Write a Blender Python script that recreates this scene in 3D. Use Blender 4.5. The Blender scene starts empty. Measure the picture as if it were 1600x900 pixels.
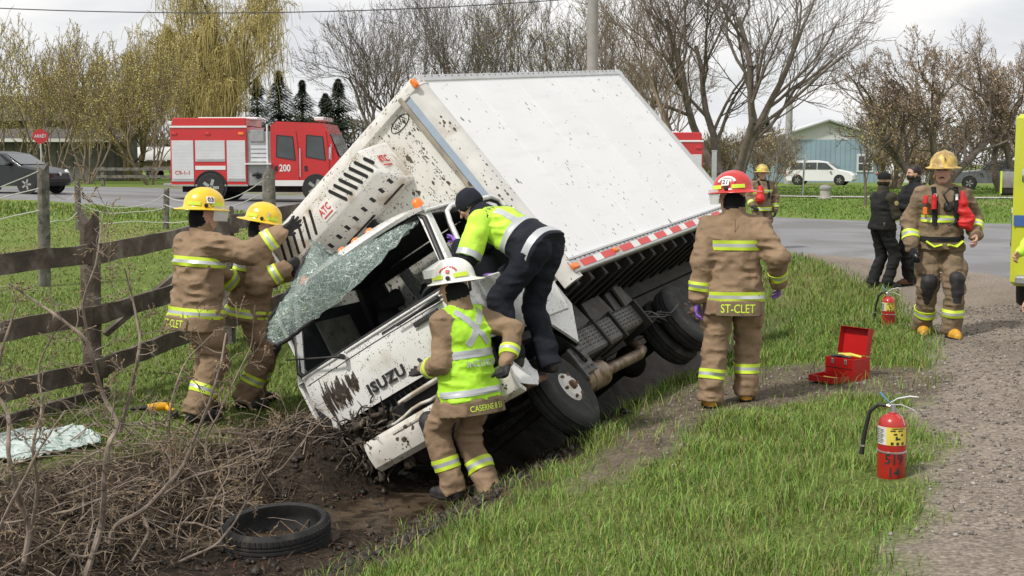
import bpy, bmesh, math, random
import numpy as np
from mathutils import Matrix, Vector, Quaternion

R = math.radians
scene = bpy.context.scene
COL = scene.collection

# ------------------------------------------------------------------ camera
F_PX, CX, CY, HORIZON, EYE = 1950.0, 800.0, 450.0, 256.0, 1.8
PITCH = math.atan((CY - HORIZON) / F_PX)
cam_data = bpy.data.cameras.new('camera')
cam_data.sensor_width = 36.0
cam_data.lens = 36.0 * F_PX / 1600.0
cam_data.clip_start = 0.1
cam_data.clip_end = 5000
cam = bpy.data.objects.new('camera', cam_data)
COL.objects.link(cam)
cam.location = (0, 0, EYE)
cam.rotation_euler = (math.pi / 2 - PITCH, 0, 0)
scene.camera = cam

# ------------------------------------------------------------------ world, sun, exposure
SUN_ELEV, SUN_AZ = 52.0, 232.0      # azimuth clockwise from +Y (the view direction)
SUN_STRENGTH, SKY_STRENGTH = 3.0, 0.115
scene.view_settings.view_transform = 'Standard'
scene.view_settings.look = 'None'
scene.view_settings.exposure = 0.14
scene.view_settings.gamma = 1.0
scene.view_settings.use_curve_mapping = False
world = bpy.data.worlds.new('World')
scene.world = world
world.use_nodes = True
wn, wl = world.node_tree.nodes, world.node_tree.links
wn.clear()
w_out = wn.new('ShaderNodeOutputWorld')
w_bg = wn.new('ShaderNodeBackground')
w_bg.inputs['Strength'].default_value = SKY_STRENGTH
w_sky = wn.new('ShaderNodeTexSky')
w_sky.sky_type = 'NISHITA'
w_sky.sun_disc = False
w_sky.sun_elevation = R(SUN_ELEV)
w_sky.sun_rotation = R(SUN_AZ)
w_sky.dust_density = 2.0
w_geo = wn.new('ShaderNodeTexCoord')
w_map = wn.new('ShaderNodeMapping')
w_map.inputs['Scale'].default_value = (1.0, 1.0, 4.5)
w_noise = wn.new('ShaderNodeTexNoise')
w_noise.inputs['Scale'].default_value = 2.6
w_noise.inputs['Detail'].default_value = 8
w_noise.inputs['Roughness'].default_value = 0.52
w_noise.inputs['Distortion'].default_value = 0.4
w_ramp = wn.new('ShaderNodeValToRGB')          # cloud cover
w_ramp.color_ramp.elements[0].position = 0.30
w_ramp.color_ramp.elements[0].color = (0.55, 0.55, 0.55, 1)
w_ramp.color_ramp.elements[1].position = 0.46
w_ramp.color_ramp.elements[1].color = (1, 1, 1, 1)
w_noise2 = wn.new('ShaderNodeTexNoise')
w_noise2.inputs['Scale'].default_value = 4.4
w_noise2.inputs['Detail'].default_value = 7
w_noise2.inputs['Distortion'].default_value = 0.3
w_ramp2 = wn.new('ShaderNodeValToRGB')         # cloud shade
w_ramp2.color_ramp.elements[0].position = 0.34
w_ramp2.color_ramp.elements[0].color = (5.7, 5.85, 6.2, 1)
w_ramp2.color_ramp.elements[1].position = 0.62
w_ramp2.color_ramp.elements[1].color = (7.9, 7.85, 7.75, 1)
w_mix = wn.new('ShaderNodeMixRGB')
wl.new(w_geo.outputs['Generated'], w_map.inputs['Vector'])
wl.new(w_map.outputs['Vector'], w_noise.inputs['Vector'])
wl.new(w_map.outputs['Vector'], w_noise2.inputs['Vector'])
wl.new(w_noise.outputs['Fac'], w_ramp.inputs['Fac'])
wl.new(w_noise2.outputs['Fac'], w_ramp2.inputs['Fac'])
wl.new(w_ramp.outputs['Color'], w_mix.inputs['Fac'])
wl.new(w_sky.outputs['Color'], w_mix.inputs['Color1'])
wl.new(w_ramp2.outputs['Color'], w_mix.inputs['Color2'])
wl.new(w_mix.outputs['Color'], w_bg.inputs['Color'])
wl.new(w_bg.outputs['Background'], w_out.inputs['Surface'])

sun_data = bpy.data.lights.new('sun', 'SUN')
sun_data.energy = SUN_STRENGTH
sun_data.angle = R(6)
sun_data.color = (1.0, 0.955, 0.89)
sun = bpy.data.objects.new('sun', sun_data)
COL.objects.link(sun)
_to_sun = Vector((math.sin(R(SUN_AZ)) * math.cos(R(SUN_ELEV)), math.cos(R(SUN_AZ)) * math.cos(R(SUN_ELEV)), math.sin(R(SUN_ELEV))))
sun.rotation_euler = _to_sun.to_track_quat('Z', 'Y').to_euler()
sun.location = (0, 0, 60)

# ------------------------------------------------------------------ pixel helpers (a pixel is a direction; distance is given)
_fw = np.array([0, math.cos(PITCH), -math.sin(PITCH)])
_up = np.array([0, math.sin(PITCH), math.cos(PITCH)])

def ray(px, py):
    return _fw + np.array([1.0, 0, 0]) * (px - CX) / F_PX + _up * (CY - py) / F_PX

def at_y(px, py, Y):
    d = ray(px, py)
    return Vector((d * (Y / d[1]) + np.array([0, 0, EYE])).tolist())

def at_z(px, py, z):
    d = ray(px, py)
    return Vector((d * ((z - EYE) / d[2]) + np.array([0, 0, EYE])).tolist())

# ------------------------------------------------------------------ value noise
_rng = np.random.default_rng(7)
_NT = _rng.random((64, 64, 64)).astype(np.float32)

def vnoise(p, scale=1.0, octaves=1, seed=0):
    p = np.asarray(p, dtype=np.float64) * scale + seed * 17.31
    out = np.zeros(p.shape[0])
    amp, tot = 1.0, 0.0
    for o in range(octaves):
        i = np.floor(p).astype(np.int64)
        f = p - i
        f = f * f * (3 - 2 * f)
        i &= 63
        j = (i + 1) & 63
        def g(a, b, c):
            return _NT[a, b, c]
        x0 = g(i[:, 0], i[:, 1], i[:, 2]) * (1 - f[:, 0]) + g(j[:, 0], i[:, 1], i[:, 2]) * f[:, 0]
        x1 = g(i[:, 0], j[:, 1], i[:, 2]) * (1 - f[:, 0]) + g(j[:, 0], j[:, 1], i[:, 2]) * f[:, 0]
        x2 = g(i[:, 0], i[:, 1], j[:, 2]) * (1 - f[:, 0]) + g(j[:, 0], i[:, 1], j[:, 2]) * f[:, 0]
        x3 = g(i[:, 0], j[:, 1], j[:, 2]) * (1 - f[:, 0]) + g(j[:, 0], j[:, 1], j[:, 2]) * f[:, 0]
        y0 = x0 * (1 - f[:, 1]) + x1 * f[:, 1]
        y1 = x2 * (1 - f[:, 1]) + x3 * f[:, 1]
        out += amp * ((y0 * (1 - f[:, 2]) + y1 * f[:, 2]) * 2 - 1)
        tot += amp
        amp *= 0.5
        p = p * 2.03 + 5.1
    return out / tot

def sstep(a, b, x):
    t = np.clip((np.asarray(x, dtype=float) - a) / (b - a), 0, 1)
    return t * t * (3 - 2 * t)

# ------------------------------------------------------------------ materials
MATS = {}

def mat(name, color, rough=0.6, metal=0.0, var=0.12, vscale=6.0, bump=0.0, bscale=40.0, spec=0.5,
        color2=None, c2scale=3.0, c2lo=0.45, c2hi=0.6, coat=0.0, alpha=1.0, trans=0.0, emit=None, estr=0.0,
        spots=None, attr=None, stretch=None, sub=0.0, world_co=False, streaks=None, randv=0.0):
    """Procedural Principled material. color2 = second colour laid in noise patches; spots = list of
    (colour, scale, threshold, stretch) splashes with a shape of their own; attr = colour attribute to multiply."""
    if name in MATS:
        return MATS[name]
    m = bpy.data.materials.new(name)
    m.use_nodes = True
    nt = m.node_tree
    N, L = nt.nodes, nt.links
    b = N['Principled BSDF']
    tc = N.new('ShaderNodeTexCoord')
    co = tc.outputs['Object']
    if world_co:
        co = N.new('ShaderNodeNewGeometry').outputs['Position']
    if stretch:
        mp = N.new('ShaderNodeMapping')
        mp.inputs['Scale'].default_value = stretch
        L.new(co, mp.inputs['Vector'])
        co = mp.outputs['Vector']
    def noise(scale, detail=4, dist=0.0, c=None, rgh=0.55):
        n = N.new('ShaderNodeTexNoise')
        n.inputs['Scale'].default_value = scale
        n.inputs['Detail'].default_value = detail
        n.inputs['Roughness'].default_value = rgh
        n.inputs['Distortion'].default_value = dist
        L.new(c if c is not None else co, n.inputs['Vector'])
        return n.outputs['Fac']
    def ramp(fac, lo, hi):
        r = N.new('ShaderNodeMapRange')
        r.inputs['From Min'].default_value = lo
        r.inputs['From Max'].default_value = hi
        r.interpolation_type = 'SMOOTHSTEP'
        L.new(fac, r.inputs['Value'])
        return r.outputs['Result']
    def mix(fac, a, c, mode='MIX'):
        x = N.new('ShaderNodeMixRGB')
        x.blend_type = mode
        if isinstance(fac, float):
            x.inputs['Fac'].default_value = fac
        else:
            L.new(fac, x.inputs['Fac'])
        for s, v in (('Color1', a), ('Color2', c)):
            if isinstance(v, tuple):
                x.inputs[s].default_value = (*v[:3], 1)
            else:
                L.new(v, x.inputs[s])
        return x.outputs['Color']
    lo = tuple(max(0, c * (1 - var)) for c in color[:3])
    hi = tuple(min(1, c * (1 + var)) for c in color[:3])
    col = mix(ramp(noise(vscale, 5), 0.3, 0.7), lo, hi)
    if color2 is not None:
        col = mix(ramp(noise(c2scale, 6, 0.3), c2lo, c2hi), col, tuple(color2))
    if streaks is not None:
        scol, sstretch, sscale, slo, shi = streaks
        mp = N.new('ShaderNodeMapping')
        mp.inputs['Scale'].default_value = sstretch
        L.new(tc.outputs['Object'], mp.inputs['Vector'])
        col = mix(ramp(noise(sscale, 5, 0.2, mp.outputs['Vector']), slo, shi), col, tuple(scol))
    rough_fac = None
    if spots:
        for k, (scol, sscale, thr, sst) in enumerate(spots):
            mp = N.new('ShaderNodeMapping')
            mp.inputs['Scale'].default_value = sst
            mp.inputs['Location'].default_value = (3.1 * k, 1.7 * k, 0.9 * k)
            L.new(tc.outputs['Object'], mp.inputs['Vector'])
            v = N.new('ShaderNodeTexVoronoi')
            v.inputs['Scale'].default_value = sscale
            v.inputs['Randomness'].default_value = 1.0
            wob = noise(sscale * 2.5, 3, 0.0, mp.outputs['Vector'])
            L.new(mp.outputs['Vector'], v.inputs['Vector'])
            # spot size varies per cell, some cells have none
            sep = N.new('ShaderNodeSeparateColor')
            L.new(v.outputs['Color'], sep.inputs['Color'])
            mth = N.new('ShaderNodeMath'); mth.operation = 'POWER'
            L.new(sep.outputs['Red'], mth.inputs[0]); mth.inputs[1].default_value = 3.0
            big = noise(sscale * 0.12, 2, 0.0, mp.outputs['Vector'])
            m1 = N.new('ShaderNodeMath'); m1.operation = 'MULTIPLY'
            L.new(mth.outputs[0], m1.inputs[0]); L.new(ramp(big, 0.36, 0.62), m1.inputs[1])
            m2 = N.new('ShaderNodeMath'); m2.operation = 'MULTIPLY'
            L.new(m1.outputs[0], m2.inputs[0]); m2.inputs[1].default_value = thr * 2
            m3 = N.new('ShaderNodeMath'); m3.operation = 'MULTIPLY_ADD'
            L.new(wob, m3.inputs[0]); m3.inputs[1].default_value = 0.35; L.new(v.outputs['Distance'], m3.inputs[2])
            m4 = N.new('ShaderNodeMath'); m4.operation = 'SUBTRACT'
            L.new(m2.outputs[0], m4.inputs[0]); L.new(m3.outputs[0], m4.inputs[1])
            fac = ramp(m4.outputs[0], -0.17, -0.11)
            col = mix(fac, col, tuple(scol))
    if attr:
        a = N.new('ShaderNodeAttribute')
        a.attribute_name = attr
        col = mix(1.0, col, a.outputs['Color'], 'MULTIPLY')
    if randv:
        oi = N.new('ShaderNodeObjectInfo')
        mr = N.new('ShaderNodeMapRange')
        mr.inputs['To Min'].default_value = 1 - randv
        mr.inputs['To Max'].default_value = 1 + randv
        L.new(oi.outputs['Random'], mr.inputs['Value'])
        col = mix(1.0, col, mr.outputs['Result'], 'MULTIPLY')
    L.new(col, b.inputs['Base Color'])
    b.inputs['Metallic'].default_value = metal
    b.inputs['Specular IOR Level'].default_value = spec
    if coat:
        b.inputs['Coat Weight'].default_value = coat
        b.inputs['Coat Roughness'].default_value = 0.06
    if sub:
        b.inputs['Subsurface Weight'].default_value = sub
        b.inputs['Subsurface Radius'].default_value = (0.01, 0.005, 0.003)
    r = N.new('ShaderNodeMapRange')
    r.inputs['To Min'].default_value = max(0.02, rough - 0.1)
    r.inputs['To Max'].default_value = min(1, rough + 0.1)
    L.new(noise(vscale * 1.7, 4), r.inputs['Value'])
    L.new(r.outputs['Result'], b.inputs['Roughness'])
    if bump:
        bp = N.new('ShaderNodeBump')
        bp.inputs['Strength'].default_value = 1.0
        bp.inputs['Distance'].default_value = bump
        L.new(noise(bscale, 5), bp.inputs['Height'])
        L.new(bp.outputs['Normal'], b.inputs['Normal'])
    if trans:
        b.inputs['Transmission Weight'].default_value = trans
        b.inputs['IOR'].default_value = 1.45
    if alpha < 1:
        b.inputs['Alpha'].default_value = alpha
    if emit is not None:
        b.inputs['Emission Color'].default_value = (*emit, 1)
        b.inputs['Emission Strength'].default_value = estr
    MATS[name] = m
    return m

# ------------------------------------------------------------------ mesh builder
def frame_z(d, hint=(0, 0, 1)):
    """3x3 matrix (columns x,y,z) with z along d"""
    z = np.asarray(d, float); z = z / np.linalg.norm(z)
    h = np.asarray(hint, float)
    if abs(np.dot(h, z)) / np.linalg.norm(h) > 0.97:
        h = np.array([1.0, 0.2, 0])
    x = np.cross(h, z); x /= np.linalg.norm(x)
    y = np.cross(z, x)
    return np.stack([x, y, z], 1)

class MB:
    def __init__(s):
        s.v, s.f, s.m = [], [], []
    def add(s, verts, faces, mi=0):
        o = len(s.v)
        s.v.extend([tuple(map(float, p)) for p in verts])
        for f in faces:
            s.f.append(tuple(i + o for i in f)); s.m.append(mi)
        return s
    def box(s, c, size, rot=None, mi=0, ch=0.0):
        """box with chamfered edges (ch metres)"""
        hx, hy, hz = size[0] / 2, size[1] / 2, size[2] / 2
        ch = min(ch, 0.45 * min(size))
        if ch <= 0:
            V = [(x, y, z) for x in (-hx, hx) for y in (-hy, hy) for z in (-hz, hz)]
            Fc = [(0, 1, 3, 2), (4, 6, 7, 5), (0, 4, 5, 1), (2, 3, 7, 6), (0, 2, 6, 4), (1, 5, 7, 3)]
        else:
            V, idx = [], {}
            for sx in (-1, 1):
                for sy in (-1, 1):
                    for sz in (-1, 1):
                        for a in range(3):
                            p = [sx * (hx - ch), sy * (hy - ch), sz * (hz - ch)]
                            p[a] = (sx, sy, sz)[a] * (hx, hy, hz)[a]
                            idx[(sx, sy, sz, a)] = len(V); V.append(tuple(p))
            Fc = []
            S = (-1, 1)
            for a in range(3):
                b, c2 = (a + 1) % 3, (a + 2) % 3
                for sa in S:
                    q = []
                    for sb, sc in ((-1, -1), (1, -1), (1, 1), (-1, 1)):
                        k = [0, 0, 0]; k[a] = sa; k[b] = sb; k[c2] = sc
                        q.append(idx[(*k, a)])
                    Fc.append(tuple(q if sa > 0 else q[::-1]))
                for sb in S:
                    for sc in S:
                        q = []
                        for sa, ax in ((-1, b), (1, b), (1, c2), (-1, c2)):
                            k = [0, 0, 0]; k[a] = sa; k[b] = sb; k[c2] = sc
                            q.append(idx[(*k, ax)])
                        Fc.append(tuple(q if sb * sc < 0 else q[::-1]))
            for sx in S:
                for sy in S:
                    for sz in S:
                        q = [idx[(sx, sy, sz, a)] for a in range(3)]
                        Fc.append(tuple(q if sx * sy * sz > 0 else q[::-1]))
        if rot is not None:
            M = np.asarray(rot)
            V = [M @ np.array(p) for p in V]
        c = np.asarray(c, float)
        return s.add([np.asarray(p) + c for p in V], Fc, mi)
    def beam(s, a, b, w, h, hint=(0, 0, 1), mi=0, ch=0.0):
        """box from a to b, w = size across, h = size along the hint"""
        a, b = np.asarray(a, float), np.asarray(b, float)
        M = frame_z(b - a, hint)
        return s.box((a + b) / 2, (w, h, np.linalg.norm(b - a)), M, mi, ch)
    def tube(s, pts, rad, n=8, mi=0, cap=True, flat=1.0, closed=False):
        pts = [np.asarray(p, float) for p in pts]
        if not hasattr(rad, '__len__'):
            rad = [rad] * len(pts)
        V, Fc = [], []
        K = len(pts)
        x = None
        for i, p in enumerate(pts):
            if closed:
                d = pts[(i + 1) % K] - pts[i - 1]
            else:
                d = pts[min(i + 1, K - 1)] - pts[max(i - 1, 0)]
            d = d / (np.linalg.norm(d) + 1e-12)
            if x is None:
                x = frame_z(d)[:, 0]
            x = x - d * np.dot(x, d); x /= np.linalg.norm(x) + 1e-12
            y = np.cross(d, x)
            for k in range(n):
                a = 2 * math.pi * k / n
                V.append(p + rad[i] * (math.cos(a) * x + flat * math.sin(a) * y))
        rng = range(K if closed else K - 1)
        for i in rng:
            j = (i + 1) % K
            for k in range(n):
                l = (k + 1) % n
                Fc.append((i * n + k, i * n + l, j * n + l, j * n + k))
        if cap and not closed:
            Fc.append(tuple(range(n))[::-1]); Fc.append(tuple((K - 1) * n + k for k in range(n)))
        return s.add(V, Fc, mi)
    def cyl(s, a, b, r0, r1=None, n=16, mi=0, cap=True):
        return s.tube([a, b], [r0, r0 if r1 is None else r1], n, mi, cap)
    def lathe(s, prof, n=24, M=None, c=(0, 0, 0), mi=0, sx=1.0, sy=1.0, mis=None):
        """prof: (r,z) points, revolved about local z"""
        V, Fc, ms = [], [], []
        M = np.eye(3) if M is None else np.asarray(M)
        c = np.asarray(c, float)
        for r, z in prof:
            for k in range(n):
                a = 2 * math.pi * k / n
                V.append(M @ np.array([r * sx * math.cos(a), r * sy * math.sin(a), z]) + c)
        o = len(s.v)
        s.v.extend([tuple(map(float, p)) for p in V])
        for i in range(len(prof) - 1):
            for k in range(n):
                l = (k + 1) % n
                s.f.append((o + i * n + k, o + i * n + l, o + (i + 1) * n + l, o + (i + 1) * n + k))
                s.m.append(mis[i] if mis else mi)
        for i, rev in ((0, True), (len(prof) - 1, False)):
            if prof[i][0] > 1e-5:
                q = [o + i * n + k for k in range(n)]
                s.f.append(tuple(q[::-1] if rev else q)); s.m.append(mis[min(i, len(prof) - 2)] if mis else mi)
        return s
    def prism(s, poly, z0, z1, M=None, c=(0, 0, 0), mi=0):
        """poly in local xy (ccw), extruded from z0 to z1"""
        n = len(poly)
        M = np.eye(3) if M is None else np.asarray(M)
        c = np.asarray(c, float)
        V = [M @ np.array([x, y, z0]) + c for x, y in poly] + [M @ np.array([x, y, z1]) + c for x, y in poly]
        Fc = [tuple(range(n))[::-1], tuple(range(n, 2 * n))]
        Fc += [(i, (i + 1) % n, n + (i + 1) % n, n + i) for i in range(n)]
        return s.add(V, Fc, mi)
    def loft(s, rings, mi=0, cap=True, closed_ring=True):
        n = len(rings[0])
        V = [p for r in rings for p in r]
        Fc = []
        for i in range(len(rings) - 1):
            for k in range(n if closed_ring else n - 1):
                l = (k + 1) % n
                Fc.append((i * n + k, i * n + l, (i + 1) * n + l, (i + 1) * n + k))
        if cap and closed_ring:
            Fc.append(tuple(range(n))[::-1]); Fc.append(tuple((len(rings) - 1) * n + k for k in range(n)))
        return s.add(V, Fc, mi)
    def sheet(s, grid, thick=0.0, mi=0):
        """grid[i][j] points; optional thickness along the surface normal"""
        g = np.array([[list(p) for p in row] for row in grid], float)
        a, b = g.shape[:2]
        def faces(o, rev):
            q = []
            for i in range(a - 1):
                for j in range(b - 1):
                    t = (o + i * b + j, o + (i + 1) * b + j, o + (i + 1) * b + j + 1, o + i * b + j + 1)
                    q.append(t[::-1] if rev else t)
            return q
        if thick == 0:
            return s.add(g.reshape(-1, 3), faces(0, False), mi)
        du = np.gradient(g, axis=0); dv = np.gradient(g, axis=1)
        nr = np.cross(du, dv); nr /= np.linalg.norm(nr, axis=2, keepdims=True) + 1e-12
        h = g - nr * thick
        V = np.concatenate([g.reshape(-1, 3), h.reshape(-1, 3)])
        Fc = faces(0, False) + faces(a * b, True)
        o = a * b
        for i in range(a - 1):
            Fc.append((i * b, o + i * b, o + (i + 1) * b, (i + 1) * b))
            Fc.append((i * b + b - 1, (i + 1) * b + b - 1, o + (i + 1) * b + b - 1, o + i * b + b - 1))
        for j in range(b - 1):
            Fc.append((j, j + 1, o + j + 1, o + j))
            k = (a - 1) * b
            Fc.append((k + j, o + k + j, o + k + j + 1, k + j + 1))
        return s.add(V, Fc, mi)
    def xform(s, M, t=(0, 0, 0)):
        V = np.array(s.v) @ np.asarray(M).T + np.asarray(t)
        s.v = [tuple(p) for p in V.tolist()]
        return s
    def mesh(s, name, mats, smooth=None):
        me = bpy.data.meshes.new(name)
        me.from_pydata(s.v, [], s.f)
        if not isinstance(mats, (list, tuple)):
            mats = [mats]
        for m in mats:
            me.materials.append(m)
        if len(mats) > 1:
            me.polygons.foreach_set('material_index', s.m)
        if smooth is not None:
            me.polygons.foreach_set('use_smooth', [True] * len(me.polygons))
            if smooth < 180:
                me.set_sharp_from_angle(angle=R(smooth))
        me.update()
        return me
    def build(s, name, mats, parent=None, smooth=None, loc=None, label=None):
        o = bpy.data.objects.new(name, s.mesh(name, mats, smooth))
        COL.objects.link(o)
        if parent is not None:
            o.parent = parent
        if loc is not None:
            o.location = loc
        if label:
            o['label'] = label
        return o

def empty(name, label, category, loc=(0, 0, 0), rotz=0.0, group=None, M=None):
    o = bpy.data.objects.new(name, None)
    COL.objects.link(o)
    o.empty_display_size = 0.2
    if M is not None:
        o.matrix_world = M
    else:
        o.location = loc
        o.rotation_euler = (0, 0, rotz)
    o['label'] = label
    o['category'] = category
    if group:
        o['group'] = group
    return o

def tag(o, label, category, group=None):
    o['label'] = label; o['category'] = category
    if group:
        o['group'] = group
    return o

def structure(o):
    o['kind'] = 'structure'
    return o

def stuff(o, label=None, category=None):
    o['kind'] = 'stuff'
    if label:
        o['label'] = label; o['category'] = category
    return o

def fast_mesh(name, V, Fq, mats, smooth=False, col=None, mi=None):
    """V (n,3), Fq (m,k) numpy arrays"""
    me = bpy.data.meshes.new(name)
    V = np.asarray(V, np.float32); Fq = np.asarray(Fq, np.int32)
    k = Fq.shape[1]
    me.vertices.add(len(V)); me.vertices.foreach_set('co', V.ravel())
    me.loops.add(Fq.size); me.loops.foreach_set('vertex_index', Fq.ravel())
    me.polygons.add(len(Fq))
    me.polygons.foreach_set('loop_start', np.arange(0, Fq.size, k, dtype=np.int32))
    me.polygons.foreach_set('loop_total', np.full(len(Fq), k, np.int32))
    if smooth:
        me.polygons.foreach_set('use_smooth', np.ones(len(Fq), bool))
    for m in (mats if isinstance(mats, (list, tuple)) else [mats]):
        me.materials.append(m)
    if mi is not None:
        me.polygons.foreach_set('material_index', np.asarray(mi, np.int32))
    if col is not None:
        a = me.color_attributes.new('tint', 'FLOAT_COLOR', 'POINT')
        c = np.ones((len(V), 4), np.float32); c[:, :3] = col
        a.data.foreach_set('color', c.ravel())
    me.update(calc_edges=True)
    me.validate()
    return me

def link(name, me, parent=None):
    o = bpy.data.objects.new(name, me)
    COL.objects.link(o)
    if parent is not None:
        o.parent = parent
    return o

def text_geo(s, size=0.1, extrude=0.002, bold=0.0, align='CENTER', sx=1.0, spacing=1.0):
    """lettering as (verts, faces), upright in local xy, front along +z"""
    cu = bpy.data.curves.new('txt', 'FONT')
    cu.body = s
    cu.size = size
    cu.extrude = extrude
    cu.offset = bold * size
    cu.align_x = align
    cu.align_y = 'CENTER'
    cu.space_character = spacing
    cu.resolution_u = 3
    o = bpy.data.objects.new('txt', cu)
    COL.objects.link(o)
    me = bpy.data.meshes.new_from_object(o)
    V = [(v.co.x * sx, v.co.y, v.co.z) for v in me.vertices]
    Fc = [tuple(p.vertices) for p in me.polygons]
    bpy.data.objects.remove(o); bpy.data.curves.remove(cu); bpy.data.meshes.remove(me)
    return V, Fc

def lettering(mb, s, size, pos, right, up, extrude=0.002, bold=0.0, mi=0, sx=1.0, spacing=1.0):
    """adds text to mb: pos = centre, right/up = reading directions"""
    V, Fc = text_geo(s, size, extrude, bold, 'CENTER', sx, spacing)
    r = np.asarray(right, float); r /= np.linalg.norm(r)
    u = np.asarray(up, float); u = u - r * np.dot(u, r); u /= np.linalg.norm(u)
    n = np.cross(r, u)
    p = np.asarray(pos, float)
    mb.add([p + r * v[0] + u * v[1] + n * v[2] for v in V], Fc, mi)
    return mb
# ------------------------------------------------------------------ terrain
DITCH = np.array([(-5.5, -2), (-3.7, 3.0), (-2.35, 6.4), (-1.5, 8.0), (-0.82, 9.6), (0.15, 12.0), (1.7, 15.0), (3.2, 18.5), (4.4, 22.0)], float)

def ditch_s(x, y):
    """signed distance to the ditch line, positive on the road side; and position along it"""
    best = np.full(x.shape, 1e9); sg = np.zeros(x.shape)
    n = len(DITCH) - 1
    for i in range(n):
        a, b = DITCH[i], DITCH[i + 1]
        d = b - a; l2 = d @ d
        t = ((x - a[0]) * d[0] + (y - a[1]) * d[1]) / l2
        tc = np.clip(t, -9 if i == 0 else 0, 9 if i == n - 1 else 1)
        ex, ey = x - (a[0] + tc * d[0]), y - (a[1] + tc * d[1])
        dist = np.hypot(ex, ey)
        cr = d[1] * (x - a[0]) - d[0] * (y - a[1])
        m = dist < best
        best = np.where(m, dist, best); sg = np.where(m, np.sign(cr), sg)
    return best * sg

def height(x, y, noise=True):
    x = np.atleast_1d(np.asarray(x, float)); y = np.atleast_1d(np.asarray(y, float))
    s = ditch_s(x, y)
    right = np.interp(s, [0, 0.55, 0.85, 1.25, 2.0, 3.4, 4.6], [-0.72, -0.70, -0.58, -0.36, -0.19, -0.09, 0.0])
    left = np.interp(-s, [0, 0.65, 1.0, 1.5, 2.2, 3.5], [-0.72, -0.70, -0.55, -0.41, -0.33, -0.29])
    field = (0.42 + 0.34 * sstep(-9, -17, x)) * sstep(14, 46, y)
    right_base = 0.25 * sstep(40, 75, y) - 0.10 * sstep(14, 19, y) * (1 - sstep(30, 45, y))
    rise = np.where(s > 0, right_base, field)
    # far away the two sides join in one gentle slope
    w = sstep(-9, 9, x - 4 - 0.1 * (y - 20))
    far = field * (1 - w) + right_base * w - 0.29 * (1 - w) * (1 - sstep(18, 30, y))
    fade = sstep(17, 24, y)
    z = np.where(s > 0, right, left) + rise * np.where(s > 0, 1, 1)
    z = z * (1 - fade) + far * fade
    # left bank raised against light, and the deeper wet hole where the lorry went in
    z += 0.32 * sstep(12, 15.5, y) * sstep(-0.2, -0.8, s) * (1 - sstep(17, 20, y))  # unseen rise added to the left bank, blocks light leaking under the box
    hole = np.exp(-((s - 0.05) / 0.5) ** 2) * sstep(9.6, 10.6, y) * (1 - sstep(14, 17, y))
    z -= 0.45 * hole
    z += 0.46 * np.exp(-(((x + 1.52) / 0.45) ** 2 + ((y - 9.68) / 0.42) ** 2))
    if noise:
        P = np.stack([x, y, np.zeros_like(x)], 1)
        near = 1 - sstep(15, 40, y)
        mud = np.exp(-(s / 1.3) ** 2) * near
        z += 0.05 * mud * vnoise(P, 3.2, 4, 1) + 0.022 * mud * vnoise(P, 11, 2, 2)
        z += (0.03 * vnoise(P, 0.9, 3, 3) + 0.008 * vnoise(P, 7, 2, 4)) * (0.3 + 0.7 * near) * (1 - 0.6 * sstep(3.2, 4.6, s))
    return z

def H(x, y):
    return float(height(x, y)[0])

def ground_px(px, py):
    """point of the ground seen at a pixel"""
    z = -0.3
    for _ in range(40):
        p = at_z(px, py, z)
        z = 0.5 * z + 0.5 * float(height(p.x, p.y, False)[0])
        z = min(z, EYE - 0.05)
    p = at_z(px, py, z)
    return np.array([p.x, p.y])

def poly_px(pts):
    return np.array([ground_px(a, b) for a, b in pts])

def poly_sdf(poly, x, y):
    """signed distance, negative inside"""
    n = len(poly)
    d = np.full(x.shape, 1e18); sgn = np.ones(x.shape)
    for i in range(n):
        a, b = poly[i], poly[(i + 1) % n]
        e = b - a
        wx, wy = x - a[0], y - a[1]
        t = np.clip((wx * e[0] + wy * e[1]) / (e @ e), 0, 1)
        d = np.minimum(d, (wx - e[0] * t) ** 2 + (wy - e[1] * t) ** 2)
        c1, c2, c3 = y >= a[1], y < b[1], e[0] * wy > e[1] * wx
        flip = (c1 & c2 & c3) | (~c1 & ~c2 & ~c3)
        sgn = np.where(flip, -sgn, sgn)
    return sgn * np.sqrt(d)

ROAD_NEAR = [(-60.0, 45.5), (-30.0, 43.0), (-9.0, 38.5), (0.0, 31.5), (4.2, 26.5)] + [tuple(ground_px(a, b)) for a, b in ((1300, 399), (1403, 412), (1507, 424), (1578, 446))]
ROAD_NEAR += [(7.6, 14.6), (7.5, 12.0), (7.4, 8.0), (7.2, 0.0), (7.2, -8.0)]
ROAD_FAR = [(-60.0, 62.0), (-30.0, 59.0), (-8.0, 54.0), (4.0, 45.0), (9.0, 40.0), (16.0, 38.6), (24.0, 37.5), (34.0, 36.5), (44.0, 36.0), (60, 35.5), (80, 35), (110, 34), (110, 10), (110, -8)]
ROAD_POLY = np.array(ROAD_NEAR + ROAD_FAR[::-1])
GRAVEL_POLY = np.array([tuple(ground_px(a, b)) for a, b in ((1235, 398), (1330, 430), (1395, 462), (1420, 505), (1465, 545), (1440, 590), (1420, 650), (1455, 700), (1440, 780), (1400, 899))] + [(1.4, 3.5), (1.2, -6), (9.5, -6), (9.5, 16), (9.5, 30), (5, 30)])
DIRT_POLY = poly_px([(960, 680), (1085, 600), (1240, 570), (1420, 575), (1470, 590), (1450, 625), (1300, 622), (1150, 640), (1060, 690), (985, 730), (900, 770)])
DRIVE_POLY = np.array([(-16, 58), (-7.5, 53), (-3, 58), (-9, 72), (-18, 72)], float)

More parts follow.
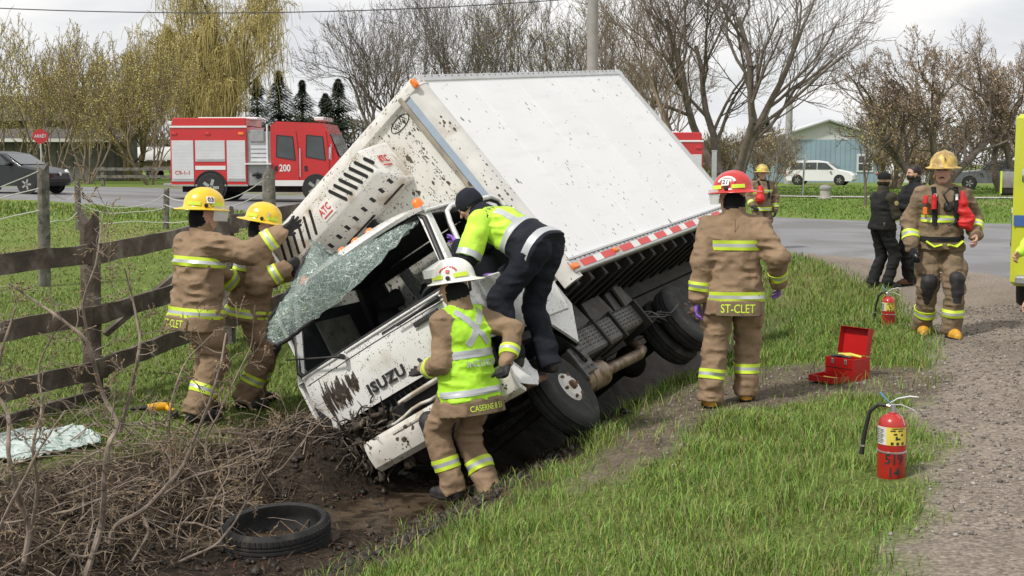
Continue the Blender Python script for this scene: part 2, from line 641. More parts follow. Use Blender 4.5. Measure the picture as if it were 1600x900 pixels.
def axis(dense0, dense1, step, far, grow=1.16):
    a = list(np.arange(dense0, dense1 + 1e-6, step))
    st = step
    while a[-1] < far[1]:
        st = min(st * grow, 60); a.append(a[-1] + st)
    st = step; pre = []
    x = dense0
    while x > far[0]:
        st = min(st * grow, 60); x -= st; pre.append(x)
    return np.array(pre[::-1] + a)

gx = axis(-6.0, 5.2, 0.06, (-900, 900), 1.13)
gy = axis(5.6, 15.0, 0.06, (-60, 1500), 1.10)
GXX, GYY = np.meshgrid(gx, gy, indexing='ij')
X1, Y1 = GXX.ravel(), GYY.ravel()
Z1 = height(X1, Y1)
S1 = ditch_s(X1, Y1)
P1 = np.stack([X1, Y1, np.zeros_like(X1)], 1)
road_d = poly_sdf(ROAD_POLY, X1, Y1)
Z1 -= 0.03 * sstep(0.0, -1.2, road_d)

def masks(x, y):
    P = np.stack([x, y, np.zeros_like(x)], 1)
    s = ditch_s(x, y)
    n1, n2 = vnoise(P, 1.6, 4, 5), vnoise(P, 6, 3, 6)
    grav = sstep(0.18, -0.22, poly_sdf(GRAVEL_POLY, x, y) + 0.22 * n1 + 0.16 * n2)
    rd = poly_sdf(ROAD_POLY, x, y)
    grav = np.maximum(grav, sstep(0.9, 0.2, rd + 0.3 * n2) * sstep(33, 22, y))
    grav = np.maximum(grav, sstep(0.6, -0.2, poly_sdf(DRIVE_POLY, x, y) + 0.6 * n1))
    dirt = sstep(0.22, -0.15, poly_sdf(DIRT_POLY, x, y) + 0.16 * n1 + 0.15 * n2)
    rs = np.interp(y, [5, 7, 9, 10.5, 12, 14, 20], [1.5, 1.5, 1.55, 1.15, 0.95, 0.9, 0.9])
    mud_r = sstep(0.18, -0.18, s - rs + 0.22 * n1 + 0.15 * n2)
    ls = np.interp(y, [4, 7, 9, 10.5, 12, 16], [3.4, 2.7, 1.75, 1.45, 1.2, 1.0])
    mud_l = sstep(0.25, -0.25, -s - ls + 0.3 * n1 + 0.15 * n2)
    mud = np.where(s > 0, mud_r, mud_l) * (1 - sstep(16, 22, y))
    return s, n1, n2, grav, dirt, mud

s, n1, n2, grav, dirt, mud = masks(X1, Y1)
def C(*c): return np.array(c)[None, :]
near = (1 - sstep(16, 40, Y1))[:, None]
n3 = vnoise(P1, 0.25, 3, 8)[:, None]; n4 = vnoise(P1, 14, 2, 9)[:, None]
lawn = C(0.135, 0.20, 0.038) * (1 + 0.25 * n3 + 0.2 * n4)
lawn = lawn * (1 - sstep(0.15, 0.5, n3 + 0.3 * n1[:, None])) + C(0.20, 0.20, 0.07) * sstep(0.15, 0.5, n3 + 0.3 * n1[:, None])
soil = C(0.085, 0.085, 0.032) * (1 + 0.3 * n4)
colr = lawn * (1 - near) + (0.55 * lawn + 0.45 * soil) * near
trk = sum(np.exp(-((road_d + 0.25 * n1 - c_) / 0.22) ** 2) for c_ in (0.9, 1.7, 2.7, 3.6))[:, None] * sstep(-0.5, 0.4, vnoise(P1, 0.6, 2, 31))[:, None]
gr_c = C(0.235, 0.197, 0.162) * (1 + 0.20 * n1[:, None] + 0.25 * n4) * (1 - 0.34 * trk)
colr = colr * (1 - grav[:, None]) + gr_c * grav[:, None]
dt_c = C(0.135, 0.108, 0.08) * (1 + 0.35 * n2[:, None] + 0.3 * n4)
colr = colr * (1 - dirt[:, None]) + dt_c * dirt[:, None]
wet = np.maximum(np.exp(-(s / 1.0) ** 2), 1.1 * np.exp(-(((X1 + 1.3) / 0.95) ** 2 + ((Y1 - 9.7) / 1.0) ** 2))).clip(0, 1)[:, None]
md_c = (C(0.058, 0.043, 0.030) * (1 - 0.6 * wet) + C(0.009, 0.007, 0.005) * wet) * (1 + 0.45 * n2[:, None] + 0.25 * n4)
colr = colr * (1 - mud[:, None]) + md_c * mud[:, None]
colr = np.clip(colr, 0.004, 1)

def ground_material():
    m = bpy.data.materials.new('ground_soil')
    m.use_nodes = True
    N, L = m.node_tree.nodes, m.node_tree.links
    b = N['Principled BSDF']
    a = N.new('ShaderNodeAttribute'); a.attribute_name = 'tint'
    pos = N.new('ShaderNodeNewGeometry')
    def noise(sc, det=5):
        n = N.new('ShaderNodeTexNoise'); n.inputs['Scale'].default_value = sc; n.inputs['Detail'].default_value = det
        n.inputs['Roughness'].default_value = 0.65
        L.new(pos.outputs['Position'], n.inputs['Vector']); return n.outputs['Fac']
    mr = N.new('ShaderNodeMapRange'); mr.inputs['From Min'].default_value = 0.3; mr.inputs['From Max'].default_value = 0.7
    mr.inputs['To Min'].default_value = 0.62; mr.inputs['To Max'].default_value = 1.38
    L.new(noise(38), mr.inputs['Value'])
    mx = N.new('ShaderNodeMixRGB'); mx.blend_type = 'MULTIPLY'; mx.inputs['Fac'].default_value = 1
    L.new(a.outputs['Color'], mx.inputs['Color1']); L.new(mr.outputs['Result'], mx.inputs['Color2'])
    v = N.new('ShaderNodeTexVoronoi'); v.inputs['Scale'].default_value = 55
    L.new(pos.outputs['Position'], v.inputs['Vector'])
    sc = N.new('ShaderNodeSeparateColor'); L.new(v.outputs['Color'], sc.inputs['Color'])
    mr2 = N.new('ShaderNodeMapRange'); mr2.inputs['To Min'].default_value = 0.72; mr2.inputs['To Max'].default_value = 1.3
    L.new(sc.outputs['Red'], mr2.inputs['Value'])
    mx2 = N.new('ShaderNodeMixRGB'); mx2.blend_type = 'MULTIPLY'; mx2.inputs['Fac'].default_value = 1
    L.new(mx.outputs['Color'], mx2.inputs['Color1']); L.new(mr2.outputs['Result'], mx2.inputs['Color2'])
    L.new(mx2.outputs['Color'], b.inputs['Base Color'])
    w = N.new('ShaderNodeAttribute'); w.attribute_name = 'wet'
    rr = N.new('ShaderNodeMapRange'); rr.inputs['To Min'].default_value = 0.95; rr.inputs['To Max'].default_value = 0.62
    L.new(w.outputs['Fac'], rr.inputs['Value']); L.new(rr.outputs['Result'], b.inputs['Roughness'])
    b.inputs['Specular IOR Level'].default_value = 0.15
    bp = N.new('ShaderNodeBump'); bp.inputs['Distance'].default_value = 0.02; bp.inputs['Strength'].default_value = 0.9
    L.new(noise(30, 6), bp.inputs['Height'])
    L.new(bp.outputs['Normal'], b.inputs['Normal'])
    return m
nx, ny = len(gx), len(gy)
ii, jj = np.meshgrid(np.arange(nx - 1), np.arange(ny - 1), indexing='ij')
q0 = (ii * ny + jj).ravel()
FQ = np.stack([q0, q0 + ny, q0 + ny + 1, q0 + 1], 1)
GROUND_MAT = ground_material()
g_me = fast_mesh('ground', np.stack([X1, Y1, Z1], 1), FQ, GROUND_MAT, smooth=True, col=colr)
wa = g_me.attributes.new('wet', 'FLOAT', 'POINT')
wa.data.foreach_set('value', (mud * np.exp(-(s / 1.1) ** 2)).astype(np.float32))
ground = structure(link('ground', g_me))

# muddy water standing in the ditch
def puddle():
    pts = poly_px([(330, 790), (470, 742), (560, 738), (640, 738), (700, 752), (700, 790), (640, 812), (560, 830), (440, 838), (340, 835)])
    c = pts.mean(0)
    mb = MB()
    pts = c + (pts - c) * 1.35
    V = [(c[0], c[1], -0.698)] + [(p[0], p[1], -0.698) for p in pts]
    mb.add(V, [(0, i + 1, (i + 1) % len(pts) + 1) for i in range(len(pts))])
    m = mat('muddy_water', (0.085, 0.062, 0.041), rough=0.32, var=0.3, vscale=5, bump=0.012, bscale=14, color2=(0.03, 0.021, 0.014), c2scale=7)
    return structure(mb.build('puddle', m))
puddle()

# asphalt sheet, draped
def asphalt():
    a = np.array(ROAD_NEAR); bnd = np.array(ROAD_FAR)
    def resample(p, n):
        d = np.r_[0, np.cumsum(np.hypot(*np.diff(p, axis=0).T))]
        t = np.linspace(0, d[-1], n)
        return np.stack([np.interp(t, d, p[:, 0]), np.interp(t, d, p[:, 1])], 1)
    n = 90; k = 26
    A = np.array([np.interp(np.linspace(0, len(a) - 1, n), np.arange(len(a)), a[:, i]) for i in (0, 1)]).T
    B = np.array([np.interp(np.linspace(0, len(bnd) - 1, n), np.arange(len(bnd)), bnd[:, i]) for i in (0, 1)]).T
    t = np.linspace(0, 1, k)[None, :, None]
    G = A[:, None, :] * (1 - t) + B[:, None, :] * t
    z = height(G[..., 0].ravel(), G[..., 1].ravel(), False).reshape(n, k)
    mb = MB()
    mb.sheet(np.concatenate([G, (z + 0.02 - 0.03 * ((np.arange(k) == 0) | (np.arange(k) == k - 1))[None, :])[..., None]], 2)[:, ::-1])
    m = mat('asphalt', (0.205, 0.205, 0.21), rough=0.85, var=0.10, vscale=0.5, bump=0.004, bscale=120, color2=(0.155, 0.152, 0.15), c2scale=0.35, world_co=True)
    return structure(mb.build('road', m, smooth=180))
asphalt()

def path_strip(name, pts, w, m):
    mb = MB(); g = []
    for i, p in enumerate(pts):
        d = np.array(pts[min(i + 1, len(pts) - 1)]) - np.array(pts[max(i - 1, 0)])
        d = d / np.linalg.norm(d); nrm = np.array([-d[1], d[0]])
        row = []
        for t in (-0.5, 0, 0.5):
            q = np.array(p) + nrm * w * t
            row.append((q[0], q[1], float(height(q[0], q[1], False)[0]) + 0.05))
        g.append(row)
    mb.sheet(g[::-1])
    return structure(mb.build(name, m, smooth=180))
CONC = mat('pale_concrete', (0.42, 0.40, 0.37), rough=0.85, var=0.1, vscale=2)
path_strip('path', [(8, 62), (14, 61), (20, 60), (28, 59.5), (40, 60)], 1.6, CONC)

# ------------------------------------------------------------------ grass and litter
def blades(name, P, hgt, wid, lean, cols, rs, m, kind_label=None, category=None, lay=0.0):
    n = len(P)
    a = rs.uniform(0, 2 * np.pi, n); la = rs.uniform(0, 2 * np.pi, n)
    d = np.stack([np.cos(a), np.sin(a), np.zeros(n)], 1)
    l = np.stack([np.cos(la), np.sin(la), np.zeros(n)], 1) * (lean * hgt * rs.uniform(0.2, 1.2, n))[:, None]
    up = np.array([0, 0, 1.0])[None]
    hv = hgt[:, None] * (1 - lay)
    w = d * wid[:, None]
    b0, b1 = P - w, P + w
    m0 = P + l * 0.35 + up * hv * 0.6
    V = np.stack([b0, b1, m0 - w * 0.7, m0 + w * 0.7, P + l * 1.0 + up * hv * rs.uniform(0.75, 1.0, n)[:, None]], 1).reshape(-1, 3)
    o = (np.arange(n) * 5)[:, None]
    Ft = np.concatenate([o + np.array([[0, 1, 3]]), o + np.array([[0, 3, 2]]), o + np.array([[2, 3, 4]])])
    col = np.repeat(cols, 5, 0)
    me = fast_mesh(name, V, Ft, m, col=col)
    ob = stuff(link(name, me), kind_label, category)
    return ob

GRASS_MAT = mat('grass_blade', (1, 1, 1), rough=0.55, var=0.05, attr='tint', spec=0.3)
rs = np.random.default_rng(11)
def scatter(n, x0, x1, y0, y1, keep):
    x = rs.uniform(x0, x1, n); y = rs.uniform(y0, y1, n)
    k = keep(x, y)
    k = rs.random(n) < k
    return x[k], y[k]
def green(n, base, var=0.3, dry=0.12, drycol=(0.30, 0.25, 0.12)):
    c = np.array(base)[None] * (1 + var * rs.uniform(-1, 1, (n, 1))) * np.stack([1 + 0.25 * rs.uniform(-1, 1, n), np.ones(n), np.ones(n)], 1)
    d = rs.random(n) < dry
    c[d] = np.array(drycol) * rs.uniform(0.6, 1.1, (d.sum(), 1))
    return np.clip(c, 0.005, 1)
CLEAR = [(*ground_px(1395, 748), 0.16), (3.0 + 1.5, 14.85, 0.2), (2.95, 11.05, 0.38), (*ground_px(1130, 622), 0.3)]
def clear_of(x, y):
    k = np.ones(x.shape)
    for a, b, r in CLEAR:
        k = k * sstep(r * 0.8, r * 1.3, np.hypot(x - a, y - b))
    return k
def keep_right(x, y):
    s, n1, n2, g, d, m = masks(x, y)
    return (s > 0.3) * (1 - g) ** 2 * (1 - 0.85 * d) ** 2 * (1 - m) ** 1.5 * (0.25 + 0.75 * sstep(-0.25, 0.25, n1 + 0.3 * n2)) * clear_of(x, y) + 0.07 * (s > 0.6) * (g * sstep(0.0, 0.4, n1) * (g < 0.9) + d * 0.5) + 0.05 * (s > 0.5) * m
# bank on the road side
x, y = scatter(240000, -1.5, 5.2, 5.0, 15.5, keep_right)
dist = np.hypot(x, y)
P = np.stack([x, y, height(x, y) - 0.01], 1)
tuft = 0.7 + 0.6 * sstep(-0.4, 0.5, vnoise(P * [1, 1, 0], 2.2, 2, 21))
blades('bank_grass', P, rs.uniform(0.035, 0.125, len(x)) * tuft ** 1.7, np.full(len(x), 0.0022) * (1 + dist * 0.06), 0.75, green(len(x), (0.178, 0.272, 0.050), 0.42, 0.17), rs, GRASS_MAT, 'tall fresh green grass on the bank between ditch and shoulder', 'grass')
x, y = scatter(42000, 1.0, 9.0, 13.5, 27.0, lambda x, y: np.clip((1 - masks(x, y)[3]) * (1 - masks(x, y)[5]) * (poly_sdf(ROAD_POLY, x, y) > 0.3), 0, 1))
P = np.stack([x, y, height(x, y) - 0.01], 1)
blades('verge_grass', P, rs.uniform(0.06, 0.17, len(x)), np.full(len(x), 0.007), 0.7, green(len(x), (0.145, 0.215, 0.04), 0.3, 0.08), rs, GRASS_MAT, 'grass verge beyond the crashed truck beside the road', 'grass')
# field on the left
def keep_left(x, y):
    s, n1, n2, g, d, m = masks(x, y)
    return (s < -0.6) * (1 - m) ** 1.5 * (poly_sdf(ROAD_POLY, x, y) > 0.4)
x, y = scatter(60000, -7.5, -0.5, 9.0, 17.0, keep_left)
P = np.stack([x, y, height(x, y) - 0.01], 1)
blades('field_grass', P, rs.uniform(0.02, 0.075, len(x)), np.full(len(x), 0.0055), 0.8, green(len(x), (0.185, 0.26, 0.055), 0.25, 0.10), rs, GRASS_MAT, 'short green field grass behind the wooden rail fence', 'grass')
x, y = scatter(52000, -17, 2, 17.0, 38.0, keep_left)
k = np.abs(x) < y * 0.45 + 1
x, y = x[k], y[k]
P = np.stack([x, y, height(x, y) - 0.01], 1)
blades('meadow_grass', P, rs.uniform(0.02, 0.06, len(x)) + 0.10 * (y > 34), 0.006 + 0.0004 * y, 0.8, green(len(x), (0.19, 0.265, 0.055), 0.2, 0.08), rs, GRASS_MAT, 'mown green meadow stretching back to the far road', 'grass')
# lawn past the road on the right
x, y = scatter(45000, 4, 40, 38.5, 85, lambda x, y: (np.abs(x - 0.25 * y) < 0.22 * y + 2) * (poly_sdf(ROAD_POLY, x, y) > 0.2) * np.clip(48 / y, 0, 1) ** 2)
P = np.stack([x, y, height(x, y) - 0.01], 1)
blades('lawn_grass', P, rs.uniform(0.05, 0.13, len(x)), 0.0005 * y, 0.6, green(len(x), (0.125, 0.21, 0.035), 0.25, 0.04), rs, GRASS_MAT, 'mown lawn on the far side of the road before the blue house', 'grass')

# dry stems and dead leaves over the near bank and the ditch edges
def litter(name, n, region, L, wid, cols, label, lift=0.02):
    x, y = region
    k = len(x)
    P = np.stack([x, y, height(x, y) + rs.uniform(0, lift, k)], 1)
    a = rs.uniform(0, 2 * np.pi, k); el = rs.normal(0.12, 0.28, k)
    d = np.stack([np.cos(a) * np.cos(el), np.sin(a) * np.cos(el), np.sin(el)], 1) * (L * rs.uniform(0.4, 1.3, k))[:, None]
    sd = np.stack([-np.sin(a), np.cos(a), np.zeros(k)], 1) * wid
    upv = np.array([0, 0, 1.0])[None] * (wid * 0.9)
    bend = np.cross(d, np.array([0, 0, 1.0])) * rs.uniform(-0.35, 0.35, k)[:, None] + np.array([0, 0, 1.0])[None] * (L * rs.uniform(-0.05, 0.2, k))[:, None]
    mid = P + d * 0.5 + bend * 0.5
    V = np.stack([P - sd, P + sd, mid - sd + upv, mid + sd + upv, P + d], 1).reshape(-1, 3)
    o = (np.arange(k) * 5)[:, None]
    Ft = np.concatenate([o + np.array([[0, 1, 3]]), o + np.array([[0, 3, 2]]), o + np.array([[2, 3, 4]])])
    c = np.array(cols)[rs.integers(0, len(cols), k)] * rs.uniform(0.55, 1.2, (k, 1))
    return stuff(link(name, fast_mesh(name, V, Ft, GRASS_MAT, col=np.repeat(c, 5, 0))), label, 'litter')
STRAW = [(0.19, 0.138, 0.088), (0.125, 0.088, 0.056), (0.27, 0.21, 0.14), (0.06, 0.044, 0.031), (0.10, 0.06, 0.034)]
def keep_litter(x, y):
    s, n1, n2, g, d, m = masks(x, y)
    return (s < -0.35) * m * sstep(-0.4, 0.2, n1 + 0.3) * (0.35 + 0.65 * (s < -0.75)) * (1 - 0.85 * np.exp(-(((x + 1.3) / 0.8) ** 2 + ((y - 9.6) / 0.8) ** 2)))
rg = scatter(62000, -5.2, 0.2, 5.2, 12.5, keep_litter)
litter('dry_stems', 0, rg, 0.13, 0.0032, STRAW, 'brown dead stems and leaves matted over the near ditch bank', 0.07)
DARK = [(0.05, 0.035, 0.022), (0.09, 0.062, 0.04), (0.03, 0.022, 0.015), (0.16, 0.11, 0.065), (0.10, 0.035, 0.02)]
rg = scatter(13000, -3.2, 2.2, 5.6, 10.5, lambda x, y: (np.abs(ditch_s(x, y) - 0.6) < 1.3) * masks(x, y)[5] * 0.8)
litter('ditch_debris', 0, rg, 0.07, 0.0035, DARK, 'dark bark scraps and rotting stalks strewn over the muddy ditch', 0.015)
rg = scatter(9000, 0.8, 6.0, 6.0, 15.0, lambda x, y: np.clip(masks(x, y)[3] * 0.25 + masks(x, y)[4] * 0.9, 0, 1))
litter('shoulder_debris', 0, rg, 0.045, 0.003, DARK + [(0.3, 0.25, 0.19)], 'small twigs and clods scattered on the trampled gravel shoulder', 0.008)
def clods(name, reg, smin, smax, cols, label, m):
    """lumps of earth or stones: squashed octahedra"""
    x, y = reg; k = len(x)
    sz = rs.uniform(smin, smax, k) * rs.uniform(0.4, 1, k)
    base = np.array([(1, 0, 0), (0, 1, 0), (-1, 0, 0), (0, -1, 0), (0.2, 0.1, 0.9), (0, 0, -0.6)], float)
    V = base[None] * sz[:, None, None] * rs.uniform(0.6, 1.25, (k, 6, 3))
    a = rs.uniform(0, 6.28, k); c, s_ = np.cos(a), np.sin(a)
    Vx = V[..., 0] * c[:, None] - V[..., 1] * s_[:, None]; Vy = V[..., 0] * s_[:, None] + V[..., 1] * c[:, None]
    V = np.stack([Vx + x[:, None], Vy + y[:, None], V[..., 2] + (height(x, y) + sz * 0.2)[:, None]], 2).reshape(-1, 3)
    o = (np.arange(k) * 6)[:, None]
    Ft = np.concatenate([o + np.array([t]) for t in ((0, 1, 4), (1, 2, 4), (2, 3, 4), (3, 0, 4), (1, 0, 5), (2, 1, 5), (3, 2, 5), (0, 3, 5))])
    cc = np.array(cols)[rs.integers(0, len(cols), k)] * rs.uniform(0.6, 1.2, (k, 1))
    return stuff(link(name, fast_mesh(name, V, Ft, m, col=np.repeat(cc, 6, 0))), label, 'stones' if 'stone' in label else 'mud')
rg = scatter(9000, -3.0, 1.2, 6.5, 11.5, lambda x, y: (np.abs(ditch_s(x, y)) < 1.35) * np.where((np.abs(ditch_s(x, y)) < 0.55) & (y < 9.6), 0.12, 0.5))
WETMUD = mat('wet_mud', (1, 1, 1), rough=0.45, var=0.2, attr='tint', bump=0.01, bscale=60)
clods('mud_clods', rg, 0.015, 0.055, [(0.035, 0.026, 0.018), (0.055, 0.04, 0.027), (0.022, 0.016, 0.011)], 'wet clods of churned mud along the ditch bottom', WETMUD)
rg = scatter(24000, 1.0, 7.5, 6.0, 17.0, lambda x, y: masks(x, y)[3] * 0.7 + masks(x, y)[4] * 0.3)
clods('gravel_stones', rg, 0.006, 0.026, [(0.24, 0.21, 0.18), (0.17, 0.15, 0.13), (0.32, 0.29, 0.26)], 'loose stones on the gravel shoulder', mat('stone', (1, 1, 1), rough=0.9, var=0.1, attr='tint'))
# ------------------------------------------------------------------ the crashed box truck
MUDC = (0.085, 0.064, 0.046)
M_BOXSIDE = mat('box_side_white', (0.80, 0.80, 0.79), rough=0.35, var=0.025, vscale=1.2, spots=[((0.10, 0.085, 0.07), 12.0, 0.13, (1, 1, 0.6)), ((0.10, 0.085, 0.07), 30.0, 0.20, (1, 1, 0.6))], streaks=((0.75, 0.747, 0.735), (0.6, 1, 3.5), 3.0, 0.5, 0.8))
M_BOXFRONT = mat('box_front_muddy', (0.66, 0.65, 0.60), rough=0.5, var=0.07, vscale=2.5, spots=[(MUDC, 20.0, 0.27, (1, 1, 0.7)), ((0.05, 0.038, 0.028), 38.0, 0.36, (1, 1.5, 0.6)), (MUDC, 75.0, 0.45, (1, 1.4, 0.7))], color2=(0.50, 0.47, 0.40), c2scale=2.2, c2lo=0.5, c2hi=0.7)
M_REEFER = mat('reefer_cover', (0.72, 0.70, 0.66), rough=0.45, var=0.05, vscale=4, spots=[(MUDC, 40.0, 0.22, (1, 1, 1)), (MUDC, 80.0, 0.30, (1, 1, 1))], color2=(0.50, 0.43, 0.34), c2scale=4.5, c2lo=0.52, c2hi=0.68)
M_ALU = mat('aluminium_trim', (0.56, 0.56, 0.55), rough=0.38, metal=0.55, var=0.08, vscale=7, spots=[(MUDC, 14.0, 0.14, (1, 1, 1))])
M_POST = mat('corner_post', (0.60, 0.585, 0.55), rough=0.45, var=0.08, vscale=5, spots=[(MUDC, 45.0, 0.34, (1, 1, 0.6))], color2=(0.45, 0.40, 0.33), c2scale=3.5, c2lo=0.55, c2hi=0.72)
M_REFLECT = mat('blue_reflection', (0.42, 0.50, 0.62), rough=0.3, metal=0.3, var=0.06)
M_CAB = mat('cab_white_paint', (0.72, 0.715, 0.69), rough=0.28, var=0.04, vscale=3, coat=0.5, spots=[(MUDC, 70.0, 0.24, (1, 1, 0.7)), (MUDC, 130.0, 0.34, (1, 1, 0.7))], color2=(0.54, 0.51, 0.44), c2scale=2.4, c2lo=0.55, c2hi=0.75)
M_CABMUD = mat('mud_smear', (0.045, 0.034, 0.024), rough=0.75, var=0.4, vscale=25, bump=0.01, bscale=45, color2=(0.16, 0.13, 0.095), c2scale=16, c2lo=0.56, c2hi=0.62)
M_BUMPER = mat('bumper_muddy', (0.62, 0.60, 0.54), rough=0.45, var=0.06, spots=[(MUDC, 24.0, 0.36, (1, 1, 1)), (MUDC, 55.0, 0.36, (1, 1, 1))], color2=(0.40, 0.34, 0.26), c2scale=4, c2lo=0.52, c2hi=0.68)
M_BLACK = mat('black_plastic', (0.018, 0.018, 0.019), rough=0.5, var=0.3, vscale=10)
M_INT = mat('cab_interior', (0.016, 0.017, 0.02), rough=0.75, var=0.3, vscale=6)
M_INT2 = mat('dash_plastic', (0.045, 0.048, 0.052), rough=0.55, var=0.2, vscale=8)
M_RUBBER = mat('tyre_rubber', (0.022, 0.022, 0.022), rough=0.8, var=0.25, vscale=14, bump=0.002, bscale=90, color2=(0.06, 0.052, 0.042), c2scale=7, c2lo=0.55, c2hi=0.75)
M_RIM = mat('wheel_white', (0.66, 0.64, 0.58), rough=0.45, var=0.08, vscale=9, spots=[((0.13, 0.075, 0.04), 22.0, 0.3, (1, 1, 1))])
M_RUST = mat('rusty_steel', (0.17, 0.095, 0.055), rough=0.8, metal=0.2, var=0.35, vscale=14, bump=0.003, bscale=60)
M_FRAME = mat('chassis_steel', (0.017, 0.016, 0.015), rough=0.7, var=0.35, vscale=9, color2=(0.035, 0.028, 0.02), c2scale=6)
M_PLATE = mat('grey_plate', (0.12, 0.118, 0.112), rough=0.55, metal=0.3, var=0.2, vscale=8, color2=(0.10, 0.085, 0.065), c2scale=5)
M_EXH = mat('muffler_steel', (0.30, 0.23, 0.165), rough=0.45, metal=0.6, var=0.2, vscale=9, color2=(0.16, 0.10, 0.065), c2scale=8)
M_AMBER = mat('amber_lens', (0.85, 0.20, 0.02), rough=0.25, var=0.06, coat=0.4)
M_RED = mat('red_tape', (0.66, 0.06, 0.05), rough=0.4, var=0.08)
M_WHT = mat('white_tape', (0.78, 0.77, 0.74), rough=0.4, var=0.05)
M_LOGO = mat('logo_red', (0.60, 0.07, 0.06), rough=0.5, var=0.06)
M_DKTXT = mat('dark_lettering', (0.03, 0.03, 0.033), rough=0.4, var=0.1)

def crack_glass():
    m = bpy.data.materials.new('shattered_glass'); m.use_nodes = True
    N, L = m.node_tree.nodes, m.node_tree.links
    b = N['Principled BSDF']
    tc = N.new('ShaderNodeTexCoord')
    nz = N.new('ShaderNodeTexNoise'); nz.inputs['Scale'].default_value = 5; nz.inputs['Detail'].default_value = 4
    L.new(tc.outputs['Object'], nz.inputs['Vector'])
    st_ = N.new('ShaderNodeMapping'); st_.inputs['Scale'].default_value = (1.2, 0.42, 1.2); st_.inputs['Rotation'].default_value = (0.5, 0, 0.3)
    mxv = N.new('ShaderNodeMixRGB'); mxv.inputs['Fac'].default_value = 0.035
    L.new(tc.outputs['Object'], st_.inputs['Vector']); L.new(st_.outputs['Vector'], mxv.inputs['Color1']); L.new(nz.outputs['Color'], mxv.inputs['Color2'])
    facs = []
    for sc, w in ((24, 0.045), (62, 0.10)):
        v = N.new('ShaderNodeTexVoronoi'); v.feature = 'DISTANCE_TO_EDGE'; v.inputs['Scale'].default_value = sc
        L.new(mxv.outputs['Color'], v.inputs['Vector'])
        r = N.new('ShaderNodeMapRange'); r.inputs['From Min'].default_value = 0; r.inputs['From Max'].default_value = w
        r.inputs['To Min'].default_value = 1; r.inputs['To Max'].default_value = 0
        L.new(v.outputs['Distance'], r.inputs['Value']); facs.append(r.outputs['Result'])
    mxx = N.new('ShaderNodeMath'); mxx.operation = 'MAXIMUM'
    L.new(facs[0], mxx.inputs[0])
    h = N.new('ShaderNodeMath'); h.operation = 'MULTIPLY'; L.new(facs[1], h.inputs[0])
    nb = N.new('ShaderNodeTexNoise'); nb.inputs['Scale'].default_value = 3.2; nb.inputs['Detail'].default_value = 3
    L.new(tc.outputs['Object'], nb.inputs['Vector'])
    rb = N.new('ShaderNodeMapRange'); rb.inputs['From Min'].default_value = 0.36; rb.inputs['From Max'].default_value = 0.62; rb.inputs['To Min'].default_value = 0.2
    L.new(nb.outputs['Fac'], rb.inputs['Value']); L.new(rb.outputs['Result'], h.inputs[1])
    L.new(h.outputs[0], mxx.inputs[1])
    mc = N.new('ShaderNodeMixRGB')
    L.new(mxx.outputs[0], mc.inputs['Fac'])
    mc.inputs['Color1'].default_value = (0.22, 0.32, 0.28, 1); mc.inputs['Color2'].default_value = (0.70, 0.78, 0.74, 1)
    L.new(mc.outputs['Color'], b.inputs['Base Color'])
    al = N.new('ShaderNodeMapRange'); al.inputs['To Min'].default_value = 0.34; al.inputs['To Max'].default_value = 0.97
    L.new(mxx.outputs[0], al.inputs['Value']); L.new(al.outputs['Result'], b.inputs['Alpha'])
    bp = N.new('ShaderNodeBump'); bp.inputs['Distance'].default_value = 0.004
    L.new(mxx.outputs[0], bp.inputs['Height']); L.new(bp.outputs['Normal'], b.inputs['Normal'])
    b.inputs['Roughness'].default_value = 0.22
    return m
M_CRACK = crack_glass()

def ortho(Rm):
    U, _, V = np.linalg.svd(np.array(Rm)); return U @ V
RB = ortho([[-0.454, 0.646, -0.614], [-0.888, -0.385, 0.25], [-0.075, 0.659, 0.748]]); TB = np.array([0.005, 9.753, -0.732])
RC = ortho([[-0.456, 0.758, -0.466], [-0.89, -0.406, 0.209], [-0.03, 0.51, 0.86]]); TCB = np.array([-0.034, 9.841, -0.667])
def m4(Rm, t):
    M = Matrix.Identity(4)
    for i in range(3):
        for j in range(3):
            M[i][j] = float(Rm[i][j])
        M[i][3] = float(t[i])
    return M
truck = empty('box_truck', 'white refrigerated box truck rolled onto its side in the muddy ditch, windshield torn out', 'truck', M=m4(RB, TB))
XB, BL, BW, ZB, ZT = -0.82, 4.69, 1.185, 1.05, 3.28
XR = XB - BL

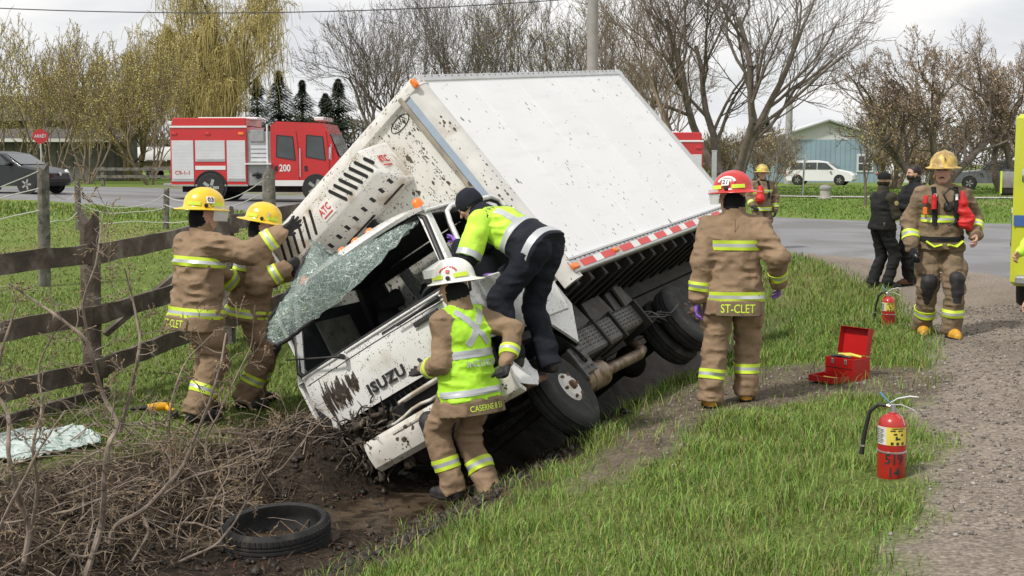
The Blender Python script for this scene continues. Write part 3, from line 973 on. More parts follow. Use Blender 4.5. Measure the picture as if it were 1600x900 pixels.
def build_cargo():
    # wall panels, set a little inside the rails
    b = MB(); b.box(((XB + XR) / 2, BW - 0.03, (ZB + ZT) / 2), (BL - 0.16, 0.05, ZT - ZB - 0.16), ch=0.004)
    side = b.build('side_wall', M_BOXSIDE, truck, smooth=35)
    # nearly invisible vertical panel seams
    for k in range(1, 5):
        s_ = MB(); s_.box((XB - BL * k / 5, BW - 0.0045, (ZB + ZT) / 2), (0.012, 0.004, ZT - ZB - 0.2))
        s_.build('panel_seam', M_BOXSIDE, side)
    b = MB(); b.box(((XB + XR) / 2, -BW + 0.03, (ZB + ZT) / 2), (BL - 0.16, 0.05, ZT - ZB - 0.16)); b.build('side_wall', M_BOXSIDE, truck)
    b = MB(); b.box((XB - 0.05, 0, (ZB + ZT) / 2), (0.05, 2 * BW - 0.3, ZT - ZB - 0.1)); fw = b.build('front_wall', M_BOXFRONT, truck)
    for y, z0, z1 in ((0.98, 1.35, 3.1), (-0.3, 1.2, 2.2), (0.42, 1.2, 2.3)):
        s_ = MB(); s_.box((XB - 0.0225, y, (z0 + z1) / 2), (0.005, 0.008, z1 - z0)); s_.build('panel_seam', M_PLATE, fw)
    # maker's oval stamp near the top corner
    s_ = MB()
    el = [(XB - 0.0235, 0.80 + 0.115 * math.cos(a), 3.06 + 0.05 * math.sin(a)) for a in np.linspace(0, 2 * math.pi, 25)[:-1]]
    s_.tube(el, 0.005, 5, closed=True)
    s_.tube([(XB - 0.0235, 0.72 + 0.0035 * k, 3.06 + 0.022 * math.sin(0.95 * k) * (1 if k % 5 else 0.4)) for k in range(46)], 0.003, 4)
    s_.build('oval_emblem', M_DKTXT, fw)
    b = MB(); b.box((XR + 0.05, 0, (ZB + ZT) / 2), (0.06, 2 * BW - 0.1, ZT - ZB - 0.1)); b.build('rear_doors', M_BOXSIDE, truck)
    b = MB(); b.box(((XB + XR) / 2, 0, ZT - 0.03), (BL - 0.1, 2 * BW - 0.1, 0.05)); b.build('roof', M_BOXSIDE, truck)
    b = MB(); b.box(((XB + XR) / 2, 0, ZB + 0.03), (BL - 0.1, 2 * BW - 0.1, 0.06)); b.build('floor', M_FRAME, truck)
    # rails
    for sy in (1, -1):
        b = MB(); b.box(((XB + XR) / 2 - 0.02, sy * (BW - 0.025), ZT - 0.045), (BL - 0.1, 0.06, 0.09), ch=0.014); b.build('roof_rail', M_ALU, truck, smooth=30)
        b = MB(); b.box(((XB + XR) / 2 - 0.02, sy * (BW - 0.02), ZB + 0.055), (BL - 0.1, 0.07, 0.13), ch=0.010)
        b.box(((XB + XR) / 2 - 0.02, sy * (BW + 0.008), ZB + 0.125), (BL - 0.12, 0.03, 0.018)); b.build('bottom_rail', M_ALU, truck, smooth=30)
        b = MB(); b.box((XR + 0.03, sy * (BW - 0.02), (ZB + ZT) / 2), (0.09, 0.06, ZT - ZB + 0.004), ch=0.012); b.build('rear_post', M_ALU, truck, smooth=30)
        # rounded front corner post
        prof = []
        for k in range(9):
            a = math.pi / 2 * k / 8
            prof.append((XB - 0.14 + 0.14 * math.sin(a) + 0.008, sy * (BW - 0.14 + 0.14 * math.cos(a) + 0.006)))
        inner = [(XB - 0.045, sy * (BW - 0.16)), (XB - 0.16, sy * (BW - 0.045))]
        ring = prof + inner
        b = MB(); b.loft([[(x, y, ZB - 0.05) for x, y in ring], [(x, y, ZT - 0.06) for x, y in ring]]); b.build('corner_post', M_POST, truck, smooth=50)
    # blue reflection on the front edge of the post, put in as a coloured strip
    b = MB(); b.box((XB + 0.012, BW - 0.165, (ZB + ZT) / 2 + 0.1), (0.012, 0.06, ZT - ZB - 0.5)); b.build('reflection_strip', M_REFLECT, truck)
    b = MB(); b.box((XB + 0.006, BW - 0.225, (ZB + ZT) / 2), (0.03, 0.045, ZT - ZB - 0.15), ch=0.008); b.build('edge_trim', mat('muddy_trim_strip', (0.30, 0.265, 0.21), rough=0.6, var=0.2, vscale=8, spots=[(MUDC, 30.0, 0.4, (1, 1, 0.6))]), truck)
    # rounded front roof edge
    ring = [(XB - 0.13 + 0.13 * math.sin(a) + 0.012, ZT - 0.13 + 0.13 * math.cos(a) + 0.004) for a in np.linspace(0, math.pi / 2, 8)] + [(XB - 0.03, ZT - 0.15), (XB - 0.15, ZT - 0.03)]
    b = MB(); b.loft([[(x, y, z) for x, z in ring] for y in (-BW + 0.05, BW - 0.05)]); b.build('front_roof_rail', M_POST, truck, smooth=50)
    # moulded corner cap with marker lamp
    b = MB(); b.lathe([(0.001, 0.115), (0.06, 0.105), (0.11, 0.07), (0.14, 0.0)], 20, c=(XB - 0.125, BW - 0.13, ZT - 0.11)); b.build('corner_cap', M_POST, truck, smooth=60)
    for p, sz in (((XB + 0.008, BW - 0.02, ZT - 0.085), (0.05, 0.05, 0.085)), ((XB - 0.11, BW + 0.018, ZB + 0.05), (0.13, 0.035, 0.06)), ((XB - 1.02, BW + 0.022, ZB + 0.062), (0.10, 0.03, 0.05))):
        b = MB(); b.box(p, sz, ch=0.012); b.build('marker_lamp', M_AMBER, truck, smooth=40)
    # conspicuity tape, piece by piece
    x, k = XB - 0.26, 0
    while x > XR + 0.3:
        l = 0.27 if k % 2 == 0 else 0.17
        if not (abs(x - l / 2 - (XB - 1.02)) < 0.08 and k % 2):
            b = MB(); b.box((x - l / 2, BW + 0.0175, ZB + 0.055), (l - 0.004, 0.005, 0.065)); b.build('tape_strip', M_RED if k % 2 == 0 else M_WHT, truck)
        x -= l; k += 1
    # round stamp on the side panel
    b = MB(); b.tube([(XB - 0.2 + 0.055 * math.cos(a), BW - 0.004, ZB + 0.27 + 0.055 * math.sin(a)) for a in np.linspace(0, 6.283, 19)[:-1]], 0.003, 4, closed=True)
    b.tube([(XB - 0.2 + 0.035 * math.cos(a), BW - 0.004, ZB + 0.27 + 0.035 * math.sin(a)) for a in np.linspace(0, 6.283, 17)[:-1]], 0.003, 4, closed=True)
    b.build('stamp', M_PLATE, truck)
    for z_, st in ((ZT - 0.03, 0.12), (ZB + 0.105, 0.10)):
        b = MB(); x = XB - 0.2
        while x > XR + 0.1:
            b.box((x, BW + 0.0165 if z_ < 2 else BW + 0.006, z_), (0.014, 0.006, 0.014), ch=0.002); x -= st
        stuff(b.build('rivets', M_PLATE, truck))
    # cross members under the floor, each one a channel
    x = XB - 0.12
    while x > XR + 0.05:
        b = MB(); b.box((x, 0, ZB - 0.045), (0.05, 2 * BW - 0.12, 0.09)); b.box((x + 0.02, 0, ZB - 0.085), (0.07, 2 * BW - 0.12, 0.012)); b.build('cross_member', M_FRAME, truck)
        x -= 0.30
build_cargo()

def build_reefer():
    x0, x1 = XB - 0.02, XB + 0.38
    y0, y1, z0, z1 = -0.84, 0.58, 2.62, 3.05
    # tapered housing, rounded corners, set on the front wall
    def ring(x, dy, dz, c):
        a, bq, e, f_ = y0 + dy, y1 - dy, z0 + dz, z1 - min(dz, 0.03)
        pts = []
        for cy, cz, a0 in ((bq - c, f_ - c, 0), (a + c, f_ - c, 90), (a + c, e + c, 180), (bq - c, e + c, 270)):
            for k in range(5):
                t = R(a0 + 22.5 * k)
                pts.append((x, cy + c * math.cos(t), cz + c * math.sin(t)))
        return pts
    b = MB(); b.loft([ring(x0, 0, 0, 0.03), ring(x1 - 0.26, 0.005, 0.005, 0.03), ring(x1 - 0.03, 0.02, 0.115, 0.035), ring(x1 - 0.008, 0.03, 0.135, 0.035), ring(x1, 0.05, 0.15, 0.03)])
    rf = b.build('cooling_unit', M_REEFER, truck, smooth=40, label='mud splashed fridge unit on the front wall of the cargo box')
    # slots of the front grille: two blocks leaning opposite ways around the badge
    def slot(p, ang, l, w):
        d = np.array([0, math.cos(ang), math.sin(ang)]); s_ = np.array([0, -math.sin(ang), math.cos(ang)])
        q = MB(); out = []
        for k in range(12):
            a = 2 * math.pi * k / 12
            out.append(np.array(p) + d * (math.copysign(l / 2 - w / 2, math.cos(a)) + w / 2 * math.cos(a)) + s_ * w / 2 * math.sin(a))
        q.add([o + np.array([0.004, 0, 0]) for o in out] + [o - np.array([0.004, 0, 0]) for o in out], [tuple(range(12)), tuple(range(12, 24))[::-1]] + [(i, 12 + i, 12 + (i + 1) % 12, (i + 1) % 12) for i in range(12)])
        q.build('grille_slot', M_BLACK, rf)
    zc = (z0 + z1) / 2 + 0.06
    for k in range(7):
        slot((x1 + 0.001, 0.10 + 0.075 * k, zc - 0.005), R(116), 0.21 if k < 6 else 0.12, 0.032)
    for k in range(6):
        slot((x1 + 0.001, -0.72 + 0.09 * k, zc), R(64), 0.23, 0.028)
    # badge
    q = MB(); q.box((x1 + 0.004, -0.09, zc - 0.02), (0.006, 0.15, 0.14), ch=0.002); q.build('badge_plate', M_WHT, rf)
    q = MB(); lettering(q, 'ATC', 0.09, (x1 + 0.009, -0.09, zc - 0.005), (0, 1, 0.0), (0, 0, 1), 0.002, 0.012, sx=0.8)
    q.box((x1 + 0.009, -0.09, zc - 0.062), (0.004, 0.12, 0.012)); q.build('badge_lettering', M_LOGO, rf)
    q = MB(); lettering(q, 'ATC', 0.10, (x0 + 0.22, y1 - 0.003, zc - 0.02), (-1, 0, 0.0), (0, 0, 1), 0.002, 0.012, sx=0.8)
    q.box((x0 + 0.22, y1 - 0.002, zc - 0.085), (0.13, 0.004, 0.012)); q.build('badge_lettering', M_LOGO, rf)
    # drain slots along the lower face
    for k in range(11):
        q = MB(); q.box((x1 - 0.145, -0.74 + 0.125 * k, z0 + 0.058), (0.032, 0.075, 0.008), frame_z((0.43, 0, -0.90), (1, 0.35, 0.4)), ch=0.003); q.build('drain_slot', M_BLACK, rf)
    for ya, yb in ((-0.8, -0.45), (-0.3, 0.1), (0.25, 0.52)):
        q = MB(); q.box((x0 + 0.12, (ya + yb) / 2, z0 - 0.002), (0.03, yb - ya, 0.01)); q.build('seam_gap', M_BLACK, rf)
    # black hose duct from the unit down behind the cab
    q = MB()
    for dy in (-0.035, 0, 0.035):
        q.tube([(XB + 0.02, -0.02 + dy, z0 + 0.05), (XB + 0.05, -0.03 + dy, 2.4), (XB + 0.05, -0.05 + dy, 2.0), (XB + 0.02, -0.06 + dy, 1.5)], 0.024, 8)
    q.build('hose_duct', M_BLACK, truck, smooth=60)
build_reefer()

def wheel(cy, cx, cz, out=1, rim=True, steer=0.0, name='wheel', rim_m=M_RIM):
    r, w = 0.36, 0.205
    M = frame_z((0, out, 0), (0, 0, 1))
    if steer:
        M = np.array(Matrix.Rotation(steer, 3, 'Z')) @ M
    c = np.array((cx, cy, cz))
    b = MB()
    prof = [(0.22, -w / 2), (0.31, -w / 2 - 0.004), (0.342, -w / 2 + 0.02), (r, -w / 2 + 0.045)]
    for g in (-0.05, 0.0, 0.05):
        prof += [(r, g - 0.010), (r - 0.012, g - 0.007), (r - 0.012, g + 0.007), (r, g + 0.010)]
    prof += [(r, w / 2 - 0.045), (0.342, w / 2 - 0.02), (0.31, w / 2 + 0.004), (0.28, w / 2 + 0.006), (0.23, w / 2 - 0.005)]
    b.lathe(prof, 44, M, c)
    o = b.build(name, M_RUBBER, truck, smooth=40)
    if rim:
        b = MB()
        b.lathe([(0.235, w / 2 - 0.01), (0.225, w / 2 - 0.02), (0.205, w / 2 - 0.055), (0.17, w / 2 - 0.03), (0.13, w / 2 - 0.005), (0.105, w / 2 + 0.02), (0.001, w / 2 + 0.02)], 32, M, c)
        rm = b.build('rim', rim_m, o, smooth=40)
        b = MB()
        for k in range(6):
            a = 2 * math.pi * (k + 0.5) / 6
            p = c + M @ np.array([0.168 * math.cos(a), 0.168 * math.sin(a), w / 2 - 0.026])
            b.cyl(p - M[:, 2] * 0.002, p + M[:, 2] * 0.006, 0.032, n=10)
        stuff(b.build('hand_holes', M_BLACK, o))
        b = MB()
        for k in range(6):
            a = 2 * math.pi * k / 6
            p = c + M @ np.array([0.105 * math.cos(a), 0.105 * math.sin(a), w / 2 + 0.0])
            b.cyl(p, p + M[:, 2] * 0.03, 0.015, n=6)
        b.lathe([(0.04, w / 2 + 0.02), (0.036, w / 2 + 0.045), (0.02, w / 2 + 0.05), (0.001, w / 2 + 0.05)], 14, M, c)
        stuff(b.build('hub_nuts', M_RUST, o, smooth=30))
    return o
wheel(0.77, -0.14, 0.29, 1, True, R(4))
wheel(-0.80, -0.10, 0.385, -1, True)
wheel(0.80, -3.06, 0.34, 1, True, rim_m=M_FRAME)  # deep shade in the dual recess is put into this rim's colour
wheel(0.57, -3.06, 0.34, 1, False)
wheel(-0.82, -3.06, 0.36, -1, True)
wheel(-0.58, -3.06, 0.36, -1, False)

def build_chassis():
    for sy in (1, -1):
        b = MB(); b.box((-2.4, sy * 0.42, 0.72), (6.0, 0.06, 0.22)); b.box((-2.4, sy * 0.395, 0.82), (6.0, 0.09, 0.014)); b.build('frame_rail', M_FRAME, truck)
        b = MB(); b.box((-3.1, sy * 0.42, 0.94), (4.4, 0.09, 0.19)); b.build('sub_frame', M_FRAME, truck)
    b = MB(); b.cyl((-0.12, -0.8, 0.35), (-0.12, 0.75, 0.30), 0.045, n=10); b.build('front_axle', M_FRAME, truck)
    b = MB(); b.cyl((-3.06, -0.6, 0.36), (-3.06, 0.6, 0.34), 0.06, n=12); b.lathe([(0.02, -0.17), (0.14, -0.08), (0.17, 0), (0.14, 0.08), (0.02, 0.17)], 14, frame_z((1, 0, 0)), (-3.06, 0.05, 0.36)); b.build('rear_axle', M_FRAME, truck, smooth=40)
    b = MB(); b.cyl((-0.6, 0, 0.6), (-2.9, 0.05, 0.42), 0.045, n=10); b.build('drive_shaft', M_FRAME, truck)
    for sy in (1, -1):
        for x0, x1 in ((0.4, -0.6), (-2.45, -3.7)):
            b = MB()
            for k in range(3):
                n_ = 8; pts = []
                b.sheet([[(x0 + (x1 - x0) * t, sy * 0.46 + dy, 0.60 - 0.13 * math.sin(math.pi * t) - 0.014 * k) for dy in (-0.03, 0.03)] for t in np.linspace(0.06 * k, 1 - 0.06 * k, n_)], 0.010)
            b.build('leaf_spring', M_FRAME, truck)
    # engine and gearbox lump
    b = MB(); b.box((0.1, 0, 0.75), (0.9, 0.6, 0.5), ch=0.08); b.box((-0.75, 0, 0.66), (0.8, 0.4, 0.36), ch=0.08); b.build('engine_block', M_FRAME, truck)
    # perforated side step over the tank
    b = MB(); b.box((-1.15, 0.70, 0.57), (0.9, 0.30, 0.24), ch=0.02); t1 = b.build('tank', M_PLATE, truck, smooth=30)
    b = MB(); b.box((-1.95, 0.68, 0.60), (0.62, 0.28, 0.22), ch=0.02); t2 = b.build('battery_box', M_PLATE, truck, smooth=30)
    for par, xa, xb_, yq in ((t1, -0.75, -1.58, 0.852), (t2, -1.68, -2.24, 0.822)):
        b = MB()
        x = xa
        k = 0
        while x > xb_:
            for zz in np.arange(0.50, 0.67, 0.034):
                b.box((x + 0.012 * (k % 2), yq, zz + 0.02), (0.012, 0.006, 0.010))
            x -= 0.042; k += 1
        stuff(b.build('perforations', M_BLACK, par))
    for xq in (-1.25, -1.62, -2.22):
        b = MB(); b.box((xq, 0.70, 0.575), (0.035, 0.34, 0.28)); b.build('tank_strap', M_FRAME, truck)
    # folded grey plates above the step
    for k in range(4):
        x0 = -0.62 - 0.56 * k
        b = MB(); b.prism([(x0, 0.70), (x0 - 0.52, 0.70), (x0 - 0.46, 0.97), (x0 - 0.05, 0.95)], -0.012, 0.012, np.array([[1, 0, 0], [0, 0, -1], [0, 1, 0]]).astype(float), (0, 0.63 - 0.01 * k, 0)); b.build('splash_plate', M_PLATE, truck)
    # exhaust
    b = MB(); b.tube([(-0.55, 0.72, 0.30), (-0.57, 0.72, 0.30), (-1.0, 0.72, 0.29), (-1.03, 0.72, 0.29)], [0.05, 0.115, 0.115, 0.06], 20); b.tube([(-0.68, 0.72, 0.298), (-0.70, 0.72, 0.298)], 0.121, 20); b.build('muffler', M_EXH, truck, smooth=40)
    b = MB(); b.tube([(-1.0, 0.72, 0.29), (-1.9, 0.70, 0.27), (-2.1, 0.66, 0.30), (-2.25, 0.55, 0.42)], 0.052, 14); b.build('exhaust_pipe', M_EXH, truck, smooth=60)
    b = MB(); b.box((-0.50, 0.75, 0.42), (0.03, 0.26, 0.28), ch=0.006); b.box((-0.62, 0.86, 0.44), (0.24, 0.02, 0.26), ch=0.006)
    hb = b.build('exhaust_bracket', M_PLATE, truck)
    b = MB()
    for i in range(3):
        for j in range(3):
            b.box((-0.54 - 0.075 * i, 0.8715, 0.36 + 0.075 * j), (0.04, 0.006, 0.022))
    stuff(b.build('bracket_holes', M_BLACK, hb))
    # wheel-arch guard and mud flap
    b = MB(); b.sheet([[(-0.12 + 0.50 * math.cos(a), y, 0.33 + 0.50 * math.sin(a)) for y in (0.52, 0.90)] for a in np.linspace(R(95), R(172), 9)], 0.012); b.build('wheel_arch', M_BLACK, truck, smooth=60)
    b = MB(); b.box((-0.60, 0.72, 0.55), (0.02, 0.34, 0.26)); b.build('mud_flap', M_BLACK, truck)
    # torn wires hanging near the rear wheel
    rw = random.Random(4); b = MB()
    for k in range(9):
        p = np.array([-2.45, 0.72, 0.55]); pts = [p]
        for q in range(4):
            p = p + np.array([-0.07 + rw.uniform(-0.05, 0.03), rw.uniform(-0.03, 0.08), rw.uniform(-0.09, 0.06)]); pts.append(p)
        b.tube(pts, 0.006, 5)
    stuff(b.build('torn_wiring', M_PLATE, truck))
    # light plate under the box ahead of the rear wheel
    b = MB(); b.box((-2.62, 0.62, 0.86), (0.03, 0.3, 0.34), frame_z((0, 0.1, 1), (1, 0.2, 0)), ch=0.004); b.build('bracket_plate', M_PLATE, truck)
build_chassis()

# ---- the cab: wrenched round against the chassis, so it has its own frame
cab_M = m4(RB, TB).inverted() @ m4(RC, TCB)
def cab_half(z):      # half width of the cab at a height
    return float(np.interp(z, [0.6, 0.95, 1.35, 2.0, 2.15], [0.85, 0.87, 0.86, 0.76, 0.70]))
CXB = -0.55

def build_cab():
    # lower shell: front panel wrapped round the corners
    def front_x(y, z):
        k = abs(y) / 0.86
        return float(np.interp(z, [0.6, 0.92, 1.2, 1.385], [0.86, 0.885, 0.88, 0.85])) - 0.02 * k ** 2 - 0.14 * max(0, k - 0.86) ** 2 / 0.02
    ys = list(np.linspace(-0.865, 0.865, 23))
    zs = [0.92, 1.0, 1.1, 1.2, 1.3, 1.385]
    b = MB()
    dent = lambda y, z: -0.05 * math.exp(-((y + 0.75) / 0.16) ** 2 - ((z - 0.98) / 0.16) ** 2)
    b.sheet([[(front_x(y, z) + dent(y, z), y, z) for z in zs] for y in ys], 0.02)
    cab = b.build('cab', M_CAB, truck, smooth=40)
    cab.matrix_local = cab_M
    def part(mb, name, m, smooth=None, label=None):
        return mb.build(name, m, cab, smooth, label=label)
    # seam below the windshield (panel cut line) and the wiper cowl strip
    b = MB(); b.tube([(front_x(y, 1.335) + 0.001, y, 1.333 - 0.012 * abs(y)) for y in np.linspace(-0.80, 0.80, 21)], 0.004, 5); part(b, 'panel_gap', M_BLACK)
    b = MB(); b.tube([(front_x(-0.62, z) + 0.0015 + dent(-0.62, z), -0.62 - 0.02 * (1.33 - z), z) for z in np.linspace(0.93, 1.33, 8)], 0.0035, 5); part(b, 'panel_gap', M_BLACK)
    b = MB(); b.sheet([[(front_x(y, 1.385) + 0.012 - 0.03 * t, y, 1.352 + 0.05 * t) for t in (0, 0.5, 1)] for y in np.linspace(0.1, 0.80, 12)], 0.012); part(b, 'cowl_strip', M_BLACK, 40)
    # windshield frame: black gasket + white surround
    gl = []
    def wpt(u, v, off=0.0):   # u -1..1 across, v 0..1 up the windshield opening
        hw = 0.83 + (0.735 - 0.83) * v
        return np.array([0.845 + (0.575 - 0.845) * v - 0.03 * u * u + off, hw * u, 1.385 + (2.045 - 1.385) * v])
    loop = [wpt(u, 0.03) for u in np.linspace(-0.93, 0.93, 14)] + [wpt(0.985, v) for v in np.linspace(0.10, 0.9, 8)] + [wpt(u, 0.97) for u in np.linspace(0.93, -0.93, 14)] + [wpt(-0.985, v) for v in np.linspace(0.9, 0.10, 8)]
    b = MB(); b.tube(loop, 0.022, 8, closed=True); part(b, 'windshield_gasket', M_BLACK, 60)
    b = MB(); b.tube([p + np.array([0.018, 0, -0.012]) for p in loop[:14]], 0.012, 6); part(b, 'gasket_trim', M_CAB, 60)
    # pillars
    for sy in (1, -1):
        b = MB()
        rings = []
        for v in np.linspace(-0.02, 1.04, 8):
            p = wpt(sy, min(v, 1.0)); p[2] = 1.385 + 0.66 * v
            hw = 0.865 + (0.745 - 0.865) * v
            rings.append([(p[0] + 0.02, sy * (hw - 0.055), p[2]), (p[0] - 0.02, sy * hw, p[2]), (p[0] - 0.085, sy * (hw + 0.003), p[2]), (p[0] - 0.08, sy * (hw - 0.045), p[2]), (p[0] - 0.03, sy * (hw - 0.075), p[2])])
        b.loft(rings); part(b, 'windshield_pillar', M_CAB, 40)
    # roof: crowned, with rounded front and sides
    b = MB(); g = []
    for x in np.linspace(0.60, CXB, 12):
        row = []
        for y in np.linspace(-1, 1, 15):
            hw = 0.755
            zz = 2.035 + 0.115 * (1 - abs(y) ** 3.2) * (1 - max(0, (x - 0.42) / 0.18) ** 2 * 0.75) - 0.02 * max(0, (-x - 0.3)) 
            row.append((x, hw * y, zz))
        g.append(row)
    b.sheet(g, 0.03); part(b, 'roof', M_CAB, 50)
    b = MB(); b.sheet([[(x - 0.02, 0.72 * y, 2.02 + 0.05 * (1 - abs(y) ** 3)) for y in np.linspace(-1, 1, 9)][::-1] for x in (0.56, 0.2, -0.2, CXB + 0.04)], 0.015); part(b, 'headliner', M_INT)
    # drip rails
    for sy in (1, -1):
        b = MB(); b.tube([(0.56, sy * 0.765, 2.03), (0.2, sy * 0.775, 2.055), (-0.3, sy * 0.775, 2.06), (CXB, sy * 0.76, 2.04)], 0.014, 6); part(b, 'drip_rail', M_CAB, 60)
    # roof marker lamps
    for y in (-0.62, -0.155, 0.0, 0.155, 0.66):
        b = MB(); b.lathe([(0.04, -0.02), (0.038, 0.02), (0.026, 0.045), (0.001, 0.052)], 14, frame_z((0.35, 0, 1)), (0.43, y, 2.15 - 0.06 * abs(y) ** 3), sx=1.0, sy=1.3); part(b, 'roof_lamp', M_AMBER, 50)
    # back wall with two panes
    for yc, w in ((0, 1.62),):
        b = MB()
        b.box((CXB + 0.02, 0, 1.12), (0.04, 1.68, 0.96)); b.box((CXB + 0.02, 0, 2.0), (0.04, 1.5, 0.08))
        for ya, yb in ((-0.80, -0.56), (0.28, 0.80)):
            b.box((CXB + 0.02, (ya + yb) / 2, 1.78), (0.038, yb - ya, 0.40))
        part(b, 'back_wall', M_INT)
    b = MB(); b.box((CXB + 0.02, -0.14, 1.785), (0.006, 0.86, 0.40)); part(b, 'rear_window', mat('clear_pane', (0.8, 0.85, 0.83), rough=0.05, var=0.0, alpha=0.16))
    b = MB(); lp = [(CXB + 0.045, y, z) for y, z in ((-0.55, 1.60), (0.27, 1.60), (0.27, 1.965), (-0.55, 1.965))]
    b.tube(lp, 0.014, 6, closed=True); part(b, 'window_gasket', M_BLACK)
    # side: lower body and rear quarter of the driver side
    for sy in (1, -1):
        b = MB()
        poly = [(0.80, 0.92), (0.80, 1.37), (CXB, 1.37), (CXB - 0.18, 0.98), (-0.50, 0.66), (-0.40, 0.74), (-0.24, 0.86), (-0.05, 0.92)]
        Mx = np.array([[1, 0, 0], [0, 0, -1], [0, 1, 0]], float)      # local xy -> xz
        if sy > 0:
            b.prism(poly[::-1], -0.012, 0.012, Mx, (0, sy * 0.855, 0))
        else:
            b.prism(poly[::-1], -0.012, 0.012, Mx, (0, sy * 0.855, 0))
        sd = part(b, 'side_panel', M_CAB)
        # rear pillar
        b = MB(); b.loft([[(CXB, sy * h, z), (CXB + 0.15, sy * (h + 0.004), z), (CXB + 0.15, sy * (h - 0.05), z), (CXB, sy * (h - 0.05), z)] for z, h in ((1.36, 0.862), (1.7, 0.815), (2.04, 0.765))]); part(b, 'rear_pillar', M_CAB if sy > 0 else M_INT)
    # driver's door: frame loop swung a little open, black seal inside, no glass left
    hinge = np.array([0.60, 0.86, 0])
    ang = R(6)
    Rz = np.array([[math.cos(ang), -math.sin(ang), 0], [math.sin(ang), math.cos(ang), 0], [0, 0, 1]])
    def dpt(x, y, z):
        return hinge + Rz.T @ (np.array([x, y, z]) - hinge)
    b = MB(); fr = [dpt(0.56, 0.86, 1.40), dpt(0.50, 0.845, 1.62), dpt(0.42, 0.81, 1.88), dpt(0.37, 0.795, 1.975), dpt(0.28, 0.785, 2.015), dpt(-0.30, 0.785, 2.03), dpt(-0.38, 0.79, 1.99), dpt(-0.40, 0.80, 1.90), dpt(-0.40, 0.865, 1.40)]
    b.tube(fr, 0.020, 8)
    door = part(b, 'door_window_frame', M_CAB, 60)
    b = MB(); b.tube([p + np.array([0, -0.022, -0.018]) for p in fr], 0.014, 6); part(b, 'door_seal', M_BLACK, 60)
    b = MB(); b.box(dpt(0.085, 0.872, 1.15), (0.96, 0.035, 0.46), Rz.T, ch=0.012); dr = part(b, 'driver_door', M_CAB, 40)
    b = MB(); b.box(dpt(-0.28, 0.893, 1.25), (0.16, 0.02, 0.035), Rz.T, ch=0.006); part(b, 'door_handle', M_BLACK)
    b = MB(); b.tube([(0.74, 0.83, 1.30), (0.76, 0.90, 1.30), (0.77, 0.93, 1.36), (0.74, 0.94, 1.42)], 0.012, 6); part(b, 'mirror_arm', M_BLACK, 60)
    b = MB(); b.lathe([(0.001, -0.04), (0.05, -0.035), (0.07, 0.0), (0.05, 0.03), (0.001, 0.035)], 14, frame_z((1, 0.3, 0)), (0.86, 0.80, 1.345), sy=0.8); part(b, 'wiper_pivot_cover', M_CAB, 50)
    # passenger door inner skin, muddy, seen through the cab
    b = MB(); b.box((0.10, -0.815, 1.3), (1.15, 0.012, 1.25)); part(b, 'door_lining', M_INT)
    b = MB(); b.box((0.06, -0.80, 1.66), (0.50, 0.016, 0.34), ch=0.01); part(b, 'passenger_door_trim', mat('muddy_trim', (0.15, 0.15, 0.125), rough=0.7, var=0.25, vscale=9, spots=[(MUDC, 16, 0.3, (1, 1, 1))]))
    b = MB(); b.box((0.1, -0.83, 1.3), (1.2, 0.02, 1.3)); part(b, 'passenger_door', M_CAB)
    # floor, seats, dash, steering wheel
    b = MB(); b.box((0.15, 0, 0.86), (1.36, 1.66, 0.06)); b.box((0.80, 0, 1.0), (0.05, 1.6, 0.3)); part(b, 'cab_floor', M_INT)
    b = MB(); b.sheet([[(0.80 - 0.33 * t, y, 1.375 - 0.05 * t ** 2 + (0.03 if -0.5 < y < 0.5 else 0.0) * math.sin(math.pi * min(1, t))) for y in np.linspace(-0.80, 0.80, 17)] for t in np.linspace(0, 1, 6)], 0.04); b.box((0.50, 0, 1.2), (0.06, 1.6, 0.25), ch=0.02); part(b, 'dashboard', M_INT2, 40)
    for yc, w in ((0.50, 0.46), (-0.02, 0.46), (-0.52, 0.46)):
        b = MB(); b.box((-0.05, yc, 1.10), (0.46, w, 0.16), ch=0.05); b.box((-0.36, yc, 1.42), (0.12, w, 0.54), frame_z((-0.12, 0, 1), (0, 1, 0)) @ np.array([[0, 1, 0], [1, 0, 0], [0, 0, 1.0]]), ch=0.05)
        if yc != -0.02:
            b.box((-0.44, yc, 1.77), (0.08, 0.26, 0.16), ch=0.03)
        part(b, 'seat', M_INT, 50)
    b = MB(); Ms = frame_z((-0.5, 0, 0.87)); c = np.array([0.34, 0.48, 1.42])
    b.tube([c + Ms @ np.array([0.21 * math.cos(a), 0.21 * math.sin(a), 0]) for a in np.linspace(0, 6.283, 25)[:-1]], 0.014, 6, closed=True)
    for a in (0.3, 2.84, 4.71):
        b.cyl(c, c + Ms @ np.array([0.2 * math.cos(a), 0.2 * math.sin(a), 0]), 0.012, n=6)
    b.cyl(c, c - Ms[:, 2] * 0.35, 0.03, n=8); part(b, 'steering_wheel', M_INT2, 50)
    # wiper left standing off the cowl
    b = MB(); a0 = np.array([0.90, -0.28, 1.36]); b.cyl(a0, a0 + [0.035, 0, 0.01], 0.022, n=10); b.tube([a0 + [0.03, 0, 0.01], a0 + [0.03, -0.12, 0.06], a0 + [0.0, -0.50, 0.22]], [0.012, 0.010, 0.006], 6); part(b, 'wiper', M_BLACK, 50)
    b = MB(); a0 = np.array([0.885, 0.70, 1.352]); b.tube([a0, a0 + [0.012, -0.2, -0.005], a0 + [0.012, -0.42, -0.012]], [0.026, 0.012, 0.008], 6); part(b, 'wiper', M_BLACK, 50)
    b = MB(); b.lathe([(0.026, -0.006), (0.026, 0.004), (0.001, 0.008)], 12, frame_z((1, 0, 0.1)), (0.885, -0.28, 1.36)); part(b, 'wiper_pivot', M_CAB, 50)
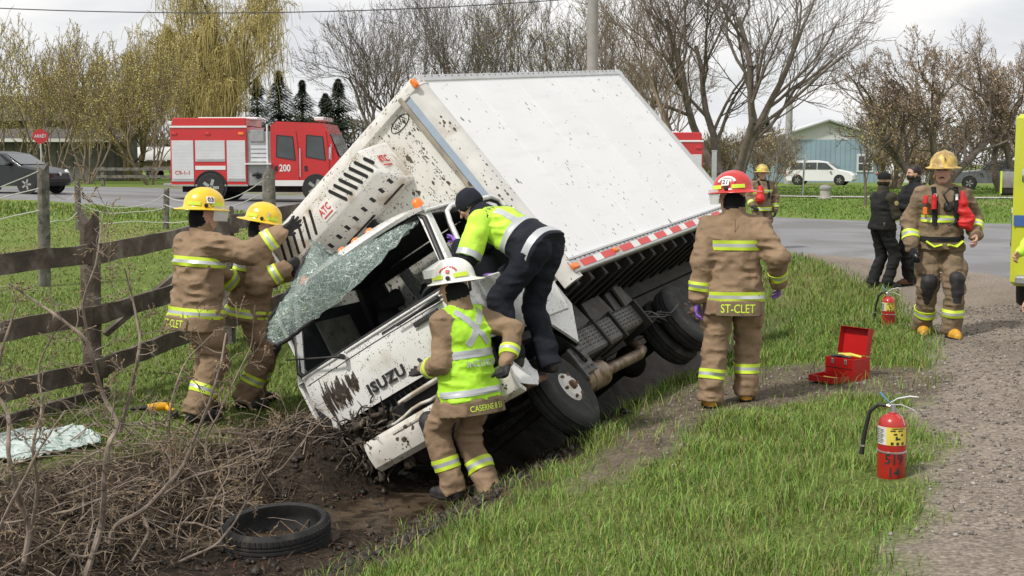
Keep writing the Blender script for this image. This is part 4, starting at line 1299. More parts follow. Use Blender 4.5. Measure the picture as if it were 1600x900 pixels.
    # lettering and plaque
    b = MB(); lettering(b, 'ISUZU', 0.115, (0.893, -0.03, 1.035), (0, 1, 0), (0, 0, 1), 0.006, 0.02, sx=1.15, spacing=1.08); part(b, 'maker_lettering', M_DKTXT)
    b = MB(); b.box((0.886, 0.53, 1.275), (0.012, 0.25, 0.038), ch=0.003); pq = part(b, 'plaque', M_DKTXT)
    rr = random.Random(3); b = MB()
    for k in range(11):
        b.box((0.893, 0.43 + 0.02 * k, 1.277), (0.004, 0.009, 0.012 + 0.01 * rr.random()))
    stuff(part(b, 'plaque_marks', M_PLATE))
    # streaked mud on the front panel's passenger half
    b = MB(); rr = random.Random(8)
    for k in range(58):
        y = -0.64 + 0.0065 * k; top = 1.25 + rr.uniform(-0.07, 0.06) - 0.0012 * k; bot = 0.94 + rr.uniform(0.0, 0.10) + 0.002 * k
        w = rr.uniform(0.005, 0.014)
        if rr.random() < 0.82:
            b.tube([(front_x(y, z) + dent(y, z) + 0.001, y + 0.012 * math.sin(9 * z + k), z) for z in np.linspace(top, bot, 6)], [w * 0.4, w, w * 1.2, w, w * 0.9, w * 0.3], 5, flat=1.0)
    stuff(part(b, 'mud_streaks', M_CABMUD, 60))
    # grille: black mesh recess, then two broken white bars
    b = MB(); b.box((0.80, 0.05, 0.80), (0.06, 1.60, 0.26)); gm = part(b, 'grille_recess', M_BLACK)
    for k in range(26):
        q = MB(); q.box((0.838, -0.62 + 0.055 * k, 0.868), (0.02, 0.008, 0.07)); q.build('grille_rib', M_INT2, cab)
    b = MB(); b.tube([(0.875, y, 0.855 - 0.02 * (0.8 - y)) for y in np.linspace(-0.03, 0.78, 8)], [0.026] + [0.034] * 6 + [0.03], 10, flat=0.6); part(b, 'grille_bar', M_BUMPER, 60)
    b = MB(); b.tube([(0.885, y, 0.765 - 0.04 * (0.8 - y) + 0.012 * math.sin(16 * y)) for y in np.linspace(-0.22, 0.80, 12)], [0.016] + [0.028] * 10 + [0.022], 10, flat=0.6); part(b, 'grille_bar', M_BUMPER, 60)
    for y in (0.66, -0.62):
        b = MB(); b.box((0.84, y, 0.80), (0.06, 0.26, 0.17), ch=0.03); part(b, 'headlamp', M_INT2 if y < 0 else mat('lamp_lens', (0.55, 0.57, 0.58), rough=0.1, var=0.1, coat=1.0), 40)
    # bumper torn off at the passenger end
    def bump(y):
        x = 0.97 - 0.06 * max(0, (y - 0.6)) / 0.4
        return [(x, y, 0.70), (x + 0.025, y, 0.67), (x + 0.03, y, 0.58), (x + 0.012, y, 0.49), (x - 0.04, y, 0.45), (x - 0.06, y, 0.47), (x - 0.01, y, 0.52), (x, y, 0.58), (x - 0.01, y, 0.66)]
    b = MB(); b.loft([bump(y) for y in np.linspace(-0.42, 0.98, 12)])
    bp = part(b, 'bumper', M_BUMPER, 40, 'bent muddy white front bumper torn loose at one end')
    b = MB(); b.box((0.995, 0.05, 0.655), (0.02, 0.36, 0.03), ch=0.008); part(b, 'bumper_rib', M_BUMPER, 40)
    # torn step and fender pieces by the front wheel
    b = MB(); b.sheet([[(0.86 - 0.30 * t, 0.92 + 0.10 * math.sin(3 * t) * u, 0.66 - 0.16 * u + 0.05 * math.sin(7 * t + 2 * u)) for u in np.linspace(0, 1, 4)] for t in np.linspace(0, 1, 6)], 0.012); part(b, 'torn_fender', M_CAB, 30)
    b = MB(); b.box((0.52, 0.80, 0.50), (0.34, 0.24, 0.05), ch=0.01); b.tube([(0.64, 0.76, 0.5), (0.62, 0.76, 0.8)], 0.02, 8); b.tube([(0.40, 0.76, 0.5), (0.42, 0.76, 0.8)], 0.02, 8); part(b, 'entry_step', M_RUST, 40)
    # mud and torn roots packed into the smashed corner
    rr = np.random.default_rng(5); b = MB()
    for k in range(230):
        p = np.array([0.87 + rr.normal(0, 0.05), -0.54 + rr.normal(0, 0.20), min(0.86, 0.74 + rr.normal(0, 0.11))]); pts = [p]
        d = rr.normal(0, 1, 3); d[0] = abs(d[0]) * 0.4; d /= np.linalg.norm(d)
        for q in range(4):
            d = d + rr.normal(0, 0.5, 3); d /= np.linalg.norm(d); p = p + d * 0.05; pts.append(p)
        b.tube(pts, [0.012, 0.01, 0.008, 0.006, 0.003], 4)
    for k in range(130):
        c = np.array([0.84 + rr.normal(0, 0.04), -0.58 + rr.normal(0, 0.20), min(0.84, 0.68 + rr.normal(0, 0.12))])
        b.box(c, rr.uniform(0.03, 0.11, 3), frame_z(rr.normal(0, 1, 3)), ch=0.012)
    stuff(part(b, 'packed_mud', M_CABMUD, 50))
    return cab
CAB = build_cab()

# peeled windshield: laminated sheet still held along the roof edge, folded out to the left
def peeled_glass():
    up_ = [(655, 333, 9.50), (612, 360, 9.62), (570, 382, 9.75), (535, 400, 9.80), (512, 398, 9.72), (492, 378, 9.66), (474, 412, 9.62), (455, 450, 9.60), (436, 476, 9.62), (420, 500, 9.66)]
    lo_ = [(662, 338, 9.49), (640, 362, 9.50), (612, 392, 9.48), (580, 425, 9.46), (545, 458, 9.45), (512, 484, 9.45), (482, 506, 9.47), (456, 526, 9.50), (436, 538, 9.55), (416, 530, 9.62)]
    def res(p, n):
        p = np.array([list(at_y(*q)) for q in p]); t = np.linspace(0, len(p) - 1, n)
        return np.stack([np.interp(t, np.arange(len(p)), p[:, k]) for k in range(3)], 1)
    n, m = 40, 14
    A, B = res(up_, n), res(lo_, n)
    rr = np.random.default_rng(2)
    G = []
    for j in range(m):
        t = j / (m - 1)
        row = A * (1 - t) + B * t
        bul = 0.10 * math.sin(math.pi * t) * np.sin(np.linspace(0, math.pi, n))
        row = row + np.outer(bul, np.array([-0.25, -0.85, 0.45])) + rr.normal(0, 0.006, row.shape)
        G.append(row)
    Mi = np.array(m4(RB, TB).inverted())
    G = [[(Mi[:3, :3] @ p + Mi[:3, 3]) for p in row] for row in G]
    b = MB(); b.sheet(G, 0.006)
    ws = b.build('windshield_glass', M_CRACK, truck, smooth=50, label='crazed greenish windshield peeled out of its frame')
    b = MB(); b.tube([G[0][k] for k in range(23, n)] + [G[m - 1][k] for k in range(n - 1, n - 16, -1)], 0.017, 6); b.build('rubber_seal', M_BLACK, ws, smooth=60)
    # crumbs of glass fringing the jagged top edge
    b = MB()
    for k in range(10, 26):
        p = np.array(G[0][k]); b.box(p + rr.normal(0, 0.012, 3), rr.uniform(0.02, 0.06, 3) * [1, 1, 0.2], frame_z(rr.normal(0, 1, 3)))
    stuff(b.build('glass_crumbs', M_CRACK, ws))
peeled_glass()
# ------------------------------------------------------------------ people: bodies grown from distance fields
M_GEAR = mat('turnout_cloth', (0.262, 0.180, 0.112), rough=0.85, var=0.14, vscale=5, bump=0.010, bscale=16, color2=(0.17, 0.115, 0.07), c2scale=4.5, c2lo=0.55, c2hi=0.75, spec=0.25)
M_GEAR2 = mat('turnout_cloth_worn', (0.205, 0.150, 0.095), rough=0.85, var=0.16, vscale=5, bump=0.010, bscale=16, color2=(0.10, 0.075, 0.05), c2scale=4.5, c2lo=0.52, c2hi=0.75, spec=0.25)
M_LIME = mat('lime_tape', (0.60, 0.78, 0.05), rough=0.5, var=0.06)
M_SILV = mat('silver_tape', (0.48, 0.50, 0.51), rough=0.4, metal=0.15, var=0.06)
M_VEST = mat('hi_vis_vest', (0.44, 0.80, 0.035), rough=0.7, var=0.09, vscale=5, bump=0.008, bscale=12)
M_HVYEL = mat('hi_vis_jacket', (0.52, 0.84, 0.06), rough=0.7, var=0.08, vscale=6, bump=0.008, bscale=13)
M_NAVY = mat('navy_cloth', (0.012, 0.014, 0.022), rough=0.85, var=0.25, vscale=5, bump=0.008, bscale=14, spec=0.3)
M_BLKCL = mat('black_cloth', (0.014, 0.014, 0.015), rough=0.85, var=0.3, vscale=6, bump=0.008, bscale=14, spec=0.3)
M_OLIVE = mat('olive_uniform', (0.050, 0.045, 0.030), rough=0.85, var=0.2, vscale=6, bump=0.006, bscale=14, spec=0.3)
M_HOOD = mat('black_hood', (0.010, 0.010, 0.011), rough=0.9, var=0.3, bump=0.004, bscale=40, spec=0.2)
M_SKIN = mat('skin', (0.52, 0.30, 0.22), rough=0.5, var=0.08, vscale=18, sub=0.1)
M_HAIR = mat('dark_hair', (0.02, 0.014, 0.010), rough=0.6, var=0.3, vscale=40, bump=0.003, bscale=120)
M_HYEL = mat('helmet_yellow', (0.78, 0.52, 0.02), rough=0.28, var=0.07, vscale=8, coat=0.4, color2=(0.55, 0.34, 0.03), c2scale=9, c2lo=0.62, c2hi=0.8)
M_HWHT = mat('helmet_white', (0.76, 0.74, 0.68), rough=0.3, var=0.05, vscale=8, coat=0.4)
M_HRED = mat('helmet_red', (0.52, 0.03, 0.025), rough=0.3, var=0.1, vscale=8, coat=0.4)
M_HGOLD = mat('helmet_sooted', (0.62, 0.43, 0.10), rough=0.45, var=0.2, vscale=10, color2=(0.35, 0.24, 0.09), c2scale=12)
M_VISOR = mat('visor_clear', (0.75, 0.78, 0.74), rough=0.08, var=0.03, alpha=0.35)
M_GLOVE = mat('black_glove', (0.02, 0.02, 0.02), rough=0.75, var=0.3, vscale=30, bump=0.003, bscale=70)
M_GRNTAB = mat('green_glove_trim', (0.28, 0.72, 0.03), rough=0.6, var=0.08)
M_PURP = mat('nitrile_purple', (0.27, 0.13, 0.55), rough=0.4, var=0.08, vscale=20)
M_BOOTY = mat('yellow_boot', (0.60, 0.31, 0.03), rough=0.6, var=0.2, vscale=14, color2=(0.28, 0.16, 0.05), c2scale=14, c2lo=0.55, c2hi=0.75)
M_BOOTB = mat('black_boot', (0.018, 0.017, 0.016), rough=0.55, var=0.3, vscale=14, color2=(0.07, 0.055, 0.04), c2scale=12, c2lo=0.55, c2hi=0.75)
M_SOLE = mat('boot_sole', (0.02, 0.019, 0.018), rough=0.85, var=0.3)
M_BAG = mat('red_bag', (0.58, 0.018, 0.018), rough=0.6, var=0.12, vscale=10, bump=0.01, bscale=14)
M_KNEE = mat('knee_pad', (0.022, 0.022, 0.022), rough=0.7, var=0.3, vscale=20, bump=0.003, bscale=60)

def nrm(v):
    v = np.asarray(v, float); return v / (np.linalg.norm(v) + 1e-12)

def surface_nets(D, org, h):
    S = D < 0
    nx_, ny_, nz_ = D.shape
    c = np.zeros((nx_ - 1, ny_ - 1, nz_ - 1), np.int8)
    for i in (0, 1):
        for j in (0, 1):
            for k in (0, 1):
                c += S[i:nx_ - 1 + i, j:ny_ - 1 + j, k:nz_ - 1 + k]
    act = (c > 0) & (c < 8)
    ia, ja, ka = np.nonzero(act)
    n = len(ia)
    idx = np.full(act.shape, -1, np.int64); idx[ia, ja, ka] = np.arange(n)
    acc = np.zeros((n, 3)); cnt = np.zeros(n)
    corners = [(i, j, k) for i in (0, 1) for j in (0, 1) for k in (0, 1)]
    for a in corners:
        for ax in range(3):
            if a[ax] == 0:
                b = list(a); b[ax] = 1
                da = D[ia + a[0], ja + a[1], ka + a[2]]; db = D[ia + b[0], ja + b[1], ka + b[2]]
                m = (da < 0) != (db < 0)
                t = np.where(m, da / np.where(m, da - db, 1), 0)
                p = np.array(a, float)[None] + np.outer(t, np.array(b) - np.array(a))
                acc[m] += p[m]; cnt[m] += 1
    V = (np.stack([ia, ja, ka], 1) + acc / cnt[:, None]) * h + org
    quads = []
    for ax in range(3):
        sl0 = [slice(None)] * 3; sl1 = [slice(None)] * 3
        sl0[ax] = slice(0, -1); sl1[ax] = slice(1, None)
        e = S[tuple(sl0)] != S[tuple(sl1)]
        ins = S[tuple(sl0)]
        I = np.stack(np.nonzero(e), 1)
        u, v = (ax + 1) % 3, (ax + 2) % 3
        ok = (I[:, u] > 0) & (I[:, v] > 0) & (I[:, u] < D.shape[u] - 1) & (I[:, v] < D.shape[v] - 1)
        I = I[ok]
        q = []
        for du, dv in ((-1, -1), (0, -1), (0, 0), (-1, 0)):
            J = I.copy(); J[:, u] += du; J[:, v] += dv
            q.append(idx[J[:, 0], J[:, 1], J[:, 2]])
        q = np.stack(q, 1)
        f = ins[I[:, 0], I[:, 1], I[:, 2]]
        q[~f] = q[~f][:, ::-1]
        quads.append(q)
    Q = np.concatenate(quads)
    return V, Q[(Q >= 0).all(1)]

class Field:
    """union of soft primitives; every primitive carries a material slot and a group name"""
    def __init__(s):
        s.p = []
    def cone(s, a, b, ra, rb, mi=0, g='', k=0.03, flat=None, fdir=None, w=0.0):
        s.p.append(dict(t='c', a=np.asarray(a, float), b=np.asarray(b, float), ra=ra, rb=rb, mi=mi, g=g, k=k, flat=flat, fdir=fdir, w=w))
    def ell(s, c, r, M=None, mi=0, g='', k=0.02, w=0.0):
        s.p.append(dict(t='e', c=np.asarray(c, float), r=np.asarray(r, float), M=np.eye(3) if M is None else np.asarray(M), mi=mi, g=g, k=k, w=w))
    def loft(s, pts, rx, ry, X, mi=0, g='', k=0.03, w=0.0, hem=True, e=2.5):
        s.p.append(dict(t='l', pts=np.asarray(pts, float), rx=np.asarray(rx, float), ry=np.asarray(ry, float), X=nrm(X), mi=mi, g=g, k=k, w=w, hem=hem, e=e))
    def one(s, p, P):
        if p['t'] == 'c':
            ba = p['b'] - p['a']; l2 = ba @ ba + 1e-12
            q = P - p['a']
            t = np.clip(q @ ba / l2, 0, 1)
            d = q - t[:, None] * ba
            if p['flat']:
                fd = p['fdir']; c = d @ fd
                d = d + np.outer(c * (1 / p['flat'] - 1), fd)
            return np.linalg.norm(d, axis=1) - (p['ra'] + (p['rb'] - p['ra']) * t)
        if p['t'] == 'e':
            q = (P - p['c']) @ p['M']
            n = np.linalg.norm(q / p['r'], axis=1)
            return (n - 1) * p['r'].min()
        pts = p['pts']; n = len(pts)
        best = np.full(len(P), 1e9); T = np.zeros(len(P)); ov = np.zeros(len(P))
        for i in range(n - 1):
            d = pts[i + 1] - pts[i]; l2 = d @ d
            t = (P - pts[i]) @ d / l2
            tc = np.clip(t, 0, 1)
            e = P - pts[i] - tc[:, None] * d
            ds = (e * e).sum(1)
            m = ds < best
            best = np.where(m, ds, best); T = np.where(m, i + tc, T)
            o = np.where(t < 0, -t, np.where(t > 1, t - 1, 0)) * math.sqrt(l2)
            ov = np.where(m, o, ov)
        c = np.stack([np.interp(T, np.arange(n), pts[:, j]) for j in range(3)], 1)
        i = np.minimum(T.astype(int), n - 2)
        ax = (pts[1:] - pts[:-1])[i]; ax = ax / np.linalg.norm(ax, axis=1, keepdims=True)
        q = P - c
        q = q - ax * (q * ax).sum(1)[:, None]
        X = p['X'][None] - ax * (ax @ p['X'])[:, None]; X /= np.linalg.norm(X, axis=1, keepdims=True)
        Y = np.cross(ax, X)
        rx = np.interp(T, np.arange(n), p['rx']); ry = np.interp(T, np.arange(n), p['ry'])
        e_ = p['e']
        u = np.abs((q * X).sum(1)) / rx; v = np.abs((q * Y).sum(1)) / ry
        r = (u ** e_ + v ** e_) ** (1 / e_)
        d = (r - 1) * np.minimum(rx, ry)
        return np.where(ov > 0, np.where(d > 0, np.hypot(d, ov), np.maximum(d, ov)), d)
    def bounds(s, p, pad):
        if p['t'] == 'c':
            r = max(p['ra'], p['rb']) * max(1, p['flat'] or 1); return np.minimum(p['a'], p['b']) - r - pad, np.maximum(p['a'], p['b']) + r + pad
        if p['t'] == 'e':
            r = p['r'].max(); return p['c'] - r - pad, p['c'] + r + pad
        r = max(p['rx'].max(), p['ry'].max()); return p['pts'].min(0) - r - pad, p['pts'].max(0) + r + pad
    def dist(s, P, groups=None):
        D = np.full(len(P), 1.0); raw = np.full(len(P), 9.0); win = np.zeros(len(P), int)
        for n, p in enumerate(s.p):
            if groups and p['g'] not in groups:
                continue
            lo, hi = s.bounds(p, 0.06)
            m = np.nonzero(((P > lo) & (P < hi)).all(1))[0]
            if not len(m):
                continue
            d = s.one(p, P[m])
            w = d < raw[m]
            raw[m] = np.where(w, d, raw[m]); win[m] = np.where(w, n, win[m])
            k = p['k']
            if k > 0:
                hh = np.clip(0.5 + 0.5 * (D[m] - d) / k, 0, 1)
                D[m] = D[m] * (1 - hh) + d * hh - k * hh * (1 - hh)
            else:
                D[m] = np.minimum(D[m], d)
        return D, win
    def distw(s, P, groups=None):
        D, win = s.dist(P, groups)
        wr = np.array([p['w'] for p in s.p])[win]
        b = np.nonzero((np.abs(D) < 0.05) & (wr > 0))[0]
        if len(b):
            D[b] += wr[b] * s.folds(P[b], s.seed)
        return D, win
    seed = 0
    def mesh(s, h, seed=0):
        s.seed = seed
        lo = np.min([s.bounds(p, 0.02)[0] for p in s.p], 0); hi = np.max([s.bounds(p, 0.02)[1] for p in s.p], 0)
        n = np.ceil((hi - lo) / h).astype(int) + 2
        ax = [lo[i] + h * np.arange(n[i]) for i in range(3)]
        G = np.stack(np.meshgrid(*ax, indexing='ij'), -1).reshape(-1, 3)
        D, win = s.dist(G)
        wr = np.array([p['w'] for p in s.p])[win]
        b = np.nonzero((np.abs(D) < 0.05) & (wr > 0))[0]
        if len(b):
            D[b] += wr[b] * s.folds(G[b], seed)
        V, Q = surface_nets(D.reshape(n), lo, h)
        _, wv = s.dist(V)
        mi = np.array([p['mi'] for p in s.p])[wv]
        mq = np.sort(mi[Q], 1)
        return V, Q, mq[:, 1]
    @staticmethod
    def folds(P, seed):
        a = vnoise(P * [1, 1, 1.5], 7.5, 2, seed)
        r = 1 - 2 * np.abs(vnoise(P * [0.8, 0.8, 1.9], 9.0, 1, seed + 3))
        r2 = 1 - 2 * np.abs(vnoise(P * [1.2, 1.2, 2.2], 16.0, 1, seed + 5))
        return 0.7 * a + 0.9 * (0.35 - r) + 0.3 * (0.35 - r2)

# ---- shared templates -------------------------------------------------
_cache = {}
def hand_mesh(pose, mirror, fat, m, m2=None):
    key = ('hand', pose, mirror, fat, m.name)
    if key in _cache:
        return _cache[key]
    F = Field()
    curl, spread, th = {'relaxed': (32, 5, 30), 'grip': (68, 3, 35), 'flat': (10, 8, 45), 'spread': (14, 16, 60)}[pose]
    e = fat
    F.cone((0, 0, -0.05), (0, 0, 0.01), 0.030 + e, 0.031 + e, k=0.015, flat=0.75, fdir=np.array([0, 1.0, 0]))
    for x, zz in ((-0.028, 0.085), (-0.009, 0.092), (0.010, 0.090), (0.029, 0.083)):
        F.cone((x * 0.7, 0, 0.012), (x, 0, zz), 0.017 + e, 0.0125 + e, k=0.016)
    lens = {-0.028: 0.060, -0.009: 0.074, 0.010: 0.080, 0.029: 0.070}
    for x, zz in ((-0.028, 0.085), (-0.009, 0.092), (0.010, 0.090), (0.029, 0.083)):
        L_ = lens[x]; p = np.array([x, 0, zz]); sp = R(spread) * x / 0.028
        ang = 0
        for j, fr in enumerate((0.45, 0.31, 0.24)):
            ang += R(curl) * (0.8, 1.0, 0.7)[j]
            d = np.array([math.sin(sp) * math.cos(ang), -math.sin(ang), math.cos(sp) * math.cos(ang)])
            q = p + d * L_ * fr * 1.12
            F.cone(p, q, 0.0098 + e - 0.0008 * j, 0.0090 + e - 0.0009 * j, k=0.004)
            p = q
    p0 = np.array([0.024, -0.006, 0.022]); t = R(th)
    d1 = nrm([math.sin(t), -0.35, math.cos(t)]); p1 = p0 + d1 * 0.042
    d2 = nrm([math.sin(t) * 0.75, -0.45, math.cos(t)]); p2 = p1 + d2 * 0.032
    p3 = p2 + nrm([math.sin(t) * 0.4, -0.5, math.cos(t)]) * 0.026
    F.cone(p0, p1, 0.017 + e, 0.0125 + e, k=0.012); F.cone(p1, p2, 0.0118 + e, 0.0105 + e, k=0.004); F.cone(p2, p3, 0.0105 + e, 0.0085 + e, k=0.003)
    V, Q, mi = F.mesh(0.0052)
    if mirror:
        V = V * [-1, 1, 1]; Q = Q[:, ::-1]
    me = fast_mesh('hand', V, Q, m, smooth=True)
    _cache[key] = me
    return me

def boot_mesh(m, tall=0.12):
    key = ('boot', m.name, tall)
    if key in _cache:
        return _cache[key]
    F = Field()
    fz = np.array([0, 0, 1.0])
    F.cone((0, 0.035, 0.052), (0, -0.09, 0.045), 0.048, 0.052, k=0.03)
    F.cone((0, -0.09, 0.045), (0, -0.175, 0.038), 0.053, 0.040, k=0.03)
    F.cone((0, 0.015, 0.07), (0, 0.015, tall), 0.056, 0.066, k=0.03)
    lo, hi = np.array([-0.12, -0.26, -0.03]), np.array([0.12, 0.14, tall + 0.1])
    h = 0.0085
    n = np.ceil((hi - lo) / h).astype(int)
    G = np.stack(np.meshgrid(*[lo[i] + h * np.arange(n[i]) for i in range(3)], indexing='ij'), -1).reshape(-1, 3)
    D, _ = F.dist(G)
    # widen the sole and cut it flat
    D = np.where(G[:, 2] < 0.028, D - 0.006, D)
    D = np.maximum(np.maximum(D, -G[:, 2] + 0.001), G[:, 2] - tall)
    V, Q = surface_nets(D.reshape(n), lo, h)
    me = fast_mesh('boot', V, Q, [m, M_SOLE], smooth=True, mi=(V[Q].mean(1)[:, 2] < 0.027).astype(int))
    _cache[key] = me
    return me

def ik(a, t, l1, l2, pole):
    a, t = np.asarray(a, float), np.asarray(t, float)
    d = t - a; L_ = np.linalg.norm(d)
    L2 = min(L_, (l1 + l2) * 0.998); d = d / L_
    t = a + d * L2
    x = (l1 * l1 - l2 * l2 + L2 * L2) / (2 * L2)
    hgt = math.sqrt(max(l1 * l1 - x * x, 1e-8))
    p = np.asarray(pole, float); p = p - d * (p @ d); p = nrm(p)
    return a + d * x + p * hgt, t

def helmet(parent, c, Mh, shell, number='', sc=1.07, visor='down', tab=True, txtm=None, plate=None):
    """Mh columns: right, forward, up"""
    ring_n = 40
    a_, b_, hgt = 0.122 * sc, 0.150 * sc, 0.135 * sc
    def pt(th, lev):
        s_, z = lev
        x, y = math.sin(th), math.cos(th)          # th 0 = forward
        return np.array([a_ * s_ * x, b_ * s_ * y - 0.006, z])
    levels = []
    for k in range(9):
        t = k / 8 * math.pi / 2
        levels.append((math.sin(t) * 1.0, hgt * math.cos(t) ** 0.9 if k < 8 else 0.0))
    b = MB(); rings = []
    for lev in levels[1:]:
        r = []
        for k in range(ring_n):
            th = 2 * math.pi * k / ring_n
            p = pt(th, lev)
            ridge = 0.010 * sc * math.exp(-(p[0] / (0.022 * sc)) ** 2) * min(1, p[2] / 0.06)
            side = 0.005 * sc * math.exp(-((abs(p[0]) - 0.06 * sc) / (0.016 * sc)) ** 2) * min(1, p[2] / 0.06)
            p[2] += ridge + side
            r.append(p)
        rings.append(r)
    def brim(e, dz, f_, s_, bk):
        r = []
        for k in range(ring_n):
            th = 2 * math.pi * k / ring_n
            p = pt(th, (1.0, 0.0))
            fwd = math.cos(th)
            ext = e * (s_ + (f_ - s_) * max(0, fwd) ** 2 + (bk - s_) * max(0, -fwd) ** 2)
            r.append(p + np.array([math.sin(th), math.cos(th), 0]) * ext + np.array([0, 0, dz - 0.014 * e / 0.05 * (0.4 + 0.6 * max(0, -fwd))]))
        return r
    rings.append(brim(0.012, -0.008, 1, 1, 1))
    rings.append(brim(0.05, -0.010, 0.75, 0.75, 1.35))
    rings.append(brim(0.053, -0.015, 0.75, 0.75, 1.35))
    rings.append(brim(0.05, -0.019, 0.75, 0.75, 1.35))
    rings.append(brim(0.0, -0.020, 1, 1, 1))
    top = np.array([0, -0.006, hgt + 0.010 * sc])
    b.loft(rings, cap=False)
    o = len(b.v); b.add([top], []); b.f += [(k, (k + 1) % ring_n, o) for k in range(ring_n)]; b.m += [0] * ring_n
    b.f = [f[::-1] for f in b.f]
    b.xform(Mh, c)
    hm = b.build('helmet', shell, parent, smooth=55)
    def curved(th0, th1, z0, z1, off, n=10, s0=1.0, s1=1.0):
        g = []
        for i in range(n):
            th = th0 + (th1 - th0) * i / (n - 1); row = []
            for z, s_ in ((z0, s0), ((z0 + z1) / 2, (s0 + s1) / 2), (z1, s1)):
                t = math.sqrt(max(0.02, 1 - max(0, min(1, z / hgt)) ** 2)) if z > 0 else 1.0
                row.append(Mh @ (np.array([math.sin(th) * (a_ * t * s_ + off), math.cos(th) * (b_ * t * s_ + off) - 0.006, z])) + c)
            g.append(row)
        return g
    if tab:
        for th in (-55, 55, -125, 125):
            q = MB(); q.sheet(curved(R(th - 20), R(th + 20), 0.010, 0.040, 0.005)); q.build('trim_tape', M_LIME, hm, smooth=60)
    if visor == 'down':
        q = MB(); q.sheet(curved(R(-72), R(72), -0.105, 0.012, 0.030, 14, 0.95, 1.0), 0.003); q.build('visor', M_VISOR, parent, smooth=60)
    elif visor == 'up':
        q = MB(); q.sheet(curved(R(-70), R(70), 0.03, 0.145, 0.055, 14, 1.0, 1.55), 0.003); q.build('visor', M_VISOR, parent, smooth=60)
    q = MB()
    for th in (-90, 90):
        p = Mh @ np.array([math.sin(R(th)) * (a_ + 0.01), -0.006, 0.012]) + c
        q.lathe([(0.016, -0.006), (0.016, 0.008), (0.001, 0.010)], 10, frame_z(Mh @ np.array([math.sin(R(th)), 0, 0])), p)
    q.build('visor_knob', M_BLACK, hm)
    if number:
        for th, lz in number[1]:
            q = MB(); tt = math.sqrt(1 - (lz / hgt) ** 2)
            p = np.array([math.sin(R(th)) * (a_ * tt + 0.007), math.cos(R(th)) * (b_ * tt + 0.007) - 0.006, lz])
            out = nrm([math.sin(R(th)), math.cos(R(th)), 0.55]); rt = nrm(np.cross([0, 0, 1], out)); up_ = np.cross(out, rt)
            if plate:
                q.box(p + out * 0.001, (0.062, 0.058, 0.006), np.stack([rt, up_, out], 1), 1, 0.002)
            lettering(q, number[0], 0.052, p + out * 0.006, rt, up_, 0.002, 0.012)
            q.xform(Mh, c); q.build('helmet_number', [txtm or M_DKTXT, plate or M_WHT], hm)
    return hm

